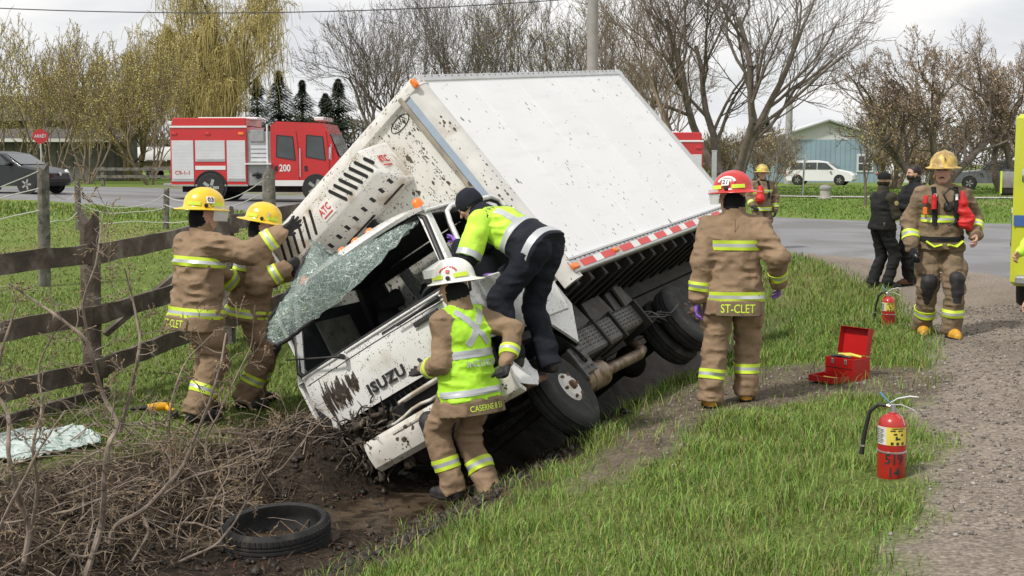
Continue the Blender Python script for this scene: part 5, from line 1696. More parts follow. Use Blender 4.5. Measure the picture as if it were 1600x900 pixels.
class Person:
    def __init__(s, label, loc, rotz, scale=1.0, h=0.0115, coat=M_GEAR, pants=M_GEAR, loose=1.0, seed=0, group=None,
                 hips=None, lean=(0, 0), twist=0, head=(0, 0), LH=None, RH=None, LF=(0.11, 0, 0), RF=(-0.11, 0, 0), toe=(8, -8), heel=(0, 0),
                 handL='relaxed', handR='relaxed', gloveL=None, gloveR=None, boots=M_BOOTB, hem=0.10, vest=None, hood=True, hips_z=0.93,
                 kneeL=None, kneeR=None, elbL=None, elbR=None, palmL=None, palmR=None, world_targets=True, knee_pads=False, skinhead=True, hips_xy=(0, 0), collar=True, sleeve=None, crouch=0.0, vest_from=None):
        s.root = empty('person', label, 'person', loc, rotz, group)
        s.root.scale = (scale,) * 3
        s.loc, s.rz, s.sc = np.array(loc, float), rotz, scale
        bpy.context.view_layer.update()
        lw = s.to_local
        fix = lambda t: None if t is None else (lw(t[1:]) if t[0] == 'w' else np.array(t, float))
        LF, RF = fix(LF), fix(RF)
        pel = np.array([hips_xy[0], hips_xy[1], hips_z - crouch])
        # torso frame
        fl, sl = R(lean[0]), R(lean[1])
        up = nrm([math.sin(sl), -math.sin(fl), math.cos(fl) * math.cos(sl)])
        tw = R(twist)
        latp = np.array([1.0, 0, 0]); lat = np.array([math.cos(tw), math.sin(tw), 0])
        lat = nrm(lat - up * (lat @ up)); fwd = np.cross(lat, up) * 1.0       # forward = -y when upright
        s.lat, s.fwd, s.up = lat, fwd, up
        mid = pel + up * 0.20; chest = pel + up * 0.38; neck = pel + up * 0.53
        s.pel, s.chest, s.neck, s.mid = pel, chest, neck, mid
        F = s.F = Field()
        w = 0.012 * loose
        L_ = loose
        SL_COAT, SL_PANT, SL_SKIN, SL_HOOD, SL_VEST, SL_PAD, SL_SLEEVE = range(7)
        # jacket
        hemc = pel - up * hem
        top = neck + up * 0.015
        F.loft([hemc, pel + up * 0.05, mid, chest - up * 0.02, neck - up * 0.10, neck - up * 0.03, top], (TRX := np.array([0.212, 0.198, 0.192, 0.206, 0.194, 0.128, 0.070]) * (0.76 + 0.24 * L_)), (TRY := np.array([0.172, 0.158, 0.150, 0.152, 0.130, 0.096, 0.068]) * (0.72 + 0.28 * L_)), lat, SL_VEST if vest else SL_COAT, 'torso', 0.0, w)
        if vest and vest_from is None:
            TRX[:2] += 0.014; TRY[:2] += 0.010; F.p[-1]['rx'] = TRX; F.p[-1]['ry'] = TRY
        if vest_from is not None:
            vf = pel + up * vest_from
            F.loft([hemc - up * 0.02, pel + up * 0.05, vf], np.array([TRX[0], TRX[1], TRX[2]]) + 0.010, np.array([TRY[0], TRY[1], TRY[2]]) + 0.010, lat, SL_COAT, 'torso', 0.0, w)
        s.TRX, s.TRY, s.L_ = TRX, TRY, L_
        sh = {}
        for sd, sg in (('L', 1), ('R', -1)):
            shp = neck - up * 0.085 + lat * sg * 0.185
            tgt = fix(LH if sd == 'L' else RH)
            if tgt is None:
                tgt = shp + np.array([sg * 0.10, -0.05, -0.52])
            pole = (elbL if sd == 'L' else elbR)
            if pole is None:
                pole = -fwd * 1.0 + lat * sg * 0.25 - up * 0.2
            el, wr = ik(shp, tgt, 0.29, 0.27, pole)
            sh[sd] = (shp, el, wr)
            ms = SL_SLEEVE if sleeve else SL_COAT
            F.cone(neck - up * 0.05 + lat * sg * 0.06, shp, 0.075 * L_ ** 0.5, 0.080 * L_ ** 0.5, SL_VEST if vest else SL_COAT, 'torso', 0.045, w=w)
            F.cone(shp, el, 0.083 * L_ ** 0.6, 0.068 * L_, ms, 'arm' + sd, 0.03, w=w)
            F.cone(el, wr, 0.066 * L_, 0.052 * L_, ms, 'arm' + sd, 0.025, w=w)
        s.arm = sh
        # legs
        s.leg = {}
        for sd, sg, ft, kp in (('L', 1, LF, kneeL), ('R', -1, RF, kneeR)):
            hip = pel + latp * sg * 0.095 - np.array([0, 0, 0.03])
            ank = ft + np.array([0, 0, 0.10])
            if kp is None:
                kp = np.array([sg * 0.12, -1.0, 0.1])
            kn, an = ik(hip, ank, 0.43, 0.42, kp)
            s.leg[sd] = (hip, kn, an)
            F.cone(hip + np.array([0, 0.01, 0.02]), kn, 0.118 * (0.8 + 0.2 * L_), 0.090 * (0.68 + 0.32 * L_), SL_PANT, 'leg' + sd, 0.03, w=w * 1.1)
            cuff = an - nrm(kn - an) * 0.045
            rk, rc_ = 0.088 * (0.68 + 0.32 * L_), 0.084 * (0.6 + 0.4 * L_)
            F.loft([kn + nrm(kn - an) * 0.02, kn * 0.5 + cuff * 0.5, cuff], [rk, 0.5 * (rk + rc_), rc_], [rk, 0.53 * (rk + rc_), rc_ * 1.06], latp, SL_PANT, 'leg' + sd, 0.03, w=w * 1.1, e=2.0)
            if loose > 1.1:      # cargo pocket on the thigh
                tm = hip * 0.42 + kn * 0.58 + latp * sg * 0.088 * L_ ** 0.5
                F.ell(tm, (0.040, 0.082, 0.098), None, SL_PANT, 'pocket', 0.006, 0.004)
            if knee_pads:
                kd = nrm(np.asarray(kp, float)); sft = nrm(an - kn)
                F.cone(kn - sft * 0.07 + kd * 0.040, kn + sft * 0.15 + kd * 0.036, 0.076, 0.068, SL_PAD, 'pad', 0.012, w=0.005)
        # head
        hy, hp = R(head[0]), R(head[1])
        hf = np.array([math.sin(hy) * math.cos(hp), -math.cos(hy) * math.cos(hp), math.sin(hp)])
        hu = nrm(np.array([0, 0, 1.0]) * 0.8 + up * 0.45); hu = nrm(hu - hf * (hu @ hf)); hr = np.cross(hf, hu)
        s.hM = np.stack([hr, hf, hu], 1)
        hc = neck + up * 0.075 + hu * 0.085 + hf * 0.02
        s.hc = hc
        if skinhead:
            HM = s.hM
            E_ = lambda c, r, mi=SL_SKIN, k=0.015: F.ell(hc + HM @ np.array(c), r, HM, mi, 'head', k)
            F.cone(neck - up * 0.03, hc - hu * 0.06, 0.058, 0.055, SL_SKIN, 'head', 0.02)
            E_((0, -0.008, 0.025), (0.076, 0.094, 0.088)); E_((0, 0.028, -0.045), (0.056, 0.062, 0.070), k=0.03)
            E_((0, 0.070, -0.092), (0.024, 0.020, 0.018), k=0.02)
            E_((0, 0.080, 0.012), (0.052, 0.016, 0.012), k=0.015)      # brow
            F.cone(hc + HM @ np.array([0, 0.088, 0.002]), hc + HM @ np.array([0, 0.112, -0.030]), 0.009, 0.0135, SL_SKIN, 'head', 0.010)
            E_((0, 0.088, -0.062), (0.024, 0.012, 0.008), k=0.008)      # lips
            for sg in (-1, 1):
                E_((sg * 0.045, 0.062, -0.025), (0.022, 0.022, 0.020), k=0.015)
                E_((sg * 0.078, -0.006, -0.012), (0.009, 0.020, 0.030), k=0.006)
        if hood:
            F.ell(hc - hu * 0.035 - hf * (0.020 if hood == 'full' else 0.046), (0.095 if hood == 'full' else 0.092, 0.086 if hood == 'full' else 0.078, 0.125), s.hM, SL_HOOD, 'hood', 0.01, 0.004)
            F.cone(neck - up * 0.01, hc - hu * 0.085 - hf * 0.02, 0.086, 0.072, SL_HOOD, 'hood', 0.02, w=0.006)
        if collar:
            F.cone(neck + up * 0.0 - fwd * 0.01, neck + up * 0.055 - fwd * 0.005, 0.082, 0.080, SL_COAT, 'torso', 0.02, w=0.005)
        V, Q, mi = F.mesh(h, seed)
        mats = [coat, pants, M_SKIN, M_HOOD, vest or coat, M_KNEE, sleeve or coat]
        me = fast_mesh('body', V, Q, mats, smooth=True, mi=mi)
        s.body = link('body', me, s.root)
        # hands
        for sd, sg, pose, gm, pn in (('L', 1, handL, gloveL, palmL), ('R', -1, handR, gloveR, palmR)):
            _, el, wr = s.arm[sd]
            gm = gm or M_SKIN
            d = nrm(wr - el)
            pn = np.asarray(pn, float) if pn is not None else -lat * sg      # palm faces this way
            pn = nrm(pn - d * (pn @ d))
            z = d; y = -pn; x = np.cross(y, z)
            # thumb must point forward/up
            mirror = (sg > 0)
            o = link('hand' if gm is M_SKIN else 'glove', hand_mesh(pose, False, 0.0 if gm is M_SKIN or gm is M_PURP else 0.004, gm), s.root)
            if (x @ (fwd + up * 0.6)) < 0:
                o.data = hand_mesh(pose, True, 0.0 if gm is M_SKIN or gm is M_PURP else 0.004, gm)
            M4 = Matrix.Identity(4)
            for i in range(3):
                M4[i][0], M4[i][1], M4[i][2] = x[i], y[i], z[i]
                M4[i][3] = wr[i] + d[i] * 0.025
            o.matrix_local = M4
            if sd == 'L': s.handL_o = o
            else: s.handR_o = o
        # boots
        for sd, sg, ty, hl in (('L', 1, toe[0], heel[0]), ('R', -1, toe[1], heel[1])):
            hip, kn, an = s.leg[sd]
            o = link('boot', boot_mesh(boots), s.root)
            o.location = an - np.array([0, 0, 0.10])
            o.rotation_euler = (R(hl), 0, R(ty))
    def to_local(s, p):
        p = np.asarray(p, float) - s.loc
        c, sn = math.cos(-s.rz), math.sin(-s.rz)
        return np.array([p[0] * c - p[1] * sn, p[0] * sn + p[1] * c, p[2]]) / s.sc
    def band(s, a, b, dist_, width, groups, rmax=0.3, name='reflective_band', X=None, n=36, cols=(M_LIME, M_SILV)):
        """triple tape wrapped round a limb or the trunk"""
        a, b = np.asarray(a, float), np.asarray(b, float)
        ax = nrm(b - a); Mx = frame_z(ax, X if X is not None else (0, 1, 0.1))
        rows = [-width / 2 - 0.001, -width / 2, -width / 6, width / 6, width / 2, width / 2 + 0.001]
        offs = [-0.003, 0.0045, 0.005, 0.005, 0.0045, -0.003]
        rr = np.arange(0.015, rmax, 0.004)
        th = np.linspace(0, 2 * math.pi, n, endpoint=False)
        dirs = np.outer(np.cos(th), Mx[:, 0]) + np.outer(np.sin(th), Mx[:, 1])
        g = []
        for r0, of in zip(rows, offs):
            c = a + ax * (dist_ + r0)
            P = c + dirs[:, None, :] * rr[None, :, None]
            D, _ = s.F.distw(P.reshape(-1, 3), groups); D = D.reshape(n, -1)
            inside = D < 0
            out = np.where(inside.any(1), D.shape[1] - 1 - np.argmax((np.cumprod(inside, 1)[:, ::-1] > 0), 1), 0)
            r = rr[out] + of + 0.002
            r = 0.25 * np.roll(r, 1) + 0.5 * r + 0.25 * np.roll(r, -1)
            g.append(c + dirs * (r + 0.003)[:, None])
        mb = MB()
        for i in range(5):
            mb.add(np.concatenate([g[i], g[i + 1]]), [(k, (k + 1) % n, n + (k + 1) % n, n + k) for k in range(n)], 1 if i == 2 else 0)
        return mb.build(name, list(cols), s.root, smooth=60)
    def project(s, P, d, groups=None, off=0.004, reach=0.5):
        """drop points onto the body along d"""
        P = np.asarray(P, float); d = nrm(d)
        t = np.full(len(P), 0.0)
        for _ in range(60):
            D, _w = s.F.distw(P + d * t[:, None], groups)
            t += np.clip(D - off, -0.01, 0.02) * 0.7
        return P + d * np.clip(t, 0, reach)[:, None]
    def strip(s, pts, width, d, m, name, groups=('torso',), off=0.005):
        """tape laid over the body along a polyline given in a plane facing d"""
        pts = np.asarray(pts, float)
        t = np.linspace(0, len(pts) - 1, 16)
        C_ = np.stack([np.interp(t, np.arange(len(pts)), pts[:, k]) for k in range(3)], 1)
        tg = np.gradient(C_, axis=0); sd = np.cross(tg, d); sd /= np.linalg.norm(sd, axis=1, keepdims=True)
        g = []
        for o in (-0.5, 0, 0.5):
            g.append(s.project(C_ + sd * width * o, d, groups, off))
        mb = MB(); mb.sheet([[g[j][i] for j in range(3)] for i in range(16)], 0.004)
        return mb.build(name, m, s.root, smooth=60)
    def patch(s, c, right, up, w, hgt, d, m, name, groups=('torso',), off=0.005, n=12):
        right, up = nrm(right), nrm(up)
        g = []
        for i in range(n):
            row = [np.asarray(c) + right * w * (i / (n - 1) - 0.5) + up * hgt * (j / 3 - 0.5) for j in range(4)]
            g.append(s.project(np.array(row), d, groups, off))
        mb = MB(); mb.sheet(g, 0.006)
        return mb.build(name, m, s.root, smooth=60)
    def words(s, txt, size, c, right, up, d, m, name='lettering', groups=('torso',), off=0.008, bold=0.0, parent=None, sx=1.0):
        V, Fc = text_geo(txt, size, 0.0, bold, sx=sx)
        right, up = nrm(right), nrm(up)
        P = np.array([np.asarray(c) + right * v[0] + up * v[1] for v in V])
        P = s.project(P, d, groups, off)
        mb = MB(); mb.add(P - nrm(d) * 0.001, Fc)
        return mb.build(name, m, parent or s.root)
    def gear_bands(s, chest=True, hem=True, arms=True, legs=True, lo=0.0):
        if chest: s.band(s.pel, s.neck, 0.315, 0.075, ('torso',), 0.3)
        if hem: s.band(s.pel, s.neck, -0.055 + lo, 0.075, ('torso',), 0.3)
        for sd in 'LR':
            if arms: s.band(s.arm[sd][1], s.arm[sd][2], 0.185, 0.07, ('arm' + sd,), 0.12, n=24)
            if legs: s.band(s.leg[sd][1], s.leg[sd][2], 0.25, 0.075, ('leg' + sd,), 0.16, n=24)
    def eyes(s, brow=True, mustache=False, beard=False):
        b = MB()
        for sg in (-1, 1):
            b.lathe([(0.0001, -0.004), (0.009, -0.002), (0.011, 0.003), (0.006, 0.008), (0.0001, 0.0095)], 10, s.hM @ np.array([[1, 0, 0], [0, 0, 1], [0, -0.5, 0]], float).T @ np.eye(3), s.hc + s.hM @ np.array([sg * 0.031, 0.080, -0.004]))
        b.build('eyes', M_DKTXT, s.root, smooth=60)
        b = MB()
        if brow:
            for sg in (-1, 1):
                b.tube([s.hc + s.hM @ np.array([sg * x, y, z]) for x, y, z in ((0.014, 0.097, 0.016), (0.032, 0.094, 0.021), (0.050, 0.078, 0.015))], [0.004, 0.005, 0.003], 5)
        if mustache:
            b.tube([s.hc + s.hM @ np.array([x, 0.102 - abs(x) * 0.35, -0.050 - abs(x) * 0.35]) for x in (-0.030, -0.015, 0, 0.015, 0.030)], [0.003, 0.006, 0.006, 0.006, 0.003], 6)
        if beard:
            b.lathe([(0.062, 0.03), (0.066, 0.0), (0.058, -0.03), (0.03, -0.052), (0.001, -0.056)], 16, s.hM, s.hc + s.hM @ np.array([0, 0.030, -0.055]), sy=1.12)
        b.build('facial_hair', M_HAIR, s.root, smooth=60)
    def helm(s, shell, number='', **kw):
        return helmet(s.root, s.hc + s.hM @ np.array([0, -0.004, 0.058]), s.hM, shell, number, **kw)
    def P(s, *a):
        """point in torso frame from the chest: right, forward, up"""
        return s.chest + s.lat * a[0] + s.fwd * a[1] + s.up * a[2]
    def strap(s, pts, w, m, name, th=0.006):
        b = MB(); b.tube(pts, w / 2, 6, flat=th / (w / 2)); return b.build(name, m, s.root, smooth=60)

def stand(px, py, Y):
    """ground spot seen at px, distance Y"""
    x = (px - CX) / F_PX * (Y * math.cos(PITCH) + 0.0) / 1.0
    x = at_y(px, py, Y).x
    return np.array([x, Y, H(x, Y)])
def scale_for(py_top, px, loc, total=1.85):
    return (at_y(px, py_top, loc[1]).z - loc[2]) / total
def wpx(px, py, Y):
    return ('w', *at_y(px, py, Y))

def side_arc(p, m, dabs, sd=-1):
    """arched marking on the side of a helmet"""
    a_, b_, hg = 0.122 * 1.07, 0.150 * 1.07, 0.135 * 1.07
    c = p.hc + p.hM @ np.array([0, -0.004, 0.058])
    def on(y, z, o=0.006):
        x = a_ * math.sqrt(max(0.05, 1 - (y / b_) ** 2 - (z / hg) ** 2)); n_ = nrm([x / a_ ** 2, y / b_ ** 2, z / hg ** 2])
        q = np.array([x, y, z]) + n_ * o; q[0] *= sd; n_[0] *= sd
        return c + p.hM @ (q + [0, -0.006, 0]), p.hM @ n_
    b = MB()
    ts = np.linspace(R(20), R(160), 9)
    if dabs:
        for t in ts:
            q, n_ = on(0.062 * math.cos(t), 0.048 + 0.040 * math.sin(t)); b.box(q, (0.011, 0.014, 0.004), frame_z(n_))
        q, n_ = on(0.0, 0.058); b.box(q, (0.026, 0.026, 0.005), frame_z(n_))
        stuff(b.build('red_marking', m, p.root))
    else:
        b.tube([on(0.066 * math.cos(t), 0.050 + 0.045 * math.sin(t), 0.003)[0] for t in np.linspace(R(12), R(168), 17)], 0.012, 8); b.build('white_arc', m, p.root, smooth=60)

def skirt(p, lo=-0.22, hi=-0.10, m=M_GEAR, text=None, size=0.08, w=0.30, hgt=0.09, sx=0.78, dx=0.0):
    """lower edge of the coat with the sewn name patch"""
    rx, ry = p.TRX[0] + 0.006, p.TRY[0] + 0.006
    F_ = Field(); F_.loft([p.pel + p.up * lo, p.pel + p.up * hi], [rx + 0.008, rx], [ry + 0.008, ry], p.lat, 0, 's', 0.0, 0.004)
    V_, Q_, _ = F_.mesh(0.0115, 3)
    link('jacket_skirt', fast_mesh('jacket_skirt', V_, Q_, m, smooth=True), p.root)
    if text:
        p.F.loft([p.pel + p.up * lo, p.pel + p.up * hi], [rx + 0.008, rx], [ry + 0.008, ry], p.lat, 0, 'skirt', 0.0)
        c = p.pel + p.up * (lo + hi - 0.015) / 2 - p.fwd * 0.35 + p.lat * dx
        pa = p.patch(c, p.lat, p.up, w, hgt, p.fwd, M_GEAR2, 'name_patch', ('skirt',), 0.007)
        p.words(text, size, c, -p.lat, p.up, p.fwd, M_LIME, 'patch_lettering', ('skirt',), 0.0135, 0.006, pa, sx)

# --- officer in green vest, hand on the cab ------------------------------------------------
loc = stand(733, 780, 8.72)
sc = 0.985
p = Person('officer in white helmet and lime INCENDIE vest resting a hand on the cab front', loc, R(-134), sc, coat=M_GEAR, vest=M_VEST, seed=1, loose=1.06, hood='full',
           lean=(10, 0), head=(30, -10), LH=wpx(664, 577, 8.80), RH=wpx(792, 565, 8.62), handL='flat', handR='grip', gloveL=M_GLOVE, gloveR=M_GLOVE, boots=M_BOOTB,
           LF=(0.06, -0.10, 0.0), RF=(-0.10, 0.10, 0.0), crouch=0.05, knee_pads=True, palmL=(0.2, -1, 0.2), elbL=(0.3, 0.8, -0.6), elbR=(-0.3, 0.9, -0.2), hem=0.13)
CHIEF = p
p.helm(M_HWHT, '', visor='up')
side_arc(p, M_LOGO, True)
p.band(p.arm['L'][1], p.arm['L'][2], 0.185, 0.07, ('armL',), 0.12, n=24); p.band(p.arm['R'][1], p.arm['R'][2], 0.185, 0.07, ('armR',), 0.12, n=24)
for sd in 'LR': p.band(p.leg[sd][1], p.leg[sd][2], 0.24, 0.085, ('leg' + sd,), 0.16, n=24)
bk = -p.fwd
bc = p.P(0, -0.32, 0)
p.strip([bc + p.lat * 0.12 + p.up * 0.13, bc - p.lat * 0.10 - p.up * 0.12], 0.05, p.fwd, M_SILV, 'vest_tape')
p.strip([bc - p.lat * 0.12 + p.up * 0.13, bc + p.lat * 0.10 - p.up * 0.12], 0.05, p.fwd, M_SILV, 'vest_tape')
p.band(p.pel, p.neck, 0.20, 0.055, ('torso',), 0.3, 'vest_tape', cols=(M_SILV, M_SILV))
p.band(p.pel, p.neck, -0.07, 0.045, ('torso',), 0.3, 'vest_tape', cols=(M_SILV, M_SILV))
lt = p.words('INCENDIE', 0.062, bc - p.up * 0.255 - p.lat * 0.0, -p.lat, p.up, p.fwd, M_SILV, bold=0.012)
skirt(p, -0.235, -0.12, M_GEAR, 'CASERNE 8 51', 0.058, 0.31, 0.09, 0.80, 0.035)

# --- paramedic leaning into the cab ----------------------------------------------------------
foot = at_y(838, 584, 9.18)
p = Person('paramedic in lime and navy jacket leaning into the cab doorway', foot, R(-122), 1.0, coat=M_NAVY, pants=M_NAVY, loose=0.95, seed=2, vest=M_HVYEL, vest_from=0.17,
           lean=(64, 0), hips_xy=(0.0, 0.03), head=(14, -42), LH=wpx(716, 384, 9.36), RH=wpx(786, 428, 9.55), handL='spread', handR='flat', gloveL=M_PURP, gloveR=M_PURP,
           LF=wpx(802, 575, 9.05), RF=(-0.10, 0.05, 0.0), boots=M_BOOTB, hood=False, hem=0.05, elbL=(0.6, 0.2, -0.8), elbR=(-0.2, 0.5, -0.8), palmL=(0.2, -1, -0.2), sleeve=M_NAVY)
MEDIC = p
p.band(p.pel, p.neck, 0.195, 0.055, ('torso',), 0.3, 'reflective_band', cols=(M_SILV, M_SILV))
p.band(p.pel, p.neck, -0.01, 0.06, ('torso',), 0.3, 'reflective_band', cols=(M_SILV, M_SILV))
for sd in 'LR':
    Fs = Field(); a_, e_ = p.arm[sd][0], p.arm[sd][1]
    Fs.cone(a_, a_ + (e_ - a_) * 0.82, 0.097, 0.092, 0, 's', 0.02, w=0.007)
    V_, Q_, _ = Fs.mesh(0.0115, 6); link('short_sleeve', fast_mesh('short_sleeve', V_, Q_, M_HVYEL, smooth=True), p.root)
    b = MB(); ax_ = nrm(e_ - a_); b.tube([a_ + (e_ - a_) * 0.86, a_ + (e_ - a_) * 1.02], 0.097, 20, cap=False); b.build('reflective_band', M_SILV, p.root, smooth=60)
bc = p.P(0, -0.3, 0.06)
p.words('PARAMEDIC', 0.075, bc + p.up * 0.01, -p.lat, p.up, p.fwd, M_DKTXT, bold=0.012, sx=0.72)
p.strip([p.P(0.13, -0.3, 0.02), p.P(0.12, -0.3, -0.16)], 0.05, p.fwd, M_SILV, 'reflective_band')
p.strip([p.P(-0.13, -0.3, 0.02), p.P(-0.12, -0.3, -0.16)], 0.05, p.fwd, M_SILV, 'reflective_band')
b = MB(); b.lathe([(0.0001, 0.105), (0.05, 0.092), (0.085, 0.05), (0.092, 0.0), (0.090, -0.045), (0.08, -0.06)], 24, p.hM, p.hc + p.hM @ np.array([0, -0.012, 0.025]), sy=1.15); b.build('knit_cap', M_NAVY, p.root, smooth=60)

# --- firefighter seen from behind, ST-CLET -----------------------------------------------------
loc = stand(1143, 618, 10.2)
p = Person('firefighter in red helmet with ST-CLET on his coat, seen from behind on the bank', loc, R(172), scale_for(270, 1155, loc, 1.83), seed=3,
           lean=(2, 0), head=(66, -4), LH=('w', *at_y(1090, 464, 10.15)), RH=('w', *at_y(1217, 440, 10.2)), gloveL=M_PURP, gloveR=M_PURP, boots=M_BOOTY,
           LF=(0.17, 0.10, -0.02), RF=(-0.12, -0.12, 0.0), loose=1.3, hood='full', hem=0.14, elbL=(0.35, 0.9, 0), elbR=(-0.35, 0.9, 0), hips_z=0.95)
STCLET = p
p.helm(M_HRED, ('21', [(-88, 0.058)]), visor='down', txtm=M_DKTXT, plate=M_WHT)
p.gear_bands(lo=-0.03)
side_arc(p, M_WHT, False)
skirt(p, -0.225, -0.11, M_GEAR, 'ST-CLET', 0.095, 0.33, 0.105, 0.76, -0.03)
b = MB(); pr = p.P(0.19, -0.05, -0.40); b.box(pr, (0.06, 0.05, 0.14), ch=0.012); b.tube([pr + [0, 0, 0.07], pr + [0.01, 0.02, 0.16], pr + [0.02, 0.02, 0.22]], 0.008, 6); b.build('radio', M_BLACK, p.root)
b = MB(); b.tube([p.P(0.0, -0.152, z) for z in (0.14, 0.02, -0.1)], 0.003, 4); b.build('back_seam', M_GEAR2, p.root)

# --- the pair steadying the windshield ---------------------------------------------------------
loc = stand(312, 632, 10.45)
p = Person('firefighter in yellow helmet numbered 03 reaching one glove up to the fridge unit', loc, R(138), scale_for(296, 322, loc, 1.81), seed=4, group=None,
           lean=(6, 0), twist=0, head=(-28, -4), RH=wpx(436, 366, 10.35), LH=wpx(400, 470, 11.0), handR='spread', handL='relaxed', gloveL=M_GLOVE, gloveR=M_GLOVE, loose=1.38, hem=0.15,
           LF=(0.10, -0.10, 0), RF=(-0.13, 0.12, 0), elbR=(-0.5, 0.1, -1), elbL=(0.3, 0.3, -1), hips_z=0.93, boots=M_BOOTB)
FFA = p
p.helm(M_HYEL, ('03', [(-78, 0.055), (78, 0.055)]), visor='down', txtm=M_DKTXT, plate=M_WHT)
p.gear_bands(lo=-0.03)
skirt(p, -0.225, -0.11, M_GEAR, 'ST-CLET', 0.085, 0.30, 0.095, 0.78)
def glove_trim(p, sd):
    o = p.handR_o if sd == 'R' else p.handL_o
    b = MB()
    for x in (-0.028, -0.009, 0.010, 0.029):
        b.tube([(x * 0.8, 0.019, 0.03), (x, 0.017, 0.085)], 0.0045, 5)
    b.tube([(0.034 * math.cos(a), 0.027 * math.sin(a), -0.012) for a in np.linspace(0, 6.283, 15)[:-1]], 0.011, 5, closed=True)
    q = b.build('glove_trim', M_GRNTAB, p.root); q.matrix_local = o.matrix_local.copy()
glove_trim(p, 'R')

loc = stand(392, 636, 11.0)
p = Person('firefighter in yellow helmet gripping the peeled windshield between his partner and the truck', loc, R(112), scale_for(317, 392, loc, 1.80), seed=5,
           lean=(10, 0), head=(-18, -12), RH=wpx(444, 420, 10.75), LH=wpx(452, 428, 10.95), handR='grip', handL='grip', gloveL=M_GLOVE, gloveR=M_GLOVE, loose=1.38, hem=0.15,
           LF=(0.12, -0.05, 0), RF=(-0.12, 0.08, 0), elbR=(-0.6, 0.1, -1), elbL=(0.4, 0.1, -1), hips_z=0.92, boots=M_BOOTB, knee_pads=True)
p.helm(M_HYEL, ('2', [(-72, 0.055), (72, 0.055)]), visor='none', txtm=M_SILV)
p.gear_bands(lo=-0.03); p.eyes()
glove_trim(p, 'R'); glove_trim(p, 'L')
b = MB(); pr = p.P(-0.10, 0.16, -0.08); b.box(pr, (0.05, 0.04, 0.11), ch=0.012); b.build('red_lamp', M_BAG, p.root)

# --- firefighter walking up the shoulder ---------------------------------------------------------
loc = np.array([at_y(1465, 507, 13.75).x, 13.75, 0.0]); loc[2] = H(loc[0], loc[1])
p = Person('firefighter with mustache, air pack and red chest bag walking on the gravel shoulder', loc, R(-6), scale_for(236, 1463, loc, 1.83), coat=M_GEAR2, pants=M_GEAR2, seed=6,
           lean=(3, 0), head=(-20, -2), LH=wpx(1524, 368, 13.55), RH=wpx(1424, 385, 13.65), gloveL=None, gloveR=M_BLKCL, boots=M_BOOTY, knee_pads=True, loose=1.3, hem=0.06, hood=False,
           LF=(0.10, -0.14, 0.0), RF=(-0.12, 0.10, 0.0), elbL=(0.4, 0.9, 0), elbR=(-0.4, 0.9, 0), hips_z=0.94)
WALK = p
p.helm(M_HGOLD, ('3', [(-14, 0.06)]), visor='none', tab=False, txtm=M_DKTXT)
p.eyes(mustache=True)
for sd in 'LR':
    p.band(p.arm[sd][1], p.arm[sd][2], 0.15, 0.075, ('arm' + sd,), 0.12, n=24); p.band(p.leg[sd][1], p.leg[sd][2], 0.265, 0.075, ('leg' + sd,), 0.16, n=24)
p.band(p.pel, p.neck, 0.24, 0.065, ('torso',), 0.3); 
for sg in (-1, 1):
    p.strap(list(p.project(np.array([p.P(sg * 0.10, 0.3, z) for z in (0.16, 0.08, 0.0, -0.1, -0.2)]), -p.fwd, ('torso',), 0.008)), 0.055, M_BLKCL, 'harness_strap', 0.012)
    q = list(p.project(np.array([p.P(sg * 0.10, 0.3, z) for z in (0.10, 0.07, 0.04)]), -p.fwd, ('torso',), 0.02)); b = MB(); b.tube(q, 0.018, 6); b.build('strap_buckle', M_SILV, p.root)
    # lime loops of the waist harness
    q = list(p.project(np.array([p.pel + p.lat * sg * x + p.fwd * 0.3 + p.up * z for x, z in ((0.17, 0.02), (0.10, -0.03), (0.03, -0.01))]), -p.fwd, ('torso', 'legL', 'legR'), 0.012)); p.strap(q, 0.07, M_LIME, 'waist_band', 0.012)
p.band(p.pel, p.neck, 0.04, 0.05, ('torso',), 0.3, 'waist_belt', cols=(M_BLKCL, M_BLKCL))
b = MB(); c = p.P(-0.12, 0.19, 0.02); b.cyl(c - p.up * 0.06, c + p.up * 0.06, 0.026, n=12); b.cyl(c + p.up * 0.06, c + p.up * 0.085, 0.020, 0.012, n=12); b.build('red_flashlight', M_BAG, p.root, smooth=40)
b = MB(); b.box(p.P(-0.20, 0.18, 0.05), (0.07, 0.02, 0.08), frame_z((0.2, 0, 1), (1, 0.3, 0)), ch=0.005); b.build('red_tag', M_BAG, p.root)
b = MB(); b.box(p.P(-0.20, 0.18, -0.06), (0.04, 0.02, 0.07), ch=0.005); b.build('orange_tag', M_AMBER, p.root)
b = MB(); b.box(p.P(0.02, 0.17, -0.02), (0.08, 0.06, 0.10), ch=0.02); b.build('regulator', M_BLACK, p.root, smooth=40)
b = MB(); b.tube([p.P(0.02, 0.19, 0.0), p.P(-0.04, 0.21, 0.10), p.P(0.02, 0.2, 0.16), p.P(0.09, 0.15, 0.14)], 0.010, 7); b.tube([p.P(0.05, 0.19, -0.05), p.P(0.10, 0.2, -0.16), p.P(0.02, 0.2, -0.2)], 0.010, 7); b.build('air_hose', M_BLACK, p.root, smooth=60)
Fb = Field(); Fb.cone(p.P(0.16, 0.17, 0.02), p.P(0.20, 0.175, -0.17), 0.040, 0.078, k=0.02, w=0.022, flat=0.6, fdir=p.fwd); Fb.cone(p.P(0.15, 0.165, 0.12), p.P(0.16, 0.17, 0.02), 0.020, 0.040, k=0.02)
V_, Q_, _ = Fb.mesh(0.010, 9); link('red_pouch', fast_mesh('red_pouch', V_, Q_, M_BAG, smooth=True), p.root)
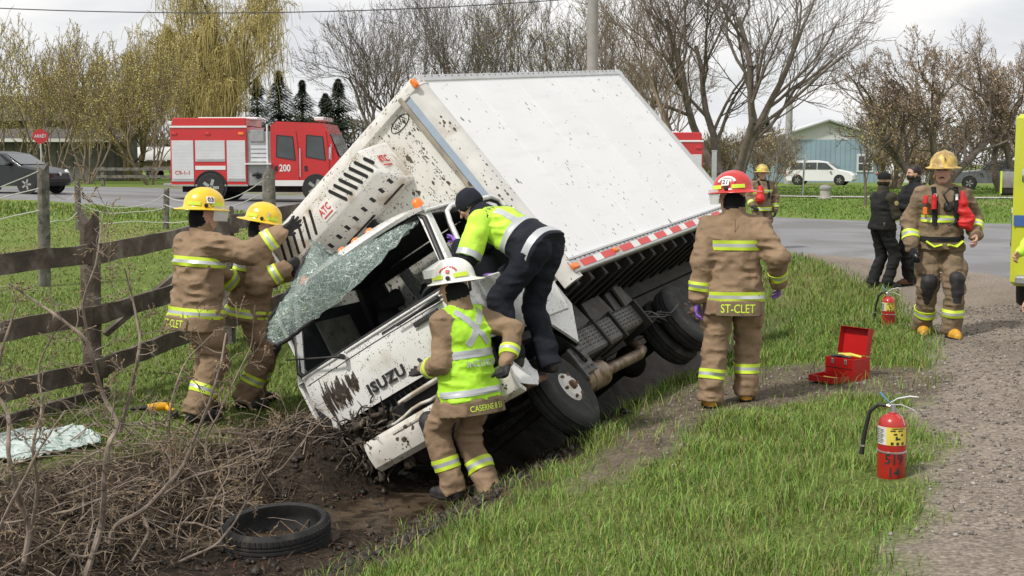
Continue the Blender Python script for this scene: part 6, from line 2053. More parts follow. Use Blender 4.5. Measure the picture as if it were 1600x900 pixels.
b = MB(); b.tube([p.hc + p.hM @ np.array([0.09, -0.05, -0.04]), p.P(0.13, -0.10, 0.16), p.P(0.22, -0.12, 0.06)], 0.024, 8); b.build('collar_strap', M_BOOTY, p.root, smooth=60)
b = MB(); b.tube([p.P(0, -0.26, 0.10), p.P(0, -0.26, -0.32)], 0.085, 16); b.build('air_cylinder', M_HGOLD, p.root, smooth=40)

# --- officers by the road --------------------------------------------------------------------------
loc = np.array([at_y(1376, 440, 20.3).x, 20.3, 0.0]); loc[2] = H(loc[0], loc[1])
p = Person('police officer in black cap and duty belt standing at the road edge', loc, R(112), scale_for(264, 1380, loc, 1.80), coat=M_OLIVE, pants=M_BLKCL, vest=M_BLKCL, loose=0.92, h=0.014, seed=7, hood=False,
           LH=(0.12, -0.36, 1.17), RH=(-0.10, -0.34, 1.06), LF=(0.12, 0.06, 0), RF=(-0.10, -0.05, 0), hem=0.03, elbL=(0.4, 0.5, -1), elbR=(-0.5, 0.6, -1))
b = MB(); b.lathe([(0.0001, 0.11), (0.05, 0.105), (0.088, 0.075), (0.092, 0.02), (0.09, 0.0)], 22, p.hM, p.hc + p.hM @ np.array([0, -0.01, 0.025]), sy=1.16)
b.prism([(0.07 * math.cos(a), 0.085 + 0.085 * math.sin(a)) for a in np.linspace(0, math.pi, 9)], 0, 0.008, p.hM, p.hc + p.hM @ np.array([0, 0, 0.028])); b.build('cap', M_BLKCL, p.root, smooth=50)
p.band(p.pel, p.neck, 0.02, 0.06, ('torso',), 0.3, 'duty_belt', cols=(M_BLKCL, M_BLKCL))
for a, nm_ in ((-0.17, 'holster'), (-0.19, 'radio_pouch')):
    b = MB(); b.box(p.pel + p.lat * a + p.fwd * (0.0 if nm_ == 'holster' else -0.1) + p.up * (-0.06 if nm_ == 'holster' else 0.02), (0.05, 0.07, 0.19 if nm_ == 'holster' else 0.12), ch=0.012); b.build(nm_, M_BLACK, p.root, smooth=40)
b = MB(); sp_ = p.arm['R'][0] + (p.arm['R'][1] - p.arm['R'][0]) * 0.3; b.lathe([(0.036, 0), (0.036, 0.006), (0.001, 0.008)], 14, frame_z(-p.lat), sp_ - p.lat * 0.083); b.build('shoulder_badge', mat('badge_gold', (0.45, 0.36, 0.16), rough=0.5, var=0.2), p.root)
b = MB(); b.lathe([(0.094, -0.01), (0.09, -0.05), (0.07, -0.075)], 16, p.hM, p.hc + p.hM @ np.array([0, -0.022, 0.0]), sy=1.0); b.build('hair', M_HAIR, p.root, smooth=60)

loc = np.array([at_y(1424, 440, 20.6).x, 20.6, 0.0]); loc[2] = H(loc[0], loc[1])
p = Person('dark haired bearded person in black jacket and brown shoes talking to the officer', loc, R(-78), scale_for(256, 1424, loc, 1.76), coat=M_BLKCL, pants=M_BLKCL, loose=0.92, h=0.014, seed=8, hood=False,
           LH=(0.10, -0.34, 1.15), RH=(-0.10, -0.40, 1.22), LF=(0.11, -0.1, 0), RF=(-0.10, 0.1, 0), hem=0.06, elbL=(0.5, 0.6, -1), elbR=(-0.5, 0.6, -1), boots=mat('brown_shoe', (0.11, 0.05, 0.025), rough=0.5, var=0.2))
b = MB(); b.lathe([(0.0001, 0.118), (0.05, 0.108), (0.084, 0.07), (0.086, 0.01), (0.075, -0.03)], 20, p.hM, p.hc + p.hM @ np.array([0, -0.022, 0.01]), sy=1.12); b.build('hair', M_HAIR, p.root, smooth=60)
p.eyes(beard=True)

# --- firefighter across the road -----------------------------------------------------------------------
loc = np.array([at_y(1188, 390, 26.5).x, 26.5, 0.0]); loc[2] = H(loc[0], loc[1])
p = Person('smiling firefighter in dusty helmet with red bag walking beyond the truck', loc, R(12), scale_for(253, 1190, loc, 1.87), coat=M_GEAR2, pants=M_GEAR2, loose=1.25, h=0.016, seed=9,
           LH=(0.30, -0.05, 0.86), RH=(-0.24, -0.12, 0.95), gloveL=M_GLOVE, gloveR=M_GLOVE, LF=(0.12, 0.1, 0), RF=(-0.10, -0.12, 0), elbL=(1, 0.4, 0))
p.helm(M_HGOLD, '', visor='none'); p.gear_bands(); p.eyes()
for sg in (-1, 1):
    p.strap(list(p.project(np.array([p.P(sg * 0.10, 0.3, z) for z in (0.16, 0.08, 0.0, -0.1, -0.2)]), -p.fwd, ('torso',), 0.008)), 0.06, M_BLKCL, 'harness_strap', 0.012)
Fb = Field(); Fb.cone(p.P(-0.10, 0.18, 0.0), p.P(-0.11, 0.20, -0.22), 0.06, 0.10, k=0.02, w=0.010); V_, Q_, _ = Fb.mesh(0.013, 9); link('red_pouch', fast_mesh('red_pouch', V_, Q_, M_BAG, smooth=True), p.root)

# --- figures cut by the right edge of the picture ----------------------------------------------------------
loc = np.array([at_y(1634, 560, 12.4).x, 12.4, 0.0]); loc[2] = H(loc[0], loc[1])
p = Person('paramedic with glasses in lime high visibility coat beside the ambulance', loc, R(-70), 0.98, coat=M_HVYEL, pants=M_NAVY, loose=1.0, h=0.014, seed=10, hood=False, hem=0.08,
           LH=(0.20, -0.22, 0.98), RH=(-0.20, -0.20, 0.95), LF=(0.12, -0.05, 0), RF=(-0.10, 0.1, 0), elbL=(0.6, 0.6, -1), elbR=(-0.5, 0.6, -1))
for dd in (0.32, 0.12): p.band(p.pel, p.neck, dd, 0.06, ('torso',), 0.3, cols=(M_SILV, M_SILV))
p.eyes()
b = MB(); b.lathe([(0.0001, 0.118), (0.05, 0.108), (0.084, 0.07), (0.086, 0.01), (0.075, -0.03)], 20, p.hM, p.hc + p.hM @ np.array([0, -0.022, 0.01]), sy=1.12); b.build('hair', M_HAIR, p.root, smooth=60)
b = MB()
for sg in (-1, 1):
    b.tube([p.hc + p.hM @ np.array([sg * 0.033 + 0.022 * math.cos(a), 0.098, -0.004 + 0.017 * math.sin(a)]) for a in np.linspace(0, 6.283, 13)[:-1]], 0.0035, 5, closed=True)
    b.tube([p.hc + p.hM @ np.array(q) for q in ((sg * 0.055, 0.096, 0), (sg * 0.082, 0.03, 0.0))], 0.003, 5)
b.build('glasses', M_BLACK, p.root)
b = MB(); b.box(p.pel + p.lat * 0.16 + p.fwd * 0.12 + p.up * -0.02, (0.16, 0.10, 0.22), ch=0.03); b.build('waist_pouch', M_BLACK, p.root, smooth=40)

loc = np.array([at_y(1652, 660, 9.0).x, 9.0, 0.0]); loc[2] = H(loc[0], loc[1])
p = Person('onlooker in dark clothes and grey boots standing on the gravel shoulder', loc, R(-80), 0.98, coat=M_BLKCL, pants=M_NAVY, loose=0.95, h=0.016, seed=11, hood=False, LF=(0.11, -0.12, 0), RF=(-0.11, 0.08, 0), boots=mat('grey_boot', (0.07, 0.075, 0.07), rough=0.7, var=0.2, vscale=12))
b = MB(); b.lathe([(0.0001, 0.118), (0.05, 0.108), (0.084, 0.07), (0.086, 0.01), (0.075, -0.03)], 20, p.hM, p.hc + p.hM @ np.array([0, -0.022, 0.01]), sy=1.12); b.build('hair', M_HAIR, p.root, smooth=60)
# ------------------------------------------------------------------ small things on the ground
M_EXRED = mat('extinguisher_red', (0.42, 0.022, 0.018), rough=0.3, var=0.1, vscale=7, coat=0.3, color2=(0.28, 0.02, 0.018), c2scale=8, c2lo=0.58, c2hi=0.75)
M_LABY = mat('label_yellow', (0.72, 0.58, 0.08), rough=0.5, var=0.06)
M_LABW = mat('label_white', (0.62, 0.60, 0.55), rough=0.5, var=0.08, vscale=25)
M_STEEL = mat('bright_steel', (0.62, 0.62, 0.62), rough=0.28, metal=0.85, var=0.06)
M_BLUE = mat('blue_tag', (0.10, 0.28, 0.62), rough=0.5, var=0.08)
M_TOOLRED = mat('toolbox_red', (0.44, 0.012, 0.012), rough=0.3, var=0.07, vscale=6, coat=0.4)

def extinguisher(px, py, Y, hgt, rad, label, num, rot, tagcol=None, hose=1):
    x = at_y(px, py, Y).x
    e = empty('fire_extinguisher', label, 'extinguisher', (x, Y, H(x, Y) - 0.005), rot)
    b = MB(); b.lathe([(rad * 0.93, 0.0), (rad, 0.015), (rad, hgt * 0.80), (rad * 0.92, hgt * 0.88), (rad * 0.66, hgt * 0.945), (rad * 0.30, hgt * 0.975), (rad * 0.28, hgt * 1.0)], 36); b.build('cylinder', M_EXRED, e, smooth=40)
    def wrap(a0, a1, z0, z1, off, m, nm, par=None):
        q = MB(); q.sheet([[(math.sin(a) * (rad + off), -math.cos(a) * (rad + off), z) for z in (z0, z1)] for a in np.linspace(a0, a1, 14)]); return q.build(nm, m, par or e, smooth=60)
    ly = wrap(R(-5), R(85), hgt * 0.53, hgt * 0.80, 0.0015, M_LABY, 'instruction_label')
    wrap(R(-75), R(-5), hgt * 0.53, hgt * 0.80, 0.0015, M_LABW, 'data_label')
    # pictograms and small print as dark dabs
    q = MB()
    for a, z, w_, h_ in ((20, 0.75, 0.03, 0.006), (50, 0.75, 0.03, 0.006), (30, 0.70, 0.02, 0.010), (58, 0.69, 0.012, 0.012), (35, 0.64, 0.012, 0.022), (44, 0.63, 0.02, 0.010), (18, 0.56, 0.016, 0.016), (40, 0.56, 0.016, 0.016), (62, 0.56, 0.016, 0.016), (40, 0.785, 0.08, 0.005)):
        aa = R(a); o = np.array([math.sin(aa), -math.cos(aa), 0])
        q.box(o * (rad + 0.002) + [0, 0, hgt * z], (w_, h_, 0.002), np.stack([np.array([math.cos(aa), math.sin(aa), 0]), np.array([0, 0, 1.0]), o], 1))
    for k in range(9):
        for a in (-40,):
            aa = R(a); o = np.array([math.sin(aa), -math.cos(aa), 0])
            q.box(o * (rad + 0.002) + [0, 0, hgt * (0.56 + 0.025 * k)], (0.05 + 0.012 * ((k * 7) % 3), 0.0025, 0.002), np.stack([np.array([math.cos(aa), math.sin(aa), 0]), np.array([0, 0, 1.0]), o], 1))
    stuff(q.build('label_print', M_DKTXT, e))
    if num:
        for txt, z, sz in num:
            V, Fc = text_geo(txt, sz, 0, 0.012, sx=0.9)
            a0 = R(28)
            q = MB(); q.add([(math.sin(a0 + v[0] / rad) * (rad + 0.0025), -math.cos(a0 + v[0] / rad) * (rad + 0.0025), z * hgt + v[1]) for v in V], Fc); q.build('number', M_DKTXT, e)
    q = MB(); q.lathe([(rad + 0.001, hgt * 0.40), (rad + 0.004, hgt * 0.405), (rad + 0.004, hgt * 0.425), (rad + 0.001, hgt * 0.43)], 36); q.build('clamp_band', M_STEEL, e, smooth=40)
    # valve, levers, gauge
    z = hgt
    q = MB(); q.cyl((0, 0, z), (0, 0, z + 0.045), 0.018, n=12); q.cyl((0, 0, z + 0.03), (-0.04, 0, z + 0.035), 0.011, n=10); q.build('valve', M_STEEL, e, smooth=40)
    q = MB(); q.tube([(-0.03, 0, z + 0.045), (0.03, 0, z + 0.085), (0.10, 0, z + 0.105), (0.15, 0, z + 0.105)], [0.006, 0.010, 0.010, 0.006], 8, flat=0.5); q.build('squeeze_lever', mat('lever_white', (0.66, 0.68, 0.70), rough=0.3, var=0.05, metal=0.3), e, smooth=50)
    q = MB(); q.tube([(-0.02, 0, z + 0.04), (0.05, 0, z + 0.05), (0.11, 0, z + 0.03), (0.145, 0, z + 0.012)], [0.006, 0.008, 0.008, 0.005], 8, flat=0.5); q.build('carry_handle', M_STEEL, e, smooth=50)
    q = MB(); q.tube([(-0.02, -0.01, z + 0.06), (-0.075, -0.02, z + 0.115)], [0.010, 0.014], 6, flat=0.3); q.build('seal_tag', M_BLUE, e)
    if tagcol:
        q = MB(); q.box((-0.05, -0.02, z - 0.02), (0.055, 0.004, 0.07), frame_z((0.5, 0, 1)), ch=0.001); q.build('inspection_tag', tagcol, e)
    q = MB(); q.tube([(-0.035, 0, z + 0.035), (-0.09, 0, z + 0.035), (-rad - 0.055, 0, z - 0.01), (-rad - 0.075, 0, z - 0.10), (-rad - 0.085, 0, z * 0.62), (-rad - 0.095, 0, z * 0.40), (-rad - 0.10, 0, z * 0.30)], [0.011, 0.012, 0.013, 0.013, 0.013, 0.014, 0.016], 10); ho = q.build('hose', M_BLACK, e, smooth=60)
    q = MB(); q.cyl((-rad - 0.093, 0, z * 0.42), (-rad - 0.094, 0, z * 0.45), 0.018, n=12); q.build('hose_ferrule', M_STEEL, ho)
    q = MB(); q.tube([(0.02, 0, z + 0.02), (rad * 0.75, -0.02, z - 0.02), (rad * 0.95, -0.02, z - 0.07)], 0.003, 5); q.build('pin_chain', M_STEEL, e)
    return e
extinguisher(1392, 742, 7.36, 0.40, 0.083, 'red fire extinguisher marked 519 14 standing on the grass edge', [('519', 0.31, 0.085), ('14', 0.12, 0.085)], R(-34))
extinguisher(1388, 500, 14.9, 0.37, 0.078, 'smaller red fire extinguisher with hanging yellow tag beside the walking firefighter', [('519', 0.30, 0.06)], R(-40), M_LABY)

def toolbox():
    c = at_y(1324, 575, 11.1)
    e = empty('toolbox', 'open red metal toolbox with its lid up and tray drawn out on trampled dirt', 'toolbox', (c.x, c.y, H(c.x, c.y)), math.atan2(-0.62, -0.78) - math.pi * 1.5)
    L_, D_, H_ = 0.30, 0.24, 0.20
    t = 0.004
    # local: long axis x, front -y
    b = MB()
    for sx in (-1, 1): b.box((sx * (L_ / 2), 0, H_ / 2), (t, D_, H_), ch=0.001)
    for sy in (-1, 1): b.box((0, sy * (D_ / 2), H_ / 2), (L_, t, H_), ch=0.001)
    b.box((0, 0, 0.004), (L_, D_, t)); b.build('case', M_TOOLRED, e)
    b = MB(); b.box((0, -D_ / 2 - 0.003, H_ * 0.55), (L_ - 0.01, 0.003, 0.006)); b.build('drawer_gap', M_BLACK, e)
    lid = MB(); a = R(100)
    Mh = np.array([[1, 0, 0], [0, math.cos(a), -math.sin(a)], [0, math.sin(a), math.cos(a)]])
    lid.box((0, -D_ / 2, 0.0), (L_, D_, t)); lid.box((0, -D_, -0.035), (L_, t, 0.07))
    for sx in (-1, 1): lid.box((sx * L_ / 2, -D_ / 2, -0.035), (t, D_, 0.07))
    lid.xform(Mh.T @ np.eye(3), (0, D_ / 2, H_ + 0.01)); lid.build('lid', M_TOOLRED, e)
    b = MB(); b.tube([(-0.05, D_ / 2 + 0.04, H_ + 0.16), (-0.05, D_ / 2 + 0.07, H_ + 0.16), (0.05, D_ / 2 + 0.07, H_ + 0.16), (0.05, D_ / 2 + 0.04, H_ + 0.16)], 0.006, 6); b.build('lid_handle', M_STEEL, e)
    for x in (-0.07, 0.07):
        b = MB(); b.box((x, -D_ / 2 - 0.006, H_ * 0.84), (0.028, 0.008, 0.045), ch=0.002); b.build('latch', M_STEEL, e)
    # tray drawn out in front, on the ground
    tr = MB(); y0, y1 = -D_ / 2 - 0.25, -D_ / 2 - 0.02
    tr.box((0, (y0 + y1) / 2, 0.008), (L_ - 0.02, y1 - y0, t)); tr.box((0, y0, 0.035), (L_ - 0.02, t, 0.055)); tr.box((0, y1, 0.03), (L_ - 0.02, t, 0.045))
    for sx in (-1, 1): tr.box((sx * (L_ / 2 - 0.01), (y0 + y1) / 2, 0.035), (t, y1 - y0, 0.055))
    tr.build('tray', M_TOOLRED, e)
    rr = np.random.default_rng(3)
    for k in range(7):
        a = rr.uniform(-0.5, 0.5); p = np.array([rr.uniform(-0.08, 0.08), rr.uniform(y0 + 0.07, y1 - 0.07), 0.03 + 0.01 * k / 7]); d = np.array([math.cos(a), math.sin(a), 0]) * rr.uniform(0.04, 0.075)
        w = MB(); w.tube([p - d, p + d], 0.007, 6); w.lathe([(0.006, -0.006), (0.015, -0.005), (0.015, 0.005), (0.006, 0.006)], 10, None, p + d)
        o = tag(w.build('wrench', M_STEEL if k % 3 else M_LABY), 'hand tool lying in the drawn out tray of the red toolbox', 'tool', 'tools in the toolbox tray')
        o.matrix_world = Matrix.Translation(e.location) @ Matrix.Rotation(e.rotation_euler[2], 4, 'Z')
    for k, (col, x0, x1, yy, zz) in enumerate(((M_LABY, -0.12, 0.10, 0.05, H_ + 0.004), (M_BLACK, -0.13, 0.06, -0.05, H_ - 0.002), (M_LABY, -0.02, 0.13, 0.0, H_ + 0.008))):
        w = MB(); w.tube([(x0, yy - 0.02, zz), ((x0 + x1) / 2, yy, zz + 0.012), (x1, yy + 0.02, zz)], [0.012, 0.014, 0.008], 8)
        o = w.build('pliers', col); tag(o, 'tool with %s grips laid across the open toolbox' % ('yellow' if col is M_LABY else 'black'), 'tool', 'yellow tools on the toolbox' if col is M_LABY else None)
        o.matrix_world = Matrix.Translation(e.location) @ Matrix.Rotation(e.rotation_euler[2], 4, 'Z')
toolbox()

def old_tyre():
    p = at_y(435, 868, 8.05)
    x, y = p.x, p.y
    r, w = 0.355, 0.20
    b = MB(); prof = [(0.285, 0.0), (0.295, -0.004), (0.32, -0.008), (0.345, 0.012), (r, 0.035)]
    for g in (0.06, 0.085, 0.115, 0.14):
        prof += [(r, g - 0.006), (r - 0.010, g - 0.004), (r - 0.010, g + 0.004), (r, g + 0.006)]
    prof += [(r, w - 0.035), (0.345, w - 0.012), (0.33, w + 0.008), (0.31, w + 0.006), (0.298, w - 0.002), (0.302, w - 0.03), (0.325, w * 0.6), (0.325, w * 0.4), (0.31, 0.03), (0.285, 0.0)]
    b.lathe(prof, 60)
    # tread blocks: cut sipes as small raised lugs on the shoulder
    o = b.build('tyre', M_RUBBER, smooth=35)
    tag(o, 'worn black car tyre lying flat in the muddy ditch', 'tyre')
    o.location = (x, y, H(x, y) - 0.03)
    o.rotation_euler = (R(3), R(-4), 0.3)
    l = MB()
    for k in range(60):
        a = 2 * math.pi * k / 60
        for zc in (0.035, w - 0.035):
            M = np.stack([[-math.sin(a), math.cos(a), 0], [0, 0, 1], [math.cos(a), math.sin(a), 0]], 1)
            l.box((math.cos(a) * (r - 0.002), math.sin(a) * (r - 0.002), zc), (0.022, 0.035, 0.010), M)
    stuff(l.build('tread_lugs', M_RUBBER, o))
    m = MB(); rr = np.random.default_rng(6)
    for k in range(22):
        a, q = rr.uniform(0, 6.28), rr.uniform(0, 0.22); p0 = np.array([q * math.cos(a), q * math.sin(a), 0.02 + rr.uniform(0, 0.05)]); d = rr.normal(0, 1, 3) * [0.1, 0.1, 0.04]
        m.tube([p0 - d, p0 + d], 0.005, 4)
    q = m.build('dead_stalks', mat('dead_stalk', (0.14, 0.09, 0.05), rough=0.9, var=0.3)); q.location = o.location; stuff(q, 'dead stalks inside the tyre in the ditch', 'litter')
old_tyre()

def fallen_glass():
    pts = [(-20, 690, 0), (30, 684, 0), (80, 688, 0), (125, 682, 0), (158, 697, 0)]
    lo = [(-20, 728, 0), (30, 732, 0), (80, 716, 0), (125, 708, 0), (158, 701, 0)]
    A = np.array([[*ground_px(a, b_)] for a, b_, _ in pts]); B = np.array([[*ground_px(a, b_)] for a, b_, _ in lo])
    n, m = 30, 10; rr = np.random.default_rng(4); G = []
    for i in range(n):
        t = i / (n - 1) * 4; row = []
        a = np.array([np.interp(t, range(5), A[:, k]) for k in (0, 1)]); b_ = np.array([np.interp(t, range(5), B[:, k]) for k in (0, 1)])
        for j in range(m):
            q = a + (b_ - a) * j / (m - 1) + rr.normal(0, 0.006, 2)
            row.append((q[0], q[1], H(q[0], q[1]) + 0.07 + 0.03 * math.sin(5 * q[0] + 3 * j / m) + rr.normal(0, 0.006)))
        G.append(row)
    mb = MB(); mb.sheet(G[::-1], 0.006)
    tag(mb.build('glass_sheet', mat('crazed_sheet', (0.58, 0.66, 0.62), rough=0.25, var=0.15, vscale=14, color2=(0.22, 0.33, 0.28), c2scale=22, c2lo=0.52, c2hi=0.6, bump=0.006, bscale=45, alpha=0.9), smooth=50), 'crumpled sheet of crazed pale glass lying on the ditch bank below the fence', 'glass')
fallen_glass()

def yellow_tool():
    p = ground_px(250, 648); e = empty('power_tool', 'yellow and black hand tool dropped in the grass by the firefighters', 'tool', (p[0], p[1], H(*p) + 0.05), R(20))
    b = MB(); b.tube([(-0.10, 0, 0.02), (0.0, 0, 0.025), (0.09, 0, 0.02)], [0.03, 0.038, 0.03], 10); b.tube([(0.05, 0, 0.02), (0.09, -0.07, 0.0), (0.10, -0.12, -0.01)], [0.026, 0.022, 0.026], 10); b.build('housing', mat('tool_yellow', (0.72, 0.36, 0.01), rough=0.4, var=0.1), e, smooth=50)
    b = MB(); b.tube([(-0.10, 0, 0.02), (-0.15, 0, 0.02), (-0.24, 0, 0.02)], [0.024, 0.018, 0.012], 10); b.build('chuck', M_BLACK, e, smooth=50)
    b = MB(); b.box((0.10, -0.14, -0.02), (0.08, 0.06, 0.05), ch=0.008); b.build('battery', M_BLACK, e)
yellow_tool()

# ------------------------------------------------------------------ fences
M_WOODD = mat('weathered_dark_wood', (0.088, 0.068, 0.052), rough=0.9, var=0.35, vscale=5, stretch=(1, 1, 1), bump=0.012, bscale=26, color2=(0.19, 0.165, 0.14), c2scale=5, c2lo=0.5, c2hi=0.72, randv=0.2)
M_WOODG = mat('weathered_grey_wood', (0.17, 0.155, 0.135), rough=0.9, var=0.3, vscale=6, bump=0.012, bscale=30, color2=(0.08, 0.07, 0.06), c2scale=7, c2lo=0.5, c2hi=0.68)
def log_post(name, base, hgt, r, m, parent, seed, lean=(0, 0)):
    rr = np.random.default_rng(seed); b = MB(); rings = []
    n = 14
    for k, t in enumerate(np.linspace(-0.25, 1, 12)):
        c = np.array(base) + np.array([lean[0] * t, lean[1] * t, hgt * t])
        rings.append([c + np.array([math.cos(a), math.sin(a), 0]) * r * (1 - 0.10 * t) * (1 + 0.10 * math.sin(3 * a + seed) + 0.05 * math.sin(7 * a + 2 * seed + 0.3 * k)) + rr.normal(0, r * 0.025, 3) + (np.array([0, 0, 0.05 * math.sin(a * 2 + seed) * r / 0.07]) if k == 11 else 0) for a in np.linspace(0, 2 * math.pi, n, endpoint=False)])
    b.loft(rings)
    return b.build(name, m, parent, smooth=35)
def plank(a, b, h, t, m, parent, seed):
    rr = np.random.default_rng(seed); a, b = np.array(a, float), np.array(b, float)
    n = 14; d = nrm(b - a); sd = nrm(np.cross(d, [0, 0, 1])); rings = []
    for k in range(n + 1):
        c = a + (b - a) * k / n + np.array([0, 0, 0.015 * math.sin(3.1 * k / n + seed)])
        u, l_ = h / 2 * (1 + rr.normal(0, 0.05)), h / 2 * (1 + rr.normal(0, 0.06))
        rings.append([c + sd * t / 2 + [0, 0, u], c - sd * t / 2 + [0, 0, u * 0.96], c - sd * t / 2 - [0, 0, l_], c + sd * t / 2 - [0, 0, l_ * 0.95]])
    mb = MB(); mb.loft(rings); return mb.build('rail', m, parent, smooth=30)
def rail_fence():
    e = empty('rail_fence', 'weathered dark wooden rail fence along the field edge', 'fence')
    posts = [(-4.6, 8.6), (-3.76, 11.05), (-3.12, 13.6), (-2.3, 16.4), (-1.3, 19.2)]
    for k, (x, y) in enumerate(posts):
        z = H(x, y); log_post('post', (x, y, z), (1.62 if k == 1 else 1.45), 0.088 if k == 1 else 0.08, M_WOODD if k < 2 else M_WOODG, e, 20 + k, (0.02, 0))
    for k in range(len(posts) - 1):
        a, b = posts[k], posts[k + 1]
        off = np.array([0.09, -0.02])
        for hz, hh in ((1.30, 0.175), (0.76, 0.17), (0.28, 0.17)) + (((0.03, 0.12),) if k == 0 else ()):
            za, zb = H(*a) + hz, H(*b) + hz
            pa, pb = np.array(a) + off, np.array(b) + off
            d = nrm(pb - pa)
            plank((*(pa - d * 0.12), za + 0.006 * k), (*(pb + d * 0.08), zb - 0.01), hh, 0.05, M_WOODD, e, 30 + k * 5 + int(hz * 10))
    b = MB(); z = H(-3.4, 12.2); b.beam((-3.95, 12.0, z + 0.45), (-3.35, 12.4, z + 1.0), 0.10, 0.05); b.build('brace', M_WOODD, e)
rail_fence()

def cord_fence():
    e = empty('cord_fence', 'line of grey posts strung with slack white cord across the field', 'fence')
    P_ = [((-11.6, 24.0), 1.3, 0.10), ((64, 20.6), 2.0, 0.10), ((121, 30.0), 1.15, 0.075), ((258, 30.5), 0.95, 0.07), ((421, 19.8), 1.9, 0.11)]
    tops = []
    for k, (q, hgt, r) in enumerate(P_):
        if isinstance(q[0], float): x, y = q
        else: x, y = at_y(q[0], 300, q[1]).x, q[1]
        z = H(x, y); log_post('post', (x, y, z), hgt, r, M_WOODG, e, 50 + k, (0.04 * (k % 2), 0)); tops.append(np.array([x, y - r, z + hgt]))
    M_CORD = mat('white_cord', (0.52, 0.51, 0.49), rough=0.7, var=0.08)
    rr = random.Random(5)
    def cord(a, b, sag, r=0.009):
        n = 22; pts = []
        for k in range(n + 1):
            t = k / n; p = a * (1 - t) + b * t; p = p + np.array([0, 0, -4 * sag * t * (1 - t) + 0.03 * math.sin(9 * t + a[0])]); pts.append(p)
        q = MB(); q.tube(pts, r, 5); q.build('cord', M_CORD, e, smooth=60)
    order = [0, 1, 2, 3, 4]
    segs = [(0, 1, 0.10, 0.4), (0, 1, 0.45, 0.15), (0, 1, 0.9, 0.1), (1, 2, 0.35, 0.25), (2, 3, 0.1, 0.75), (2, 3, 0.5, 0.35), (2, 3, 0.95, 0.05), (3, 4, 0.1, 0.5), (3, 4, 0.35, 0.35), (1, 2, 0.95, 0.1), (3, 4, 0.8, 0.1)]
    for i, j, dz, sag in segs:
        cord(tops[i] - [0, 0, dz * min(1, (tops[i][2] - H(tops[i][0], tops[i][1])))], tops[j] - [0, 0, dz * 0.8], sag * 0.6)
cord_fence()
# ------------------------------------------------------------------ vehicles in the background
M_FRED = mat('fire_engine_red', (0.50, 0.018, 0.02), rough=0.25, var=0.05, vscale=1.5, coat=0.5)
M_FWHT = mat('engine_white', (0.70, 0.70, 0.69), rough=0.35, var=0.04, vscale=2)
M_SHUT = mat('shutter_alu', (0.62, 0.63, 0.64), rough=0.4, metal=0.2, var=0.05, vscale=2)
M_GLASS = mat('dark_window', (0.05, 0.06, 0.065), rough=0.06, var=0.2, vscale=1.5, coat=0.6)
M_CHROME = mat('chrome', (0.66, 0.66, 0.67), rough=0.15, metal=0.95, var=0.05)
M_DIAM = mat('diamond_plate', (0.36, 0.365, 0.37), rough=0.4, metal=0.5, var=0.15, vscale=4, bump=0.004, bscale=60)
M_DISC = mat('alloy', (0.42, 0.42, 0.42), rough=0.35, metal=0.6, var=0.1)

def road_wheel(parent, c, r, w, axis=(0, 1, 0), rim=None):
    M = frame_z(axis, (0, 0, 1)); b = MB()
    b.lathe([(r * 0.62, -w / 2), (r * 0.92, -w / 2), (r, -w / 3), (r, w / 3), (r * 0.92, w / 2), (r * 0.62, w / 2)], 28, M, np.array(c))
    o = b.build('wheel', M_RUBBER, parent, smooth=40)
    b = MB(); b.lathe([(r * 0.63, w / 2 - 0.01), (r * 0.55, w / 2 - 0.05), (r * 0.2, w / 2 - 0.02), (0.001, w / 2 + 0.01)], 20, M, np.array(c))
    for k in range(5):
        a = 2 * math.pi * k / 5; d = M @ np.array([math.cos(a), math.sin(a), 0]); p = np.array(c) + M[:, 2] * (w / 2 - 0.012)
        b.beam(p + d * r * 0.15, p + d * r * 0.58, 0.06 * r / 0.3, 0.03, M[:, 2])
    b.build('rim', rim or M_DISC, o, smooth=40)
    return o

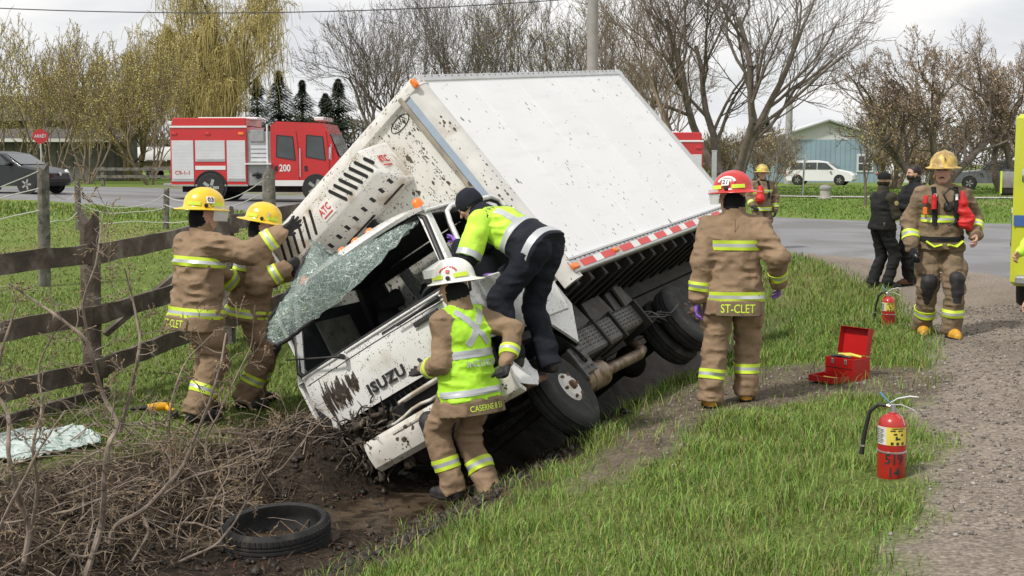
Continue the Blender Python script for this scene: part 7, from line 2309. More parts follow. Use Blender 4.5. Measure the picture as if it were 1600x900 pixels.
def fire_engine(label, loc, rot, unit='200'):
    """local x forward, y left (the side facing the camera is y<0 when heading right)"""
    e = empty('fire_engine', label, 'fire engine', loc, rot)
    def P(b, nm, m, s_=None, par=None): return b.build(nm, m, par or e, smooth=s_)
    W = 1.24
    b = MB(); b.box((-1.68, 0, 1.62), (2.76, 2 * W, 2.1), ch=0.03); body = P(b, 'body', M_FRED, 30)
    b = MB(); b.box((-1.68, 0, 2.83), (2.66, 2 * W - 0.25, 0.30), ch=0.03); P(b, 'hose_bed', M_FRED, 30)
    for sy in (-1, 1):
        b = MB(); b.box((-1.68, sy * (W + 0.005), 2.66), (2.78, 0.05, 0.07), ch=0.01); P(b, 'gutter', M_FWHT)
        for x0, x1, z0 in ((-3.02, -2.20, 0.72), (-2.17, -1.07, 1.42), (-1.04, -0.34, 0.72)):
            b = MB(); b.box(((x0 + x1) / 2, sy * (W + 0.006), (z0 + 2.16) / 2 + 0.02), (x1 - x0 - 0.04, 0.03, 2.16 - z0), ch=0.006); sh = P(b, 'roller_shutter', M_SHUT)
            for k in range(int((2.1 - z0) / 0.12)):
                q = MB(); q.box(((x0 + x1) / 2, sy * (W + 0.022), z0 + 0.1 + 0.12 * k), (x1 - x0 - 0.08, 0.006, 0.012)); P(q, 'shutter_slat', M_FWHT, None, sh)
        for x0, x1, z0 in ((-3.02, -2.20, 0.72), (-2.17, -1.07, 1.42), (-1.04, -0.34, 0.72)):
            b = MB(); b.box(((x0 + x1) / 2, sy * (W + 0.028), z0 + 0.10), (x1 - x0 - 0.10, 0.02, 0.05)); P(b, 'shutter_bar', M_CHROME)
        for x in (-2.9, -1.7, -0.5):
            b = MB(); b.box((x, sy * (W + 0.012), 2.42), (0.20, 0.04, 0.10), ch=0.015); P(b, 'marker_light', M_FRED if x < -1 else M_AMBER, 40)
        b = MB(); b.box((-1.68, sy * (W + 0.004), 0.60), (2.78, 0.03, 0.06)); P(b, 'rub_rail', M_CHROME)
        b = MB(); b.box((-1.62, sy * (W + 0.008), 1.22), (1.08, 0.02, 0.14)); P(b, 'white_stripe', M_FWHT)
        b = MB(); b.sheet([[(-1.62 + 0.60 * math.cos(a), sy * (W - 0.1 + 0.14 * t), 0.52 + 0.60 * math.sin(a)) for t in (0, 1)] for a in np.linspace(R(0), R(180), 15)], 0.03); P(b, 'wheel_arch', M_BLACK, 60)
        b = MB(); b.lathe([(0.58, 0), (0.58, 0.012), (0.001, 0.012)], 28, frame_z((0, sy, 0)), (-1.62, sy * (W + 0.004), 0.55)); P(b, 'arch_well', M_BLACK)
        road_wheel(e, (-1.62, sy * (W - 0.10), 0.52), 0.52, 0.30, (0, sy, 0), M_CHROME)
        road_wheel(e, (2.15, sy * (W - 0.12), 0.52), 0.52, 0.30, (0, sy, 0), M_CHROME)
        # cab side: doors, windows
        for x0, x1 in ((0.62, 1.55), (1.68, 2.62)):
            b = MB(); b.prism([(x0, 0.78), (x1, 0.78), (x1, 1.6), (x1 - 0.10, 2.52), (x0 + 0.06, 2.52), (x0, 1.6)][::-1], -0.015, 0.015, np.array([[1, 0, 0], [0, 0, -1], [0, 1, 0]], float), (0, sy * (W + 0.0), 0)); d = P(b, 'door', M_FRED)
            b = MB(); b.prism([(x0 + 0.14, 1.62), (x1 - 0.14, 1.50), (x1 - 0.22, 2.30), (x0 + 0.17, 2.36)][::-1], -0.022, 0.022, np.array([[1, 0, 0], [0, 0, -1], [0, 1, 0]], float), (0, sy * (W + 0.0), 0)); P(b, 'window', M_GLASS, None, d); cx_ = (x0 + x1) / 2
            b = MB(); b.tube([(xx, sy * (W + 0.024), zz) for xx, zz in ((x0 + 0.13, 1.61), (x1 - 0.13, 1.49), (x1 - 0.21, 2.31), (x0 + 0.16, 2.37))], 0.02, 5, closed=True); P(b, 'window_seal', M_BLACK, None, d)
            b = MB(); b.box((x0 + 0.12, sy * (W + 0.02), 1.20), (0.10, 0.03, 0.18)); P(b, 'handle', M_BLACK, None, d)
        b = MB(); b.tube([(1.60, sy * (W + 0.06), z) for z in (0.9, 1.1, 1.75, 1.9)], 0.022, 6); P(b, 'grab_rail', M_CHROME)
        b = MB(); lettering(b, unit, 0.34, (1.05, sy * (W + 0.025), 1.20), (-sy, 0, 0), (0, 0, 1), 0.004, 0.02, sx=0.8); P(b, 'unit_number', M_FWHT)
        b = MB(); lettering(b, 'C9-1-1', 0.2, (-2.62, sy * (W + 0.03), 1.04), (-sy, 0, 0), (0, 0, 1), 0.004, 0.004); P(b, 'small_lettering', M_LOGO)
        b = MB(); b.box((1.5, sy * (W + 0.004), 0.68), (2.5, 0.03, 0.20)); P(b, 'white_stripe', M_FWHT)
        b = MB(); b.tube([(2.7, sy * (W + 0.02), 2.0), (2.75, sy * (W + 0.25), 2.05), (2.75, sy * (W + 0.28), 1.5)], 0.02, 6); b.box((2.72, sy * (W + 0.27), 1.72), (0.08, 0.20, 0.42), ch=0.02); P(b, 'mirror', M_CHROME, 40)
    # pump panel between body and cab
    b = MB(); b.box((0.10, 0, 1.55), (0.85, 2 * W - 0.16, 1.9)); P(b, 'pump_panel', M_DIAM)
    for sy in (-1, 1):
        b = MB()
        for z in (1.5, 1.65, 1.8, 1.95): b.box((0.12, sy * (W - 0.07), z), (0.6, 0.02, 0.11))
        stuff(P(b, 'gauge_plates', M_SHUT))
        b = MB(); b.box((0.12, sy * (W + 0.06), 1.36), (0.95, 0.26, 0.05)); P(b, 'step', M_FWHT)
        b = MB(); b.box((0.05, sy * (W - 0.06), 2.35), (0.5, 0.03, 0.4), ch=0.01); P(b, 'control_box', M_DIAM)
        b = MB(); b.tube([(-0.1, sy * W, 0.95), (0.1, sy * (W + 0.15), 1.02), (0.35, sy * (W + 0.05), 0.9)], 0.05, 8); b.lathe([(0.07, 0), (0.08, 0.06), (0.001, 0.07)], 12, frame_z((0, sy, 0)), (0.1, sy * W, 0.9)); P(b, 'hose_port', M_BLACK, 50)
    b = MB(); b.cyl((0.42, -W + 0.05, 0.9), (0.42, -W + 0.05, 2.75), 0.035, n=8); P(b, 'standpipe', M_FWHT)
    # cab
    prof = [(0.55, 0.6), (3.4, 0.6), (3.5, 1.0), (3.45, 1.45), (2.95, 1.6), (2.62, 2.45), (2.45, 2.78), (0.75, 2.85), (0.55, 2.7)]
    b = MB(); b.prism(prof[::-1], -(W - 0.02), W - 0.02, np.array([[1, 0, 0], [0, 0, -1], [0, 1, 0]], float)); P(b, 'cab', M_FRED, 30)
    b = MB(); b.sheet([[(2.99 - 0.33 * t, y, 1.64 + 0.78 * t) for t in (0, 1)] for y in np.linspace(-W + 0.15, W - 0.15, 5)], 0.02); P(b, 'windshield', M_GLASS)
    b = MB(); b.box((2.2, 0, 2.95), (0.35, 1.7, 0.14), ch=0.03); lb = P(b, 'light_bar', M_FWHT, 40)
    for k in range(5):
        q = MB(); q.box((2.2, -0.68 + 0.34 * k, 2.96), (0.37, 0.16, 0.11), ch=0.02); P(q, 'beacon', M_FRED if k % 2 == 0 else M_GLASS, 40, lb)
    b = MB(); b.box((3.55, 0, 0.7), (0.3, 2.3, 0.35), ch=0.04); P(b, 'front_bumper', M_CHROME, 40)
    for sy in (-1, 1):
        b = MB(); b.box((3.48, sy * 0.95, 1.12), (0.06, 0.30, 0.25), ch=0.03); P(b, 'headlight', mat('lamp_glass', (0.75, 0.75, 0.72), rough=0.12, var=0.05, coat=1), 40)
        b = MB(); b.box((-3.08, sy * 1.0, 2.80), (0.12, 0.22, 0.14), ch=0.02); P(b, 'rear_beacon', M_FWHT, 40)
    b = MB(); b.box((-0.6, 0, 0.52), (4.6, 0.9, 0.35)); P(b, 'frame', M_FRAME)
    b = MB(); b.box((-3.18, 0, 0.62), (0.35, 2.4, 0.08), ch=0.01); P(b, 'tailboard', M_DIAM)
    b = MB(); b.box((-1.2, 0, 2.98), (2.2, 0.8, 0.10), ch=0.03); P(b, 'hose_cover', M_FWHT)
    return e
ex, ey = at_y(279, 300, 45.5).x + 3.12, 45.6
fire_engine('red fire engine numbered 200 with white roller shutters parked across the meadow', (ex, ey, H(ex, ey) + 0.02), R(-3))
rx, ry = at_y(1097, 220, 46.5).x - 3.15, 46.8
fire_engine('second red engine almost hidden behind the tilted cargo box, only its tail corner showing', (rx, ry, H(rx, ry) - 0.35), R(180))

def car(label, loc, rot, prof, glass, L_, W_, paint, cat='car', wheel_r=0.32, axles=(0.8, 3.4), name='parked_car', lamps=True, roofr=False):
    """prof: side outline (x from rear to front, z); glass: list of (polygon, kind)"""
    e = empty(name, label, cat, loc, rot)
    b = MB(); n = len(prof); rings = []
    ctr_z = 0.9
    for t in np.linspace(-1, 1, 13):
        k = abs(t)
        ring = []
        for x, z in prof:
            up_ = max(0, z - ctr_z)
            inw = 0.18 * up_ * 1.5
            y = t * (W_ / 2 - inw * 0.55) 
            f = 1 - 0.05 * max(0, k - 0.65) / 0.35
            ring.append((L_ / 2 + (x - L_ / 2) * f, y, z - (0.05 * (max(0, k - 0.7) / 0.3) ** 2 if z > 0.5 else 0)))
        rings.append(ring)
    b.loft(rings); b.build('body', paint, e, smooth=35)
    for sy in (-1, 1):
        for poly, nm_ in glass:
            g = [(x, z) for x, z in poly]
            q = MB(); zs = [z for _, z in g]
            V = []
            for off in (0.012, -0.03):
                for x, z in g:
                    up_ = max(0, z - ctr_z); V.append((x, sy * (W_ / 2 - 0.18 * up_ * 1.5 * 0.55 + off), z))
            m_ = len(g); q.add(V, [tuple(range(m_)), tuple(range(m_, 2 * m_))[::-1]] + [(i, m_ + i, m_ + (i + 1) % m_, (i + 1) % m_) for i in range(m_)])
            q.build('side_window', M_GLASS, e)
        for ax in axles:
            q = MB(); q.lathe([(wheel_r + 0.06, 0), (wheel_r + 0.06, 0.01), (0.001, 0.01)], 24, frame_z((0, sy, 0)), (ax, sy * (W_ / 2 - 0.004), wheel_r + 0.02)); q.build('wheel_well', M_BLACK, e)
            road_wheel(e, (ax, sy * (W_ / 2 - 0.09), wheel_r), wheel_r, 0.20, (0, sy, 0))
        q = MB(); q.box((L_ * 0.66, sy * (W_ / 2 + 0.07), 1.02), (0.14, 0.18, 0.12), ch=0.03); q.build('mirror', paint, e, smooth=40)
        q = MB(); q.lathe([(0.12, -0.05), (0.12, 0.02), (0.08, 0.05), (0.001, 0.06)], 14, frame_z((1, 0, 0.25)), (L_ - 0.12, sy * (W_ / 2 - 0.26), 0.68), sx=0.75, sy=1.35); q.build('headlight', mat('lamp_glass', (0.75, 0.75, 0.72), rough=0.12, var=0.05, coat=1), e, smooth=50)
        q = MB(); q.box((0.06, sy * (W_ / 2 - 0.14), 0.88), (0.10, 0.16, 0.26), ch=0.03); q.build('tail_light', M_FRED, e, smooth=40)
    # screens front and back follow the two steep runs of the outline
    def screen(i, nm_):
        (x0, z0), (x1, z1) = prof[i], prof[i + 1]
        q = MB(); g = []
        nx_ = np.array([-(z1 - z0), (x1 - x0)]); nx_ = nx_ / np.linalg.norm(nx_)
        if nx_[1] < 0: nx_ = -nx_
        for t in (0.08, 0.5, 0.92):
            row = []
            x, z = x0 + (x1 - x0) * t + nx_[0] * 0.012, z0 + (z1 - z0) * t + nx_[1] * 0.012
            hw = W_ / 2 - 0.18 * max(0, z - ctr_z) * 0.82 - 0.14
            for y in np.linspace(-hw, hw, 5): row.append((x, y, z))
            g.append(row)
        q.sheet(g, 0.01); q.build(nm_, M_GLASS, e)
    return e, screen
# dark hatchback on the far road
HB = [(0.10, 0.28), (0.02, 0.55), (0.06, 0.92), (0.22, 1.02), (0.62, 1.40), (1.0, 1.47), (1.9, 1.48), (2.45, 1.40), (3.15, 0.98), (3.85, 0.86), (4.12, 0.70), (4.16, 0.42), (4.06, 0.26)]
M_DKCAR = mat('dark_car_paint', (0.010, 0.011, 0.013), rough=0.3, var=0.1, coat=0.25)
cx, cy = at_y(-84, 300, 44).x, 45.0
e_, scr = car('dark hatchback driving along the far road with its headlights facing the engine', (cx, cy, H(cx, cy) + 0.02), R(-14), HB, [([(0.62, 1.0), (1.45, 0.99), (1.5, 1.36), (0.85, 1.36)], 's'), ([(1.52, 0.99), (2.75, 0.99), (2.35, 1.33), (1.56, 1.37)], 's')], 4.16, 1.74, M_DKCAR)
scr(7, 'windshield'); scr(3, 'rear_window')
q = MB(); q.lathe([(0.07, 0), (0.07, 0.012), (0.001, 0.014)], 16, frame_z((1, 0, 0.1)), (4.155, 0, 0.68)); q.build('front_emblem', M_CHROME, e_); q = MB(); q.box((4.15, 0, 0.45), (0.04, 1.2, 0.16), ch=0.02); q.build('lower_grille', M_BLACK, e_)
# white minivan
MV = [(0.10, 0.30), (0.02, 0.62), (0.05, 1.05), (0.30, 1.66), (0.6, 1.76), (2.4, 1.78), (3.1, 1.66), (3.95, 1.12), (4.75, 0.95), (5.05, 0.72), (5.08, 0.42), (4.95, 0.28)]
M_WCAR = mat('white_car_paint', (0.72, 0.73, 0.74), rough=0.2, var=0.03, coat=0.8)
vx, vy = at_y(1227, 287, 92).x, 93.0
e_, scr = car('white minivan parked in front of the blue house', (vx + 0.3, vy, H(vx + 2, vy) + 0.03), R(-24), MV, [([(0.40, 1.12), (1.35, 1.14), (1.35, 1.60), (0.6, 1.60)], 's'), ([(1.42, 1.14), (2.35, 1.14), (2.35, 1.62), (1.42, 1.61)], 's'), ([(2.42, 1.14), (3.55, 1.13), (3.05, 1.58), (2.42, 1.62)], 's')], 5.08, 1.96, M_WCAR, 'minivan', 0.34, (0.98, 4.0), 'minivan')
scr(6, 'windshield'); scr(2, 'rear_window')
# grey four-wheel drive and pale sedan among the trees on the right
SV = [(0.1, 0.4), (0.02, 0.75), (0.06, 1.15), (0.25, 1.72), (0.6, 1.80), (2.6, 1.80), (3.2, 1.2), (4.4, 1.08), (4.7, 0.85), (4.72, 0.5), (4.6, 0.38)]
sx_, sy_ = at_y(1508, 290, 74).x, 75.0
e_, scr = car('grey four wheel drive parked under the brown leaved tree', (sx_, sy_, H(sx_, sy_)), R(160), SV, [([(0.4, 1.2), (1.5, 1.2), (1.5, 1.65), (0.55, 1.65)], 's'), ([(1.56, 1.2), (3.05, 1.2), (2.62, 1.65), (1.56, 1.65)], 's')], 4.72, 1.86, mat('grey_car_paint', (0.12, 0.13, 0.14), rough=0.25, var=0.05, coat=0.7), 'car', 0.38, (0.9, 3.75))
e_.location.x += 4.6; scr(5, 'windshield')
sx_, sy_ = at_y(1376, 288, 86).x, 86.0
e_, scr = car('white sedan parked past the hedge beside the blue house', (sx_, sy_, H(sx_, sy_)), R(8), HB, [([(0.62, 1.0), (1.45, 0.99), (1.5, 1.36), (0.85, 1.36)], 's'), ([(1.52, 0.99), (2.75, 0.99), (2.35, 1.33), (1.56, 1.37)], 's')], 4.16, 1.78, M_WCAR)
scr(7, 'windshield')

# ------------------------------------------------------------------ ambulance, tail towards the camera
def ambulance():
    M_AMB = mat('ambulance_lime', (0.52, 0.56, 0.035), rough=0.3, var=0.04, vscale=2, coat=0.4)
    f = nrm([0.42, 0.907, 0]); ang = math.atan2(f[1], f[0])
    p0 = at_y(1577, 448, 15.0); rgt = np.array([f[1], -f[0], 0])
    c = np.array([p0.x, 15.0, 0]) + rgt * 1.12
    e = empty('ambulance', 'lime yellow ambulance parked on the road with its tail towards the ditch', 'ambulance', (c[0], c[1], H(c[0], c[1])), ang)
    W = 1.12
    def P(b, nm, m, s_=None): return b.build(nm, m, e, smooth=s_)
    b = MB(); b.box((1.75, 0, 1.36), (3.5, 2 * W, 2.06), ch=0.05); P(b, 'box_body', M_AMB, 35)
    prof = [(3.5, 0.55), (5.6, 0.55), (5.65, 1.05), (5.5, 1.2), (4.9, 1.28), (4.3, 1.95), (3.5, 2.0)]
    b = MB(); b.prism(prof[::-1], -0.98, 0.98, np.array([[1, 0, 0], [0, 0, -1], [0, 1, 0]], float)); P(b, 'cab', M_AMB, 30)
    for sy in (-1, 1):
        b = MB(); b.prism([(3.6, 1.3), (4.75, 1.3), (4.25, 1.85), (3.6, 1.88)][::-1], -0.01, 0.01, np.array([[1, 0, 0], [0, 0, -1], [0, 1, 0]], float), (0, sy * 0.985, 0)); P(b, 'cab_window', M_GLASS)
        # big tow mirrors
        b = MB(); b.tube([(4.2, sy * 0.98, 1.42), (4.2, sy * 1.30, 1.42)], 0.03, 6); b.tube([(4.2, sy * 0.98, 1.62), (4.2, sy * 1.30, 1.62)], 0.03, 6); P(b, 'mirror_arm', M_BLACK)
        b = MB(); b.box((4.2, sy * 1.40, 1.52), (0.13, 0.27, 0.40), ch=0.04); P(b, 'mirror', M_BLACK, 40)
        b = MB(); b.box((4.13, sy * 1.40, 1.56), (0.012, 0.22, 0.24), ch=0.003); P(b, 'mirror_glass', M_CHROME)
        b = MB(); b.box((4.125, sy * 1.51, 1.52), (0.02, 0.03, 0.34)); P(b, 'mirror_reflection', M_LIME)  # lime reflection at the mirror's side, painted on as a strip
        for x in (0.95, 4.9):
            road_wheel(e, (x, sy * 0.95, 0.40), 0.40, 0.25, (0, sy, 0))
        b = MB(); b.box((1.75, sy * (W + 0.004), 1.12), (3.4, 0.01, 0.14)); P(b, 'blue_stripe', mat('stripe_blue', (0.05, 0.12, 0.32), rough=0.4, var=0.05))
        b = MB(); b.box((1.75, sy * (W + 0.005), 1.24), (3.4, 0.01, 0.06)); P(b, 'white_stripe', M_FWHT)
        # tail: lights high up
        for k, (y, m_) in enumerate(((0.92, M_FRED), (0.76, M_CHROME), (0.60, M_FWHT))):
            b = MB(); b.box((-0.03, sy * y, 2.16), (0.06, 0.11, 0.20), ch=0.02); P(b, 'tail_lamp', m_, 40)
        b = MB(); b.tube([(-0.02, sy * 0.95, 1.78), (-0.10, sy * 0.97, 1.80), (-0.10, sy * 0.97, 1.60)], 0.02, 6); b.box((-0.10, sy * 0.98, 1.66), (0.06, 0.08, 0.18), ch=0.02); P(b, 'side_camera', M_CHROME, 40)
        b = MB(); b.box((-0.006, sy * 0.44, 1.30), (0.02, 0.84, 1.72), ch=0.01); dr = P(b, 'rear_door', M_AMB, 30)
        q = MB(); q.box((-0.02, sy * 0.44, 1.75), (0.012, 0.46, 0.44), ch=0.004); q.build('window', M_GLASS, dr)
        q = MB(); q.box((-0.019, sy * 0.44, 1.16), (0.006, 0.82, 0.12)); q.build('stripe', MATS['stripe_blue'], dr)
        q = MB(); q.box((-0.03, sy * 0.08, 1.25), (0.03, 0.04, 0.2), ch=0.008); q.build('handle', M_CHROME, dr)
        b = MB(); b.box((-0.006, sy * 1.0, 1.12), (0.02, 0.20, 0.13)); P(b, 'blue_stripe', MATS['stripe_blue'])
        # push bar at the front
        b = MB()
        for dy in (0.55, 0.95, 1.38): b.tube([(5.75, sy * dy, 0.45), (5.80, sy * dy, 0.8), (5.75, sy * dy, 1.22)], 0.05, 8)
        for z in (0.5, 0.85, 1.2): b.tube([(5.78, 0, z), (5.78, sy * 1.15, z), (5.68, sy * 1.42, z)], 0.045, 8)
        b.box((5.7, sy * 1.22, 0.86), (0.05, 0.32, 0.6), ch=0.02); P(b, 'push_bar', M_BLACK, 50)
    b = MB(); b.box((-0.12, 0, 0.42), (0.25, 2.1, 0.10), ch=0.02); P(b, 'rear_step', M_DIAM, 30)
    b = MB(); b.box((2.6, 0, 0.42), (5.6, 1.0, 0.2)); P(b, 'frame', M_FRAME)
ambulance()

# ------------------------------------------------------------------ buildings
def blue_house():
    c = at_y(1292, 288, 104); z = H(c.x, 104)
    e = empty('blue_house', 'pale blue gabled house with a white gable and metal roof behind the minivan', 'house', (c.x, 104, z), R(-6))
    M_BS = mat('blue_siding', (0.25, 0.345, 0.41), rough=0.7, var=0.08, vscale=0.6); M_WS = mat('white_siding', (0.58, 0.59, 0.60), rough=0.6, var=0.05)
    hw, hh, ap = 4.4, 3.55, 5.0
    b = MB(); b.box((0, 5, hh / 2), (2 * hw, 10, hh)); wl = b.build('wall', M_BS, e)
    for k in range(22):
        q = MB(); q.box((-hw + 0.2 + 0.4 * k, -0.01, hh / 2), (0.05, 0.04, hh)); q.build('batten', M_BS, wl)
    b = MB(); b.prism([(-hw, hh), (hw, hh), (0, ap)], 0, 10, np.array([[1, 0, 0], [0, 0, 1], [0, 1, 0]], float)); b.build('gable', M_WS, e)
    for sx in (-1, 1):
        b = MB(); d = nrm([sx * (hw + 0.5), 0, -(ap - hh) * 1.1]); b.beam((0, -0.5, ap + 0.1), (sx * (hw + 0.6), -0.5, hh - 0.1), 0.02, 0.14, (0, 0, 1)); 
        g = [[(0, y, ap + 0.14), (sx * (hw + 0.6), y, hh - 0.06)] for y in (-0.6, 10.4)]
        b.sheet(g if sx > 0 else g[::-1], 0.10); b.build('roof_slope', M_WS, e)
    b = MB(); b.box((1.15 + 1.9, -0.03, 1.6), (1.35, 0.1, 1.5), ch=0.02); wf = b.build('window', M_WS, e)
    for dx in (-0.3, 0.3):
        for dz in (-0.32, 0.32):
            q = MB(); q.box((3.05 + dx, -0.09, 1.6 + dz), (0.46, 0.03, 0.52)); q.build('pane', M_GLASS, wf)
    b = MB(); b.box((-6.6, 6, 1.5), (4.5, 7, 3.0)); b.build('side_wing', M_BS, e)
    b = MB(); b.sheet([[(-9.2, 2.2, 3.0), (-4.2, 2.2, 4.3)], [(-9.2, 10, 3.0), (-4.2, 10, 4.3)]][::-1], 0.12); b.build('wing_roof', M_WS, e)
blue_house()
def left_buildings():
    c = at_y(20, 260, 92); z = H(c.x, 92)
    e = empty('brown_house', 'brown house with dark roof half hidden by budding shrubs', 'house', (c.x - 2, 96, z), R(4))
    M_BR = mat('brown_cladding', (0.13, 0.105, 0.08), rough=0.85, var=0.12, vscale=0.8); M_RF = mat('dark_shingle', (0.075, 0.066, 0.06), rough=0.9, var=0.2, vscale=2)
    b = MB(); b.box((0, 4, 2.2), (15, 8, 4.4)); b.build('wall', M_BR, e)
    b = MB(); b.prism([(-0.8, 4.3), (8.8, 4.3), (4, 6.4)], -8.2, 8.2, np.array([[0, 0, 1], [1, 0, 0], [0, 1, 0]], float)); b.build('roof', M_RF, e)
    for x in (-1.6, 3.2):
        b = MB(); b.box((x, -0.03, 3.1), (1.7, 0.12, 1.5), ch=0.02); w = b.build('window', M_FWHT, e)
        for dx in (-0.4, 0.4):
            q = MB(); q.box((x + dx, -0.10, 3.1), (0.62, 0.03, 1.2)); q.build('pane', M_GLASS, w)
    e2 = empty('low_shed', 'long grey plank shed with a pale roof edge beside the far road', 'shed', (at_y(40, 262, 74).x - 4, 76, H(-30, 76)), R(5))
    M_GP = mat('grey_planks', (0.13, 0.125, 0.115), rough=0.9, var=0.15, vscale=1.5)
    b = MB(); b.box((2.5, 2, 1.25), (13, 4, 2.5)); sw = b.build('wall', M_GP, e2)
    for k in range(26):
        q = MB(); q.box((-3.75 + 0.5 * k, -0.01, 1.25), (0.44, 0.05, 2.45)); q.build('plank', mat('grey_plank_face', (0.145, 0.14, 0.13), rough=0.9, var=0.2, vscale=2, randv=0.2), sw)
    b = MB(); b.sheet([[(-4.6, -0.7, 2.5), (9.6, -0.7, 2.5)], [(-4.6, 5, 3.3), (9.6, 5, 3.3)]][::-1], 0.16); b.build('roof', M_RF, e2)
    b = MB(); b.box((2.5, -0.72, 2.46), (14.2, 0.06, 0.2)); b.build('fascia', M_FWHT, e2)
    # covered trailer behind the bushes
    x = at_y(172, 250, 84).x; e3 = empty('covered_trailer', 'long trailer under a pale white cover seen through the bare shrubs', 'trailer', (x, 86, H(x, 86)), R(2))
    b = MB(); b.loft([[(xx, 1.2 * math.cos(a) * s_, 1.3 + 0.9 * math.sin(a) * s_) for a in np.linspace(0, math.pi, 9)] for xx, s_ in ((0, 0.7), (0.4, 0.95), (2, 1.0), (4.0, 1.0), (4.8, 0.8))], closed_ring=True); b.build('cover', mat('white_tarp', (0.56, 0.56, 0.54), rough=0.6, var=0.08, vscale=2), e3, smooth=50)
    b = MB(); b.box((2.4, 0, 0.95), (4.6, 2.0, 0.5)); b.build('deck', mat('tan_board', (0.24, 0.20, 0.14), rough=0.9, var=0.2), e3)
    for sy in (-1, 1): road_wheel(e3, (2.4, sy * 1.0, 0.35), 0.35, 0.2, (0, sy, 0))
    for k in range(2):   # low barrier rails beside the road
        x = -17.5 + 7 * k; e4 = empty('road_barrier', 'low wooden barrier by the %s of the side road' % ('shed end' if k == 0 else 'trailer end'), 'barrier', (x, 58.5 + k, H(x, 58.5 + k)))
        for dx in (-1.6, 1.6):
            q = MB(); q.box((dx, 0, 0.45), (0.14, 0.14, 0.9), ch=0.01); q.build('post', M_WOODG, e4)
        for dz in (0.45, 0.8):
            q = MB(); q.box((0, -0.09, dz), (3.8, 0.05, 0.14)); q.build('rail', M_WOODG, e4)
left_buildings()

def stop_sign():
    p = at_y(63, 213, 56); e = empty('stop_sign', 'red octagonal stop sign at the far road edge', 'sign', (p.x, 56, H(p.x, 56)), R(18))
    z = p.z - H(p.x, 56)
    b = MB(); b.prism([(0.34 * math.cos(R(22.5 + 45 * k)), z + 0.34 * math.sin(R(22.5 + 45 * k))) for k in range(8)][::-1], -0.01, 0.01, np.array([[1, 0, 0], [0, 0, 1], [0, 1, 0]], float)); b.build('plate', M_FRED, e)
    b = MB(); lettering(b, 'ARR\u00caT', 0.2, (0, -0.02, z), (1, 0, 0), (0, 0, 1), 0.003, 0.01, sx=0.85); b.build('lettering', M_FWHT, e)
    b = MB(); b.cyl((0, 0.05, 0), (0, 0.05, z + 0.3), 0.035, n=8); b.build('pole', M_STEEL, e)
stop_sign()
def street_bits():
    # utility pole and wires
    x = at_y(926, 100, 48).x; e = empty('utility_pole', 'grey wooden utility pole rising behind the cargo box', 'pole', (x, 48, H(x, 48)))
    b = MB(); b.tube([(0, 0, -0.5), (0, 0, 5), (0, 0, 12)], [0.24, 0.22, 0.19], 14); b.build('shaft', mat('pole_wood', (0.30, 0.285, 0.26), rough=0.9, var=0.12, vscale=3, bump=0.006, bscale=20), e, smooth=60)
    b = MB(); b.box((0, -0.1, 10.6), (2.4, 0.12, 0.14)); b.build('cross_arm', M_WOODG, e)
    M_WIRE = mat('wire_black', (0.05, 0.05, 0.055), rough=0.6, var=0.05)
    def wire(a, b_, sag, r, lab):
        n = 40; pts = [np.array(a) * (1 - t) + np.array(b_) * t + np.array([0, 0, -4 * sag * t * (1 - t)]) for t in np.linspace(0, 1, n)]
        q = MB(); q.tube(pts, r, 5); tag(q.build('power_line', M_WIRE, smooth=60), lab, 'cable')
    A = at_y(-260, 6, 46); wire((x, 47.9, 8.05), (A.x, 46, A.z + 0.2), 0.55, 0.02, 'black overhead cable sagging from the utility pole across the left sky')
    # second pale pole by the house
    x2 = at_y(1232, 230, 97).x; e = empty('pale_pole', 'pale grey post standing just left of the blue house gable', 'pole', (x2, 97, H(x2, 97)))
    b = MB(); b.tube([(0, 0, 0), (0, 0, 3.5), (0, 0, 7.2)], [0.30, 0.28, 0.24], 12); b.build('shaft', mat('pale_pole_wood', (0.34, 0.33, 0.32), rough=0.9, var=0.12), e, smooth=60); b = MB(); b.lathe([(0.25, 7.2), (0.25, 7.26), (0.001, 7.3)], 12); b.build('cap', M_STEEL, e)
    p = ground_px(1289, 311); e = empty('well_cap', 'squat grey concrete well head with domed lid on the lawn', 'well head', (p[0], p[1], H(*p)))
    k = p[1] / 60
    b = MB(); b.lathe([(0.34 * k, 0), (0.34 * k, 0.06 * k), (0.24 * k, 0.07 * k), (0.24 * k, 0.42 * k)], 20); b.build('shaft', CONC, e, smooth=40)
    b = MB(); b.lathe([(0.24 * k, 0.42 * k), (0.28 * k, 0.45 * k), (0.28 * k, 0.55 * k), (0.18 * k, 0.66 * k), (0.001, 0.68 * k)], 20); b.build('lid', mat('grey_lid', (0.26, 0.26, 0.25), rough=0.8, var=0.1), e, smooth=40)
    p = ground_px(1255, 307); e = empty('sign_post', 'thin galvanised sign post leaning by the concrete path', 'post', (p[0], p[1], H(*p)))
    hz = at_y(1260, 241, p[1]).z - H(*p); b = MB(); b.box((0, 0, hz / 2), (0.14, 0.05, hz), frame_z((0.05, 0, 1)) @ np.eye(3), ch=0.01); b.build('shaft', M_STEEL, e); b = MB(); b.box((0.05, -0.03, hz - 0.2), (0.10, 0.03, 0.35)); b.build('bracket', M_STEEL, e)
    x = at_y(1116, 250, 50).x; e = empty('marker_post', 'galvanised marker post behind the rear corner of the cargo box', 'post', (x, 50, H(x, 50))); b = MB(); b.box((0, 0, 1.05), (0.20, 0.06, 2.1), ch=0.01); b.build('shaft', M_STEEL, e); b = MB(); b.box((0, 0, 2.12), (0.22, 0.08, 0.05)); b.build('cap', M_STEEL, e)
street_bits()
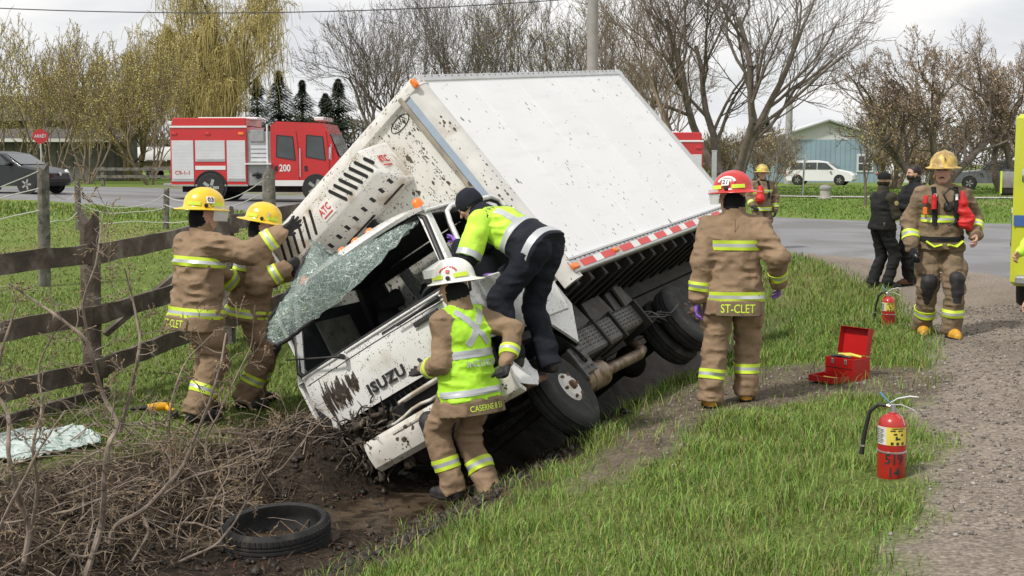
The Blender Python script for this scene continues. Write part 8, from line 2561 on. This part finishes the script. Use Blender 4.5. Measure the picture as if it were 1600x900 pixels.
# ------------------------------------------------------------------ trees and shrubs
def prisms(P0, P1, R0, R1, n):
    d = P1 - P0; d /= np.linalg.norm(d, axis=1, keepdims=True) + 1e-12
    h = np.where(np.abs(d[:, 2:3]) > 0.9, np.array([[1.0, 0, 0]]), np.array([[0, 0, 1.0]]))
    x = np.cross(h, d); x /= np.linalg.norm(x, axis=1, keepdims=True); y = np.cross(d, x)
    V = []
    for P, r in ((P0, R0), (P1, R1)):
        for k in range(n):
            a = 2 * math.pi * k / n
            V.append(P + (math.cos(a) * x + math.sin(a) * y) * r[:, None])
    V = np.stack(V, 1)
    o = (np.arange(len(P0)) * 2 * n)[:, None]
    Fq = np.concatenate([o + np.array([[k, (k + 1) % n, n + (k + 1) % n, n + k]]) for k in range(n)])
    return V.reshape(-1, 3), Fq

def grow(rg, p, d, L_, r, lv, mx, out, up=0.12, spread=45, kids=(5, 5, 4, 4), wig=0.16, droop=0.0, ratio=0.62, start=0.3, tipr=0.006, rk=0.54):
    nseg = 7 if lv == 0 else (5 if lv < 3 else 3)
    pts = [np.array(p, float)]; d = nrm(d); rad = [r]
    for k in range(nseg):
        d = nrm(d + rg.normal(0, wig, 3) + np.array([0, 0, up if lv < mx or not droop else -droop]))
        pts.append(pts[-1] + d * L_ / nseg); rad.append(max(tipr, r * (1 - (k + 1) / nseg * (0.55 if lv < mx else 0.8))))
    for k in range(nseg): out.append((pts[k], pts[k + 1], rad[k], rad[k + 1], lv))
    if lv >= mx: return
    nk = kids[min(lv, len(kids) - 1)]
    for i in range(nk):
        t = start + (1 - start) * (i + rg.uniform(0.1, 0.9)) / nk if lv else start + (0.98 - start) * (i + rg.uniform(0.1, 0.9)) / nk
        j = min(int(t * nseg), nseg - 1); q = pts[j] + (pts[j + 1] - pts[j]) * (t * nseg - j)
        ax = nrm(pts[j + 1] - pts[j]); s_ = nrm(np.cross(ax, rg.normal(0, 1, 3)))
        a = R(spread * rg.uniform(0.65, 1.25))
        nd = ax * math.cos(a) + s_ * math.sin(a)
        grow(rg, q, nd, L_ * ratio * rg.uniform(0.75, 1.2) * (1.15 - 0.4 * t), max(tipr, rad[j] * rk), lv + 1, mx, out, up, spread, kids, wig, droop, ratio, 0.2 if lv else 0.15, tipr, rk)

def tree(name, label, loc, H_, bark, seed, trunks=1, mx=4, leaf=None, leafn=0, leafs=0.06, leafcol=None, lean=0.15, group=None, tr=0.16, tfrac=0.62, leaf_lv=3, hang=None, cat='tree', **kw):
    rg = np.random.default_rng(seed); out = []
    for k in range(trunks):
        a = 2 * math.pi * (k + rg.uniform(0, 0.6)) / trunks
        ln = lean * (1 if trunks > 1 else 0.3)
        grow(rg, np.array([math.cos(a), math.sin(a), 0]) * tr * 0.8 * (trunks > 1) + [0, 0, -0.2], np.array([math.cos(a) * ln, math.sin(a) * ln, 1]), H_ * tfrac * rg.uniform(0.85, 1.1), tr * (1 if trunks == 1 else 0.75), 0, mx, out, **kw)
    A = np.array([o[0] for o in out]); B = np.array([o[1] for o in out]); ra = np.array([o[2] for o in out]); rb = np.array([o[3] for o in out]); lv = np.array([o[4] for o in out])
    e = empty(name, label, cat, (loc[0], loc[1], H(loc[0], loc[1])), 0, group)
    k = lv <= 1
    V, Q = prisms(A[k], B[k], ra[k] * 1.0, rb[k], 7); link('trunk', fast_mesh('trunk', V, Q, bark, smooth=True), e)
    k = lv > 1
    V, Q = prisms(A[k], B[k], ra[k], rb[k], 3); link('crown', fast_mesh('crown', V, Q, bark), e)
    if hang:      # drooping strands of a willow
        n, L0, col = hang
        tips = np.nonzero(lv >= 2)[0]; idx = tips[rg.integers(0, len(tips), n)]
        P = B[idx] + rg.normal(0, 0.15, (n, 3)); S = []
        d = np.concatenate([rg.normal(0, 0.35, (n, 2)), rg.uniform(-0.2, 0.35, (n, 1))], 1); seg = L0 / 5 * rg.uniform(0.4, 1.2, n)
        pa, pb = [], []
        for s_ in range(5):
            d = d * 0.75 + np.array([0, 0, -0.35]); dn = d / np.linalg.norm(d, axis=1, keepdims=True); q = P + dn * seg[:, None]; pa.append(P); pb.append(q); P = q
        pa, pb = np.concatenate(pa), np.concatenate(pb); n5 = len(pa)
        V, Q = prisms(pa, pb, np.full(n5, 0.013), np.full(n5, 0.011), 3)
        c = np.array(col)[None] * rg.uniform(0.6, 1.25, (n5, 1)); link('catkin_strands', fast_mesh('catkin_strands', V, Q, GRASS_MAT, col=np.repeat(c, 6, 0)), e)
        stuff([o for o in e.children if o.name.startswith('catkin_strands')][0])
        A2, lvsel = pb, None
    if leafn:
        tips = np.nonzero(lv >= leaf_lv)[0]; idx = tips[rg.integers(0, len(tips), leafn)]
        t = rg.random((leafn, 1)); P = A[idx] * (1 - t) + B[idx] * t + rg.normal(0, 0.05, (leafn, 3))
        u = rg.normal(0, 1, (leafn, 3)); u /= np.linalg.norm(u, axis=1, keepdims=True); v = np.cross(u, rg.normal(0, 1, (leafn, 3))); v /= np.linalg.norm(v, axis=1, keepdims=True)
        sz = leafs * rg.uniform(0.5, 1.3, (leafn, 1))
        V = np.stack([P - u * sz, P + v * sz * 0.5, P + u * sz, P - v * sz * 0.5], 1).reshape(-1, 3)
        c = np.array(leafcol)[rg.integers(0, len(leafcol), leafn)] * rg.uniform(0.6, 1.25, (leafn, 1))
        link('foliage', fast_mesh('foliage', V, np.arange(leafn * 4).reshape(-1, 4), GRASS_MAT, col=np.repeat(c, 4, 0)), e)
        stuff([o for o in e.children if o.name.startswith('foliage')][0])
    return e
BARK = mat('grey_bark', (0.17, 0.145, 0.125), rough=0.9, var=0.25, vscale=3)
BARK2 = mat('dark_bark', (0.145, 0.118, 0.098), rough=0.9, var=0.25, vscale=3)
BARK3 = mat('tan_bark', (0.23, 0.175, 0.125), rough=0.9, var=0.25, vscale=3)
BARKW = mat('willow_bark', (0.17, 0.135, 0.07), rough=0.9, var=0.25, vscale=3)
YEL = [(0.50, 0.41, 0.14), (0.42, 0.35, 0.12), (0.56, 0.46, 0.18)]
OLV = [(0.50, 0.44, 0.13), (0.42, 0.37, 0.11), (0.56, 0.48, 0.17)]
BRN = [(0.46, 0.325, 0.215), (0.37, 0.26, 0.17), (0.54, 0.40, 0.27)]
RUS = [(0.32, 0.22, 0.165), (0.26, 0.185, 0.14)]
def X(px, Y): return (at_y(px, 256, Y).x, Y)
tree('willow_tree', 'tall golden willow with dark forked trunk behind the fire engine', X(300, 72), 12.5, BARKW, 1, 2, 4, lean=0.45, tr=0.36, hang=(4200, 1.3, (0.48, 0.40, 0.14)), leafn=24000, leafs=0.05, leafcol=YEL, kids=(6, 5, 4, 4), spread=38, up=0.10, leaf_lv=2)
tree('willow_tree', 'arching golden willow with bent bare limbs beside the conifers', X(352, 70), 11.5, BARKW, 2, 1, 4, lean=0.5, tr=0.36, hang=(2200, 1.6, (0.46, 0.38, 0.14)), leafn=6500, leafs=0.06, leafcol=YEL, kids=(6, 5, 4, 3), spread=48, up=0.05)
tree('willow_tree', 'lower yellow willow in front of the brown house gable', X(205, 76), 9.5, BARKW, 3, 3, 4, lean=0.35, tr=0.26, hang=(2000, 1.0, (0.44, 0.36, 0.10)), leafn=14000, leafs=0.05, leafcol=YEL, kids=(5, 5, 4, 3), spread=40)
tree('bare_tree', 'thin bare tree fanning above the brown house roof', X(110, 95), 13.5, BARK, 4, 3, 4, lean=0.45, tr=0.16, kids=(6, 5, 4, 3), spread=30, tipr=0.010, up=0.08)
for k, (px, Y, hh, sd, lab) in enumerate(((22, 70, 6.8, 11, 'budding olive shrub covering the brown house window'), (80, 66, 6.2, 12, 'budding olive shrub standing behind the stop sign'), (135, 64, 6.6, 13, 'many stemmed olive shrub at the end of the plank shed'), (235, 62, 6.4, 14, 'many stemmed budding shrub at the tail of the fire engine'), (180, 80, 6.0, 15, 'pale budding shrub before the covered trailer'))):
    tree('budding_shrub', lab, X(px, Y), hh, BARK3, sd, 5, 3, lean=0.6, tr=0.08, leafn=10000, leafs=0.045, leafcol=OLV, kids=(6, 4, 4), spread=26, tipr=0.011, leaf_lv=1, cat='shrub', tfrac=0.8)
# bare crowns above the cargo box
for k, (px, Y, hh, sd, n, lab) in enumerate(((610, 78, 13, 21, 4, 'spreading bare tree above the cab end of the cargo box'), (690, 82, 14.5, 22, 4, 'dense bare multi stemmed tree above the middle of the cargo roof'), (755, 80, 13.5, 23, 3, 'slender bare tree between two multi stemmed trees above the cargo roof'), (880, 76, 14, 24, 5, 'bare many stemmed tree just beside the utility pole'), (985, 74, 11.5, 25, 4, 'reddish bare tree above the rear edge of the cargo box'))):
    tree('bare_tree', lab, X(px, Y), hh, BARK if k != 4 else BARK3, sd, n, 4, lean=0.42, tr=0.17, kids=(6, 6, 4, 3), spread=28, tipr=0.009, up=0.10, leafn=4000 if k > 2 else 2500, leafs=0.05, leafcol=RUS if k != 3 else OLV)
tree('yellow_shrub', 'small yellow budding tree low beside the utility pole', X(955, 84), 9.0, BARKW, 26, 3, 4, lean=0.35, tr=0.14, leafn=3500, leafs=0.07, leafcol=YEL, kids=(5, 4, 4, 3), spread=34, tipr=0.011)
tree('bare_tree', 'large dark bare tree with several heavy trunks left of the blue house', X(1142, 62), 15.0, BARK2, 31, 4, 4, lean=0.46, tr=0.32, kids=(7, 6, 5, 4), spread=34, tipr=0.008, up=0.09, tfrac=0.66, rk=0.5, leafn=2500, leafs=0.04, leafcol=RUS)
tree('bare_tree', 'slim orange barked bare tree between the cargo box and the dark tree', X(1062, 60), 11.0, BARK3, 32, 2, 4, lean=0.22, tr=0.16, kids=(6, 5, 4, 3), spread=34, tipr=0.010)
tree('leafing_tree', 'broad tree with brown opening leaves behind the walking firefighter', X(1465, 66), 9.2, BARK2, 33, 3, 4, lean=0.55, tr=0.34, rk=0.52, kids=(7, 6, 5, 4), spread=44, tipr=0.010, leafn=26000, leafs=0.048, leafcol=BRN, leaf_lv=2, tfrac=0.6)
tree('leafing_tree', 'brown leaved tree rising over the ambulance roof', X(1575, 70), 9.8, BARK2, 34, 3, 4, lean=0.5, tr=0.30, rk=0.52, kids=(7, 6, 5, 4), spread=42, tipr=0.010, leafn=20000, leafs=0.048, leafcol=BRN, leaf_lv=2, tfrac=0.6)
tree('leafing_tree', 'dull brown tree with long low limbs right of the blue house roof', X(1398, 80), 7.6, BARK3, 35, 3, 4, lean=0.6, tr=0.24, kids=(6, 5, 5, 3), spread=46, tipr=0.012, leafn=9000, leafs=0.05, leafcol=BRN, leaf_lv=2)
tree('young_tree', 'thin staked young tree on the lawn behind the police officer', X(1354, 52), 5.2, BARK2, 36, 1, 3, tr=0.07, kids=(7, 4, 3), spread=34, tipr=0.008, leafn=500, leafs=0.04, leafcol=OLV)
tree('young_tree', 'pale slender young tree beside the far firefighter', X(1217, 56), 3.9, BARK, 37, 1, 3, tr=0.06, kids=(8, 5, 3), spread=36, tipr=0.009)
for k, (px, Y, hh, lab) in enumerate(((1165, 72, 3.4, 'tangled brown thicket at the foot of the dark bare tree'), (1205, 82, 3.2, 'brown thicket at the left corner of the blue house'), (1395, 78, 3.0, 'brown bush hiding the white sedan'), (1120, 66, 2.6, 'low brown scrub behind the rear corner of the cargo box'), (1440, 72, 2.4, 'scrubby bush beneath the brown leaved tree'))):
    tree('thicket', lab, X(px, Y), hh, BARK3, 60 + k, 9, 3, lean=0.7, tr=0.05, kids=(6, 5, 3), spread=34, tipr=0.010, leafn=1500, leafs=0.06, leafcol=BRN + OLV, cat='shrub', tfrac=0.8, leaf_lv=1)

def conifer(label, px, Y, H_, seed):
    rg = np.random.default_rng(seed); x = at_y(px, 256, Y).x
    e = empty('conifer', label, 'tree', (x, Y, H(x, Y)))
    b = MB(); b.tube([(0, 0, -0.2), (0, 0, H_ * 0.6), (0, 0, H_)], [0.22, 0.12, 0.03], 7); b.build('trunk', BARK2, e)
    n = 15000; t = rg.random(n) ** 0.8; z = H_ * (0.10 + 0.9 * t); rad = np.minimum((1 - t) * H_ * 0.80, 2.1) * (0.6 + 0.25 * np.sin(z * 4.6 + seed) + 0.35 * vnoise(np.stack([z * 1.7, z * 0 + seed, z * 0], 1), 1.0, 2, seed)) + 0.08
    a = rg.uniform(0, 6.283, n); a = np.round(a / 0.52 + rg.normal(0, 0.42, n)) * 0.52 + z * 2.1; rr = rad * np.sqrt(rg.random(n))
    P = np.stack([rr * np.cos(a), rr * np.sin(a), z - rr * 0.35], 1)
    o = np.stack([np.cos(a), np.sin(a), np.full(n, -0.25)], 1); s_ = np.stack([-np.sin(a), np.cos(a), np.zeros(n)], 1); sz = rg.uniform(0.07, 0.26, (n, 1))
    V = np.stack([P - o * sz * 0.4, P + s_ * sz * 0.32, P + o * sz, P - s_ * sz * 0.32], 1).reshape(-1, 3)
    c = np.array([0.040, 0.058, 0.034])[None] * rg.uniform(0.45, 1.4, (n, 1))
    stuff(link('foliage', fast_mesh('foliage', V, np.arange(n * 4).reshape(-1, 4), GRASS_MAT, col=np.repeat(c, 4, 0)), e))
for px, Y, hh, sd, lab in ((438, 100, 8.4, 1, 'dark pointed spruce just above the fire engine pump panel'), (474, 108, 8.2, 2, 'dark pointed spruce above the fire engine cab'), (404, 112, 8.6, 3, 'spruce half covered by the golden willow'), (510, 104, 6.9, 4, 'small spruce beside the roof edge of the cargo box'), (530, 100, 7.9, 5, 'ragged spruce partly behind the cargo box front edge'), (1178, 130, 6.0, 6, 'far small spruce left of the blue house roof'), (1196, 132, 6.6, 7, 'far spruce touching the blue house side wing')):
    conifer(lab, px, Y, hh, sd)
# far belt of bare woodland on the skyline
rg = np.random.default_rng(99); n = 26000
xx = rg.uniform(-160, 170, n); yy = rg.uniform(150, 175, n); hh = (3.2 + 4.2 * (vnoise(np.stack([xx, xx * 0, xx * 0], 1), 0.07, 3, 5) + 0.6)) * rg.random(n) ** 0.6
P = np.stack([xx, yy, height(xx, yy, False) + hh], 1); u = rg.normal(0, 1, (n, 3)); u[:, 2] = np.abs(u[:, 2]) * 1.6; u /= np.linalg.norm(u, axis=1, keepdims=True); v = np.cross(u, rg.normal(0, 1, (n, 3))); v /= np.linalg.norm(v, axis=1, keepdims=True)
V = np.stack([P - u * 0.9, P + v * 0.13, P + u * 0.9, P - v * 0.13], 1).reshape(-1, 3); c = np.array([(0.13, 0.105, 0.085), (0.10, 0.095, 0.06), (0.15, 0.12, 0.09)])[rg.integers(0, 3, n)] * rg.uniform(0.7, 1.2, (n, 1))
stuff(link('far_wood', fast_mesh('far_wood', V, np.arange(n * 4).reshape(-1, 4), GRASS_MAT, col=np.repeat(c, 4, 0))), 'far belt of bare brown woodland along the horizon', 'wood')

# ------------------------------------------------------------------ bare shrubs in the near left corner
TWIG = mat('twig_bark', (0.25, 0.20, 0.158), rough=0.85, var=0.3, vscale=12, color2=(0.15, 0.11, 0.08), c2scale=9, c2lo=0.5, c2hi=0.7)
def near_shrub(label, stems, seed, Yb):
    rg = np.random.default_rng(seed); e = empty('bare_shrub', label, 'shrub', (0, 0, 0)); out = []
    for k, (pts, r0, dy) in enumerate(stems):
        W = [np.array(at_y(px, py, Yb + dy + 0.12 * math.sin(i * 1.7 + k))) for i, (px, py) in enumerate(pts)]
        W[0][2] -= 0.05
        b = MB(); t = np.linspace(0, len(W) - 1, len(W) * 4); C_ = np.stack([np.interp(t, range(len(W)), [w[j] for w in W]) for j in range(3)], 1)
        C_[1:-1] = 0.25 * C_[:-2] + 0.5 * C_[1:-1] + 0.25 * C_[2:]
        C_ += np.cumsum(rg.normal(0, 0.002, C_.shape), 0)
        b.tube(C_, np.linspace(r0, r0 * 0.3, len(C_)) * 1.3 * (1 + 0.12 * np.sin(np.arange(len(C_)) * 2.3)), 7); b.build('stem', TWIG, e, smooth=50)
        for i in range(3, len(C_) - 1):
            if rg.random() < 0.5:
                ax = nrm(C_[i + 1] - C_[i]); s_ = nrm(np.cross(ax, rg.normal(0, 1, 3)))
                grow(rg, C_[i], ax * 0.6 + s_ * 0.9, rg.uniform(0.10, 0.38), r0 * 0.35 * (1 - 0.5 * i / len(C_)), 1, 3, out, up=0.05, spread=42, kids=(2, 3, 2), wig=0.30, ratio=0.55, tipr=0.0016)
    A = np.array([o[0] for o in out]); B = np.array([o[1] for o in out]); ra = np.array([o[2] for o in out]); rb = np.array([o[3] for o in out])
    V, Q = prisms(A, B, ra, rb, 4); stuff(link('twigs', fast_mesh('twigs', V, Q, TWIG, smooth=True), e))
    # swelling buds at the twig ends
    m = MB(); 
    for o in out:
        if o[3] <= 0.0017 and rg.random() < 0.45: m.tube([o[1], o[1] + nrm(o[1] - o[0]) * 0.010, o[1] + nrm(o[1] - o[0]) * 0.02], [0.003, 0.0055, 0.001], 4)
    stuff(m.build('buds', mat('bud_brown', (0.22, 0.155, 0.085), rough=0.8, var=0.3), e))
near_shrub('tall forked bare shrub rising in front of the fence post', [([(128, 905), (161, 816), (163, 760), (168, 695), (187, 662), (161, 615), (140, 531), (95, 495), (48, 462), (15, 440)], 0.016, 0), ([(187, 662), (205, 610), (216, 560), (219, 527), (209, 470), (196, 420)], 0.011, 0.05), ([(140, 531), (128, 470), (150, 410), (158, 350), (166, 318)], 0.007, 0.1)], 71, 7.3)
near_shrub('bent bare shrub growing at the very edge beside the glass sheet', [([(30, 905), (49, 825), (28, 770), (12, 704), (16, 648), (-6, 610), (8, 540), (30, 480)], 0.015, 0), ([(49, 825), (62, 760), (50, 700), (66, 640), (58, 575), (85, 520)], 0.010, 0.1), ([(-20, 860), (10, 800), (60, 700), (100, 640)], 0.010, -0.1)], 72, 7.2)
near_shrub('low sprawling bare shrub leaning towards the old tyre', [([(165, 905), (173, 821), (224, 797), (258, 760), (282, 732), (300, 690), (322, 640), (345, 565), (352, 520)], 0.014, 0.1), ([(224, 797), (230, 830), (200, 880), (190, 905)], 0.010, 0.1), ([(220, 900), (280, 878), (340, 852), (372, 815), (398, 770), (410, 720)], 0.009, 0.2), ([(258, 760), (300, 745), (370, 725), (420, 700)], 0.007, 0.2)], 73, 7.6)
near_shrub('thin bare shrub arching before the two firefighters', [([(262, 800), (268, 720), (262, 660), (272, 600), (290, 560), (330, 520)], 0.008, 0.6), ([(330, 760), (322, 690), (350, 640), (372, 590), (395, 545), (400, 480)], 0.008, 0.9), ([(395, 745), (430, 700), (440, 665), (480, 640)], 0.006, 1.0), ([(300, 850), (330, 790), (360, 740), (352, 690)], 0.007, 0.4)], 74, 8.0)
# loose dead canes lying over the bank
rg = np.random.default_rng(8); m = MB()
for k in range(420):
    x, y = rg.uniform(-4.2, -1.2), rg.uniform(6.2, 10.6)
    if not (-4.0 < float(ditch_s(np.array([x]), np.array([y]))[0]) < -0.5) or abs(x) > y * 0.44: continue
    a = rg.uniform(0, 6.28); p = np.array([x, y, H(x, y) + 0.02]); pts = [p]; d = np.array([math.cos(a), math.sin(a), rg.uniform(0.0, 0.7)])
    for j in range(5):
        d = nrm(d + rg.normal(0, 0.22, 3) + [0, 0, -0.10]); p = p + d * rg.uniform(0.06, 0.20); p[2] = max(p[2], H(p[0], p[1]) + 0.015); pts.append(p)
    m.tube(pts, np.linspace(0.0075, 0.002, 6) * rg.uniform(0.5, 1.1), 5)
stuff(m.build('dead_canes', TWIG, smooth=50), 'loose dead canes tangled over the near ditch bank', 'brush')
bpy.context.view_layer.update()
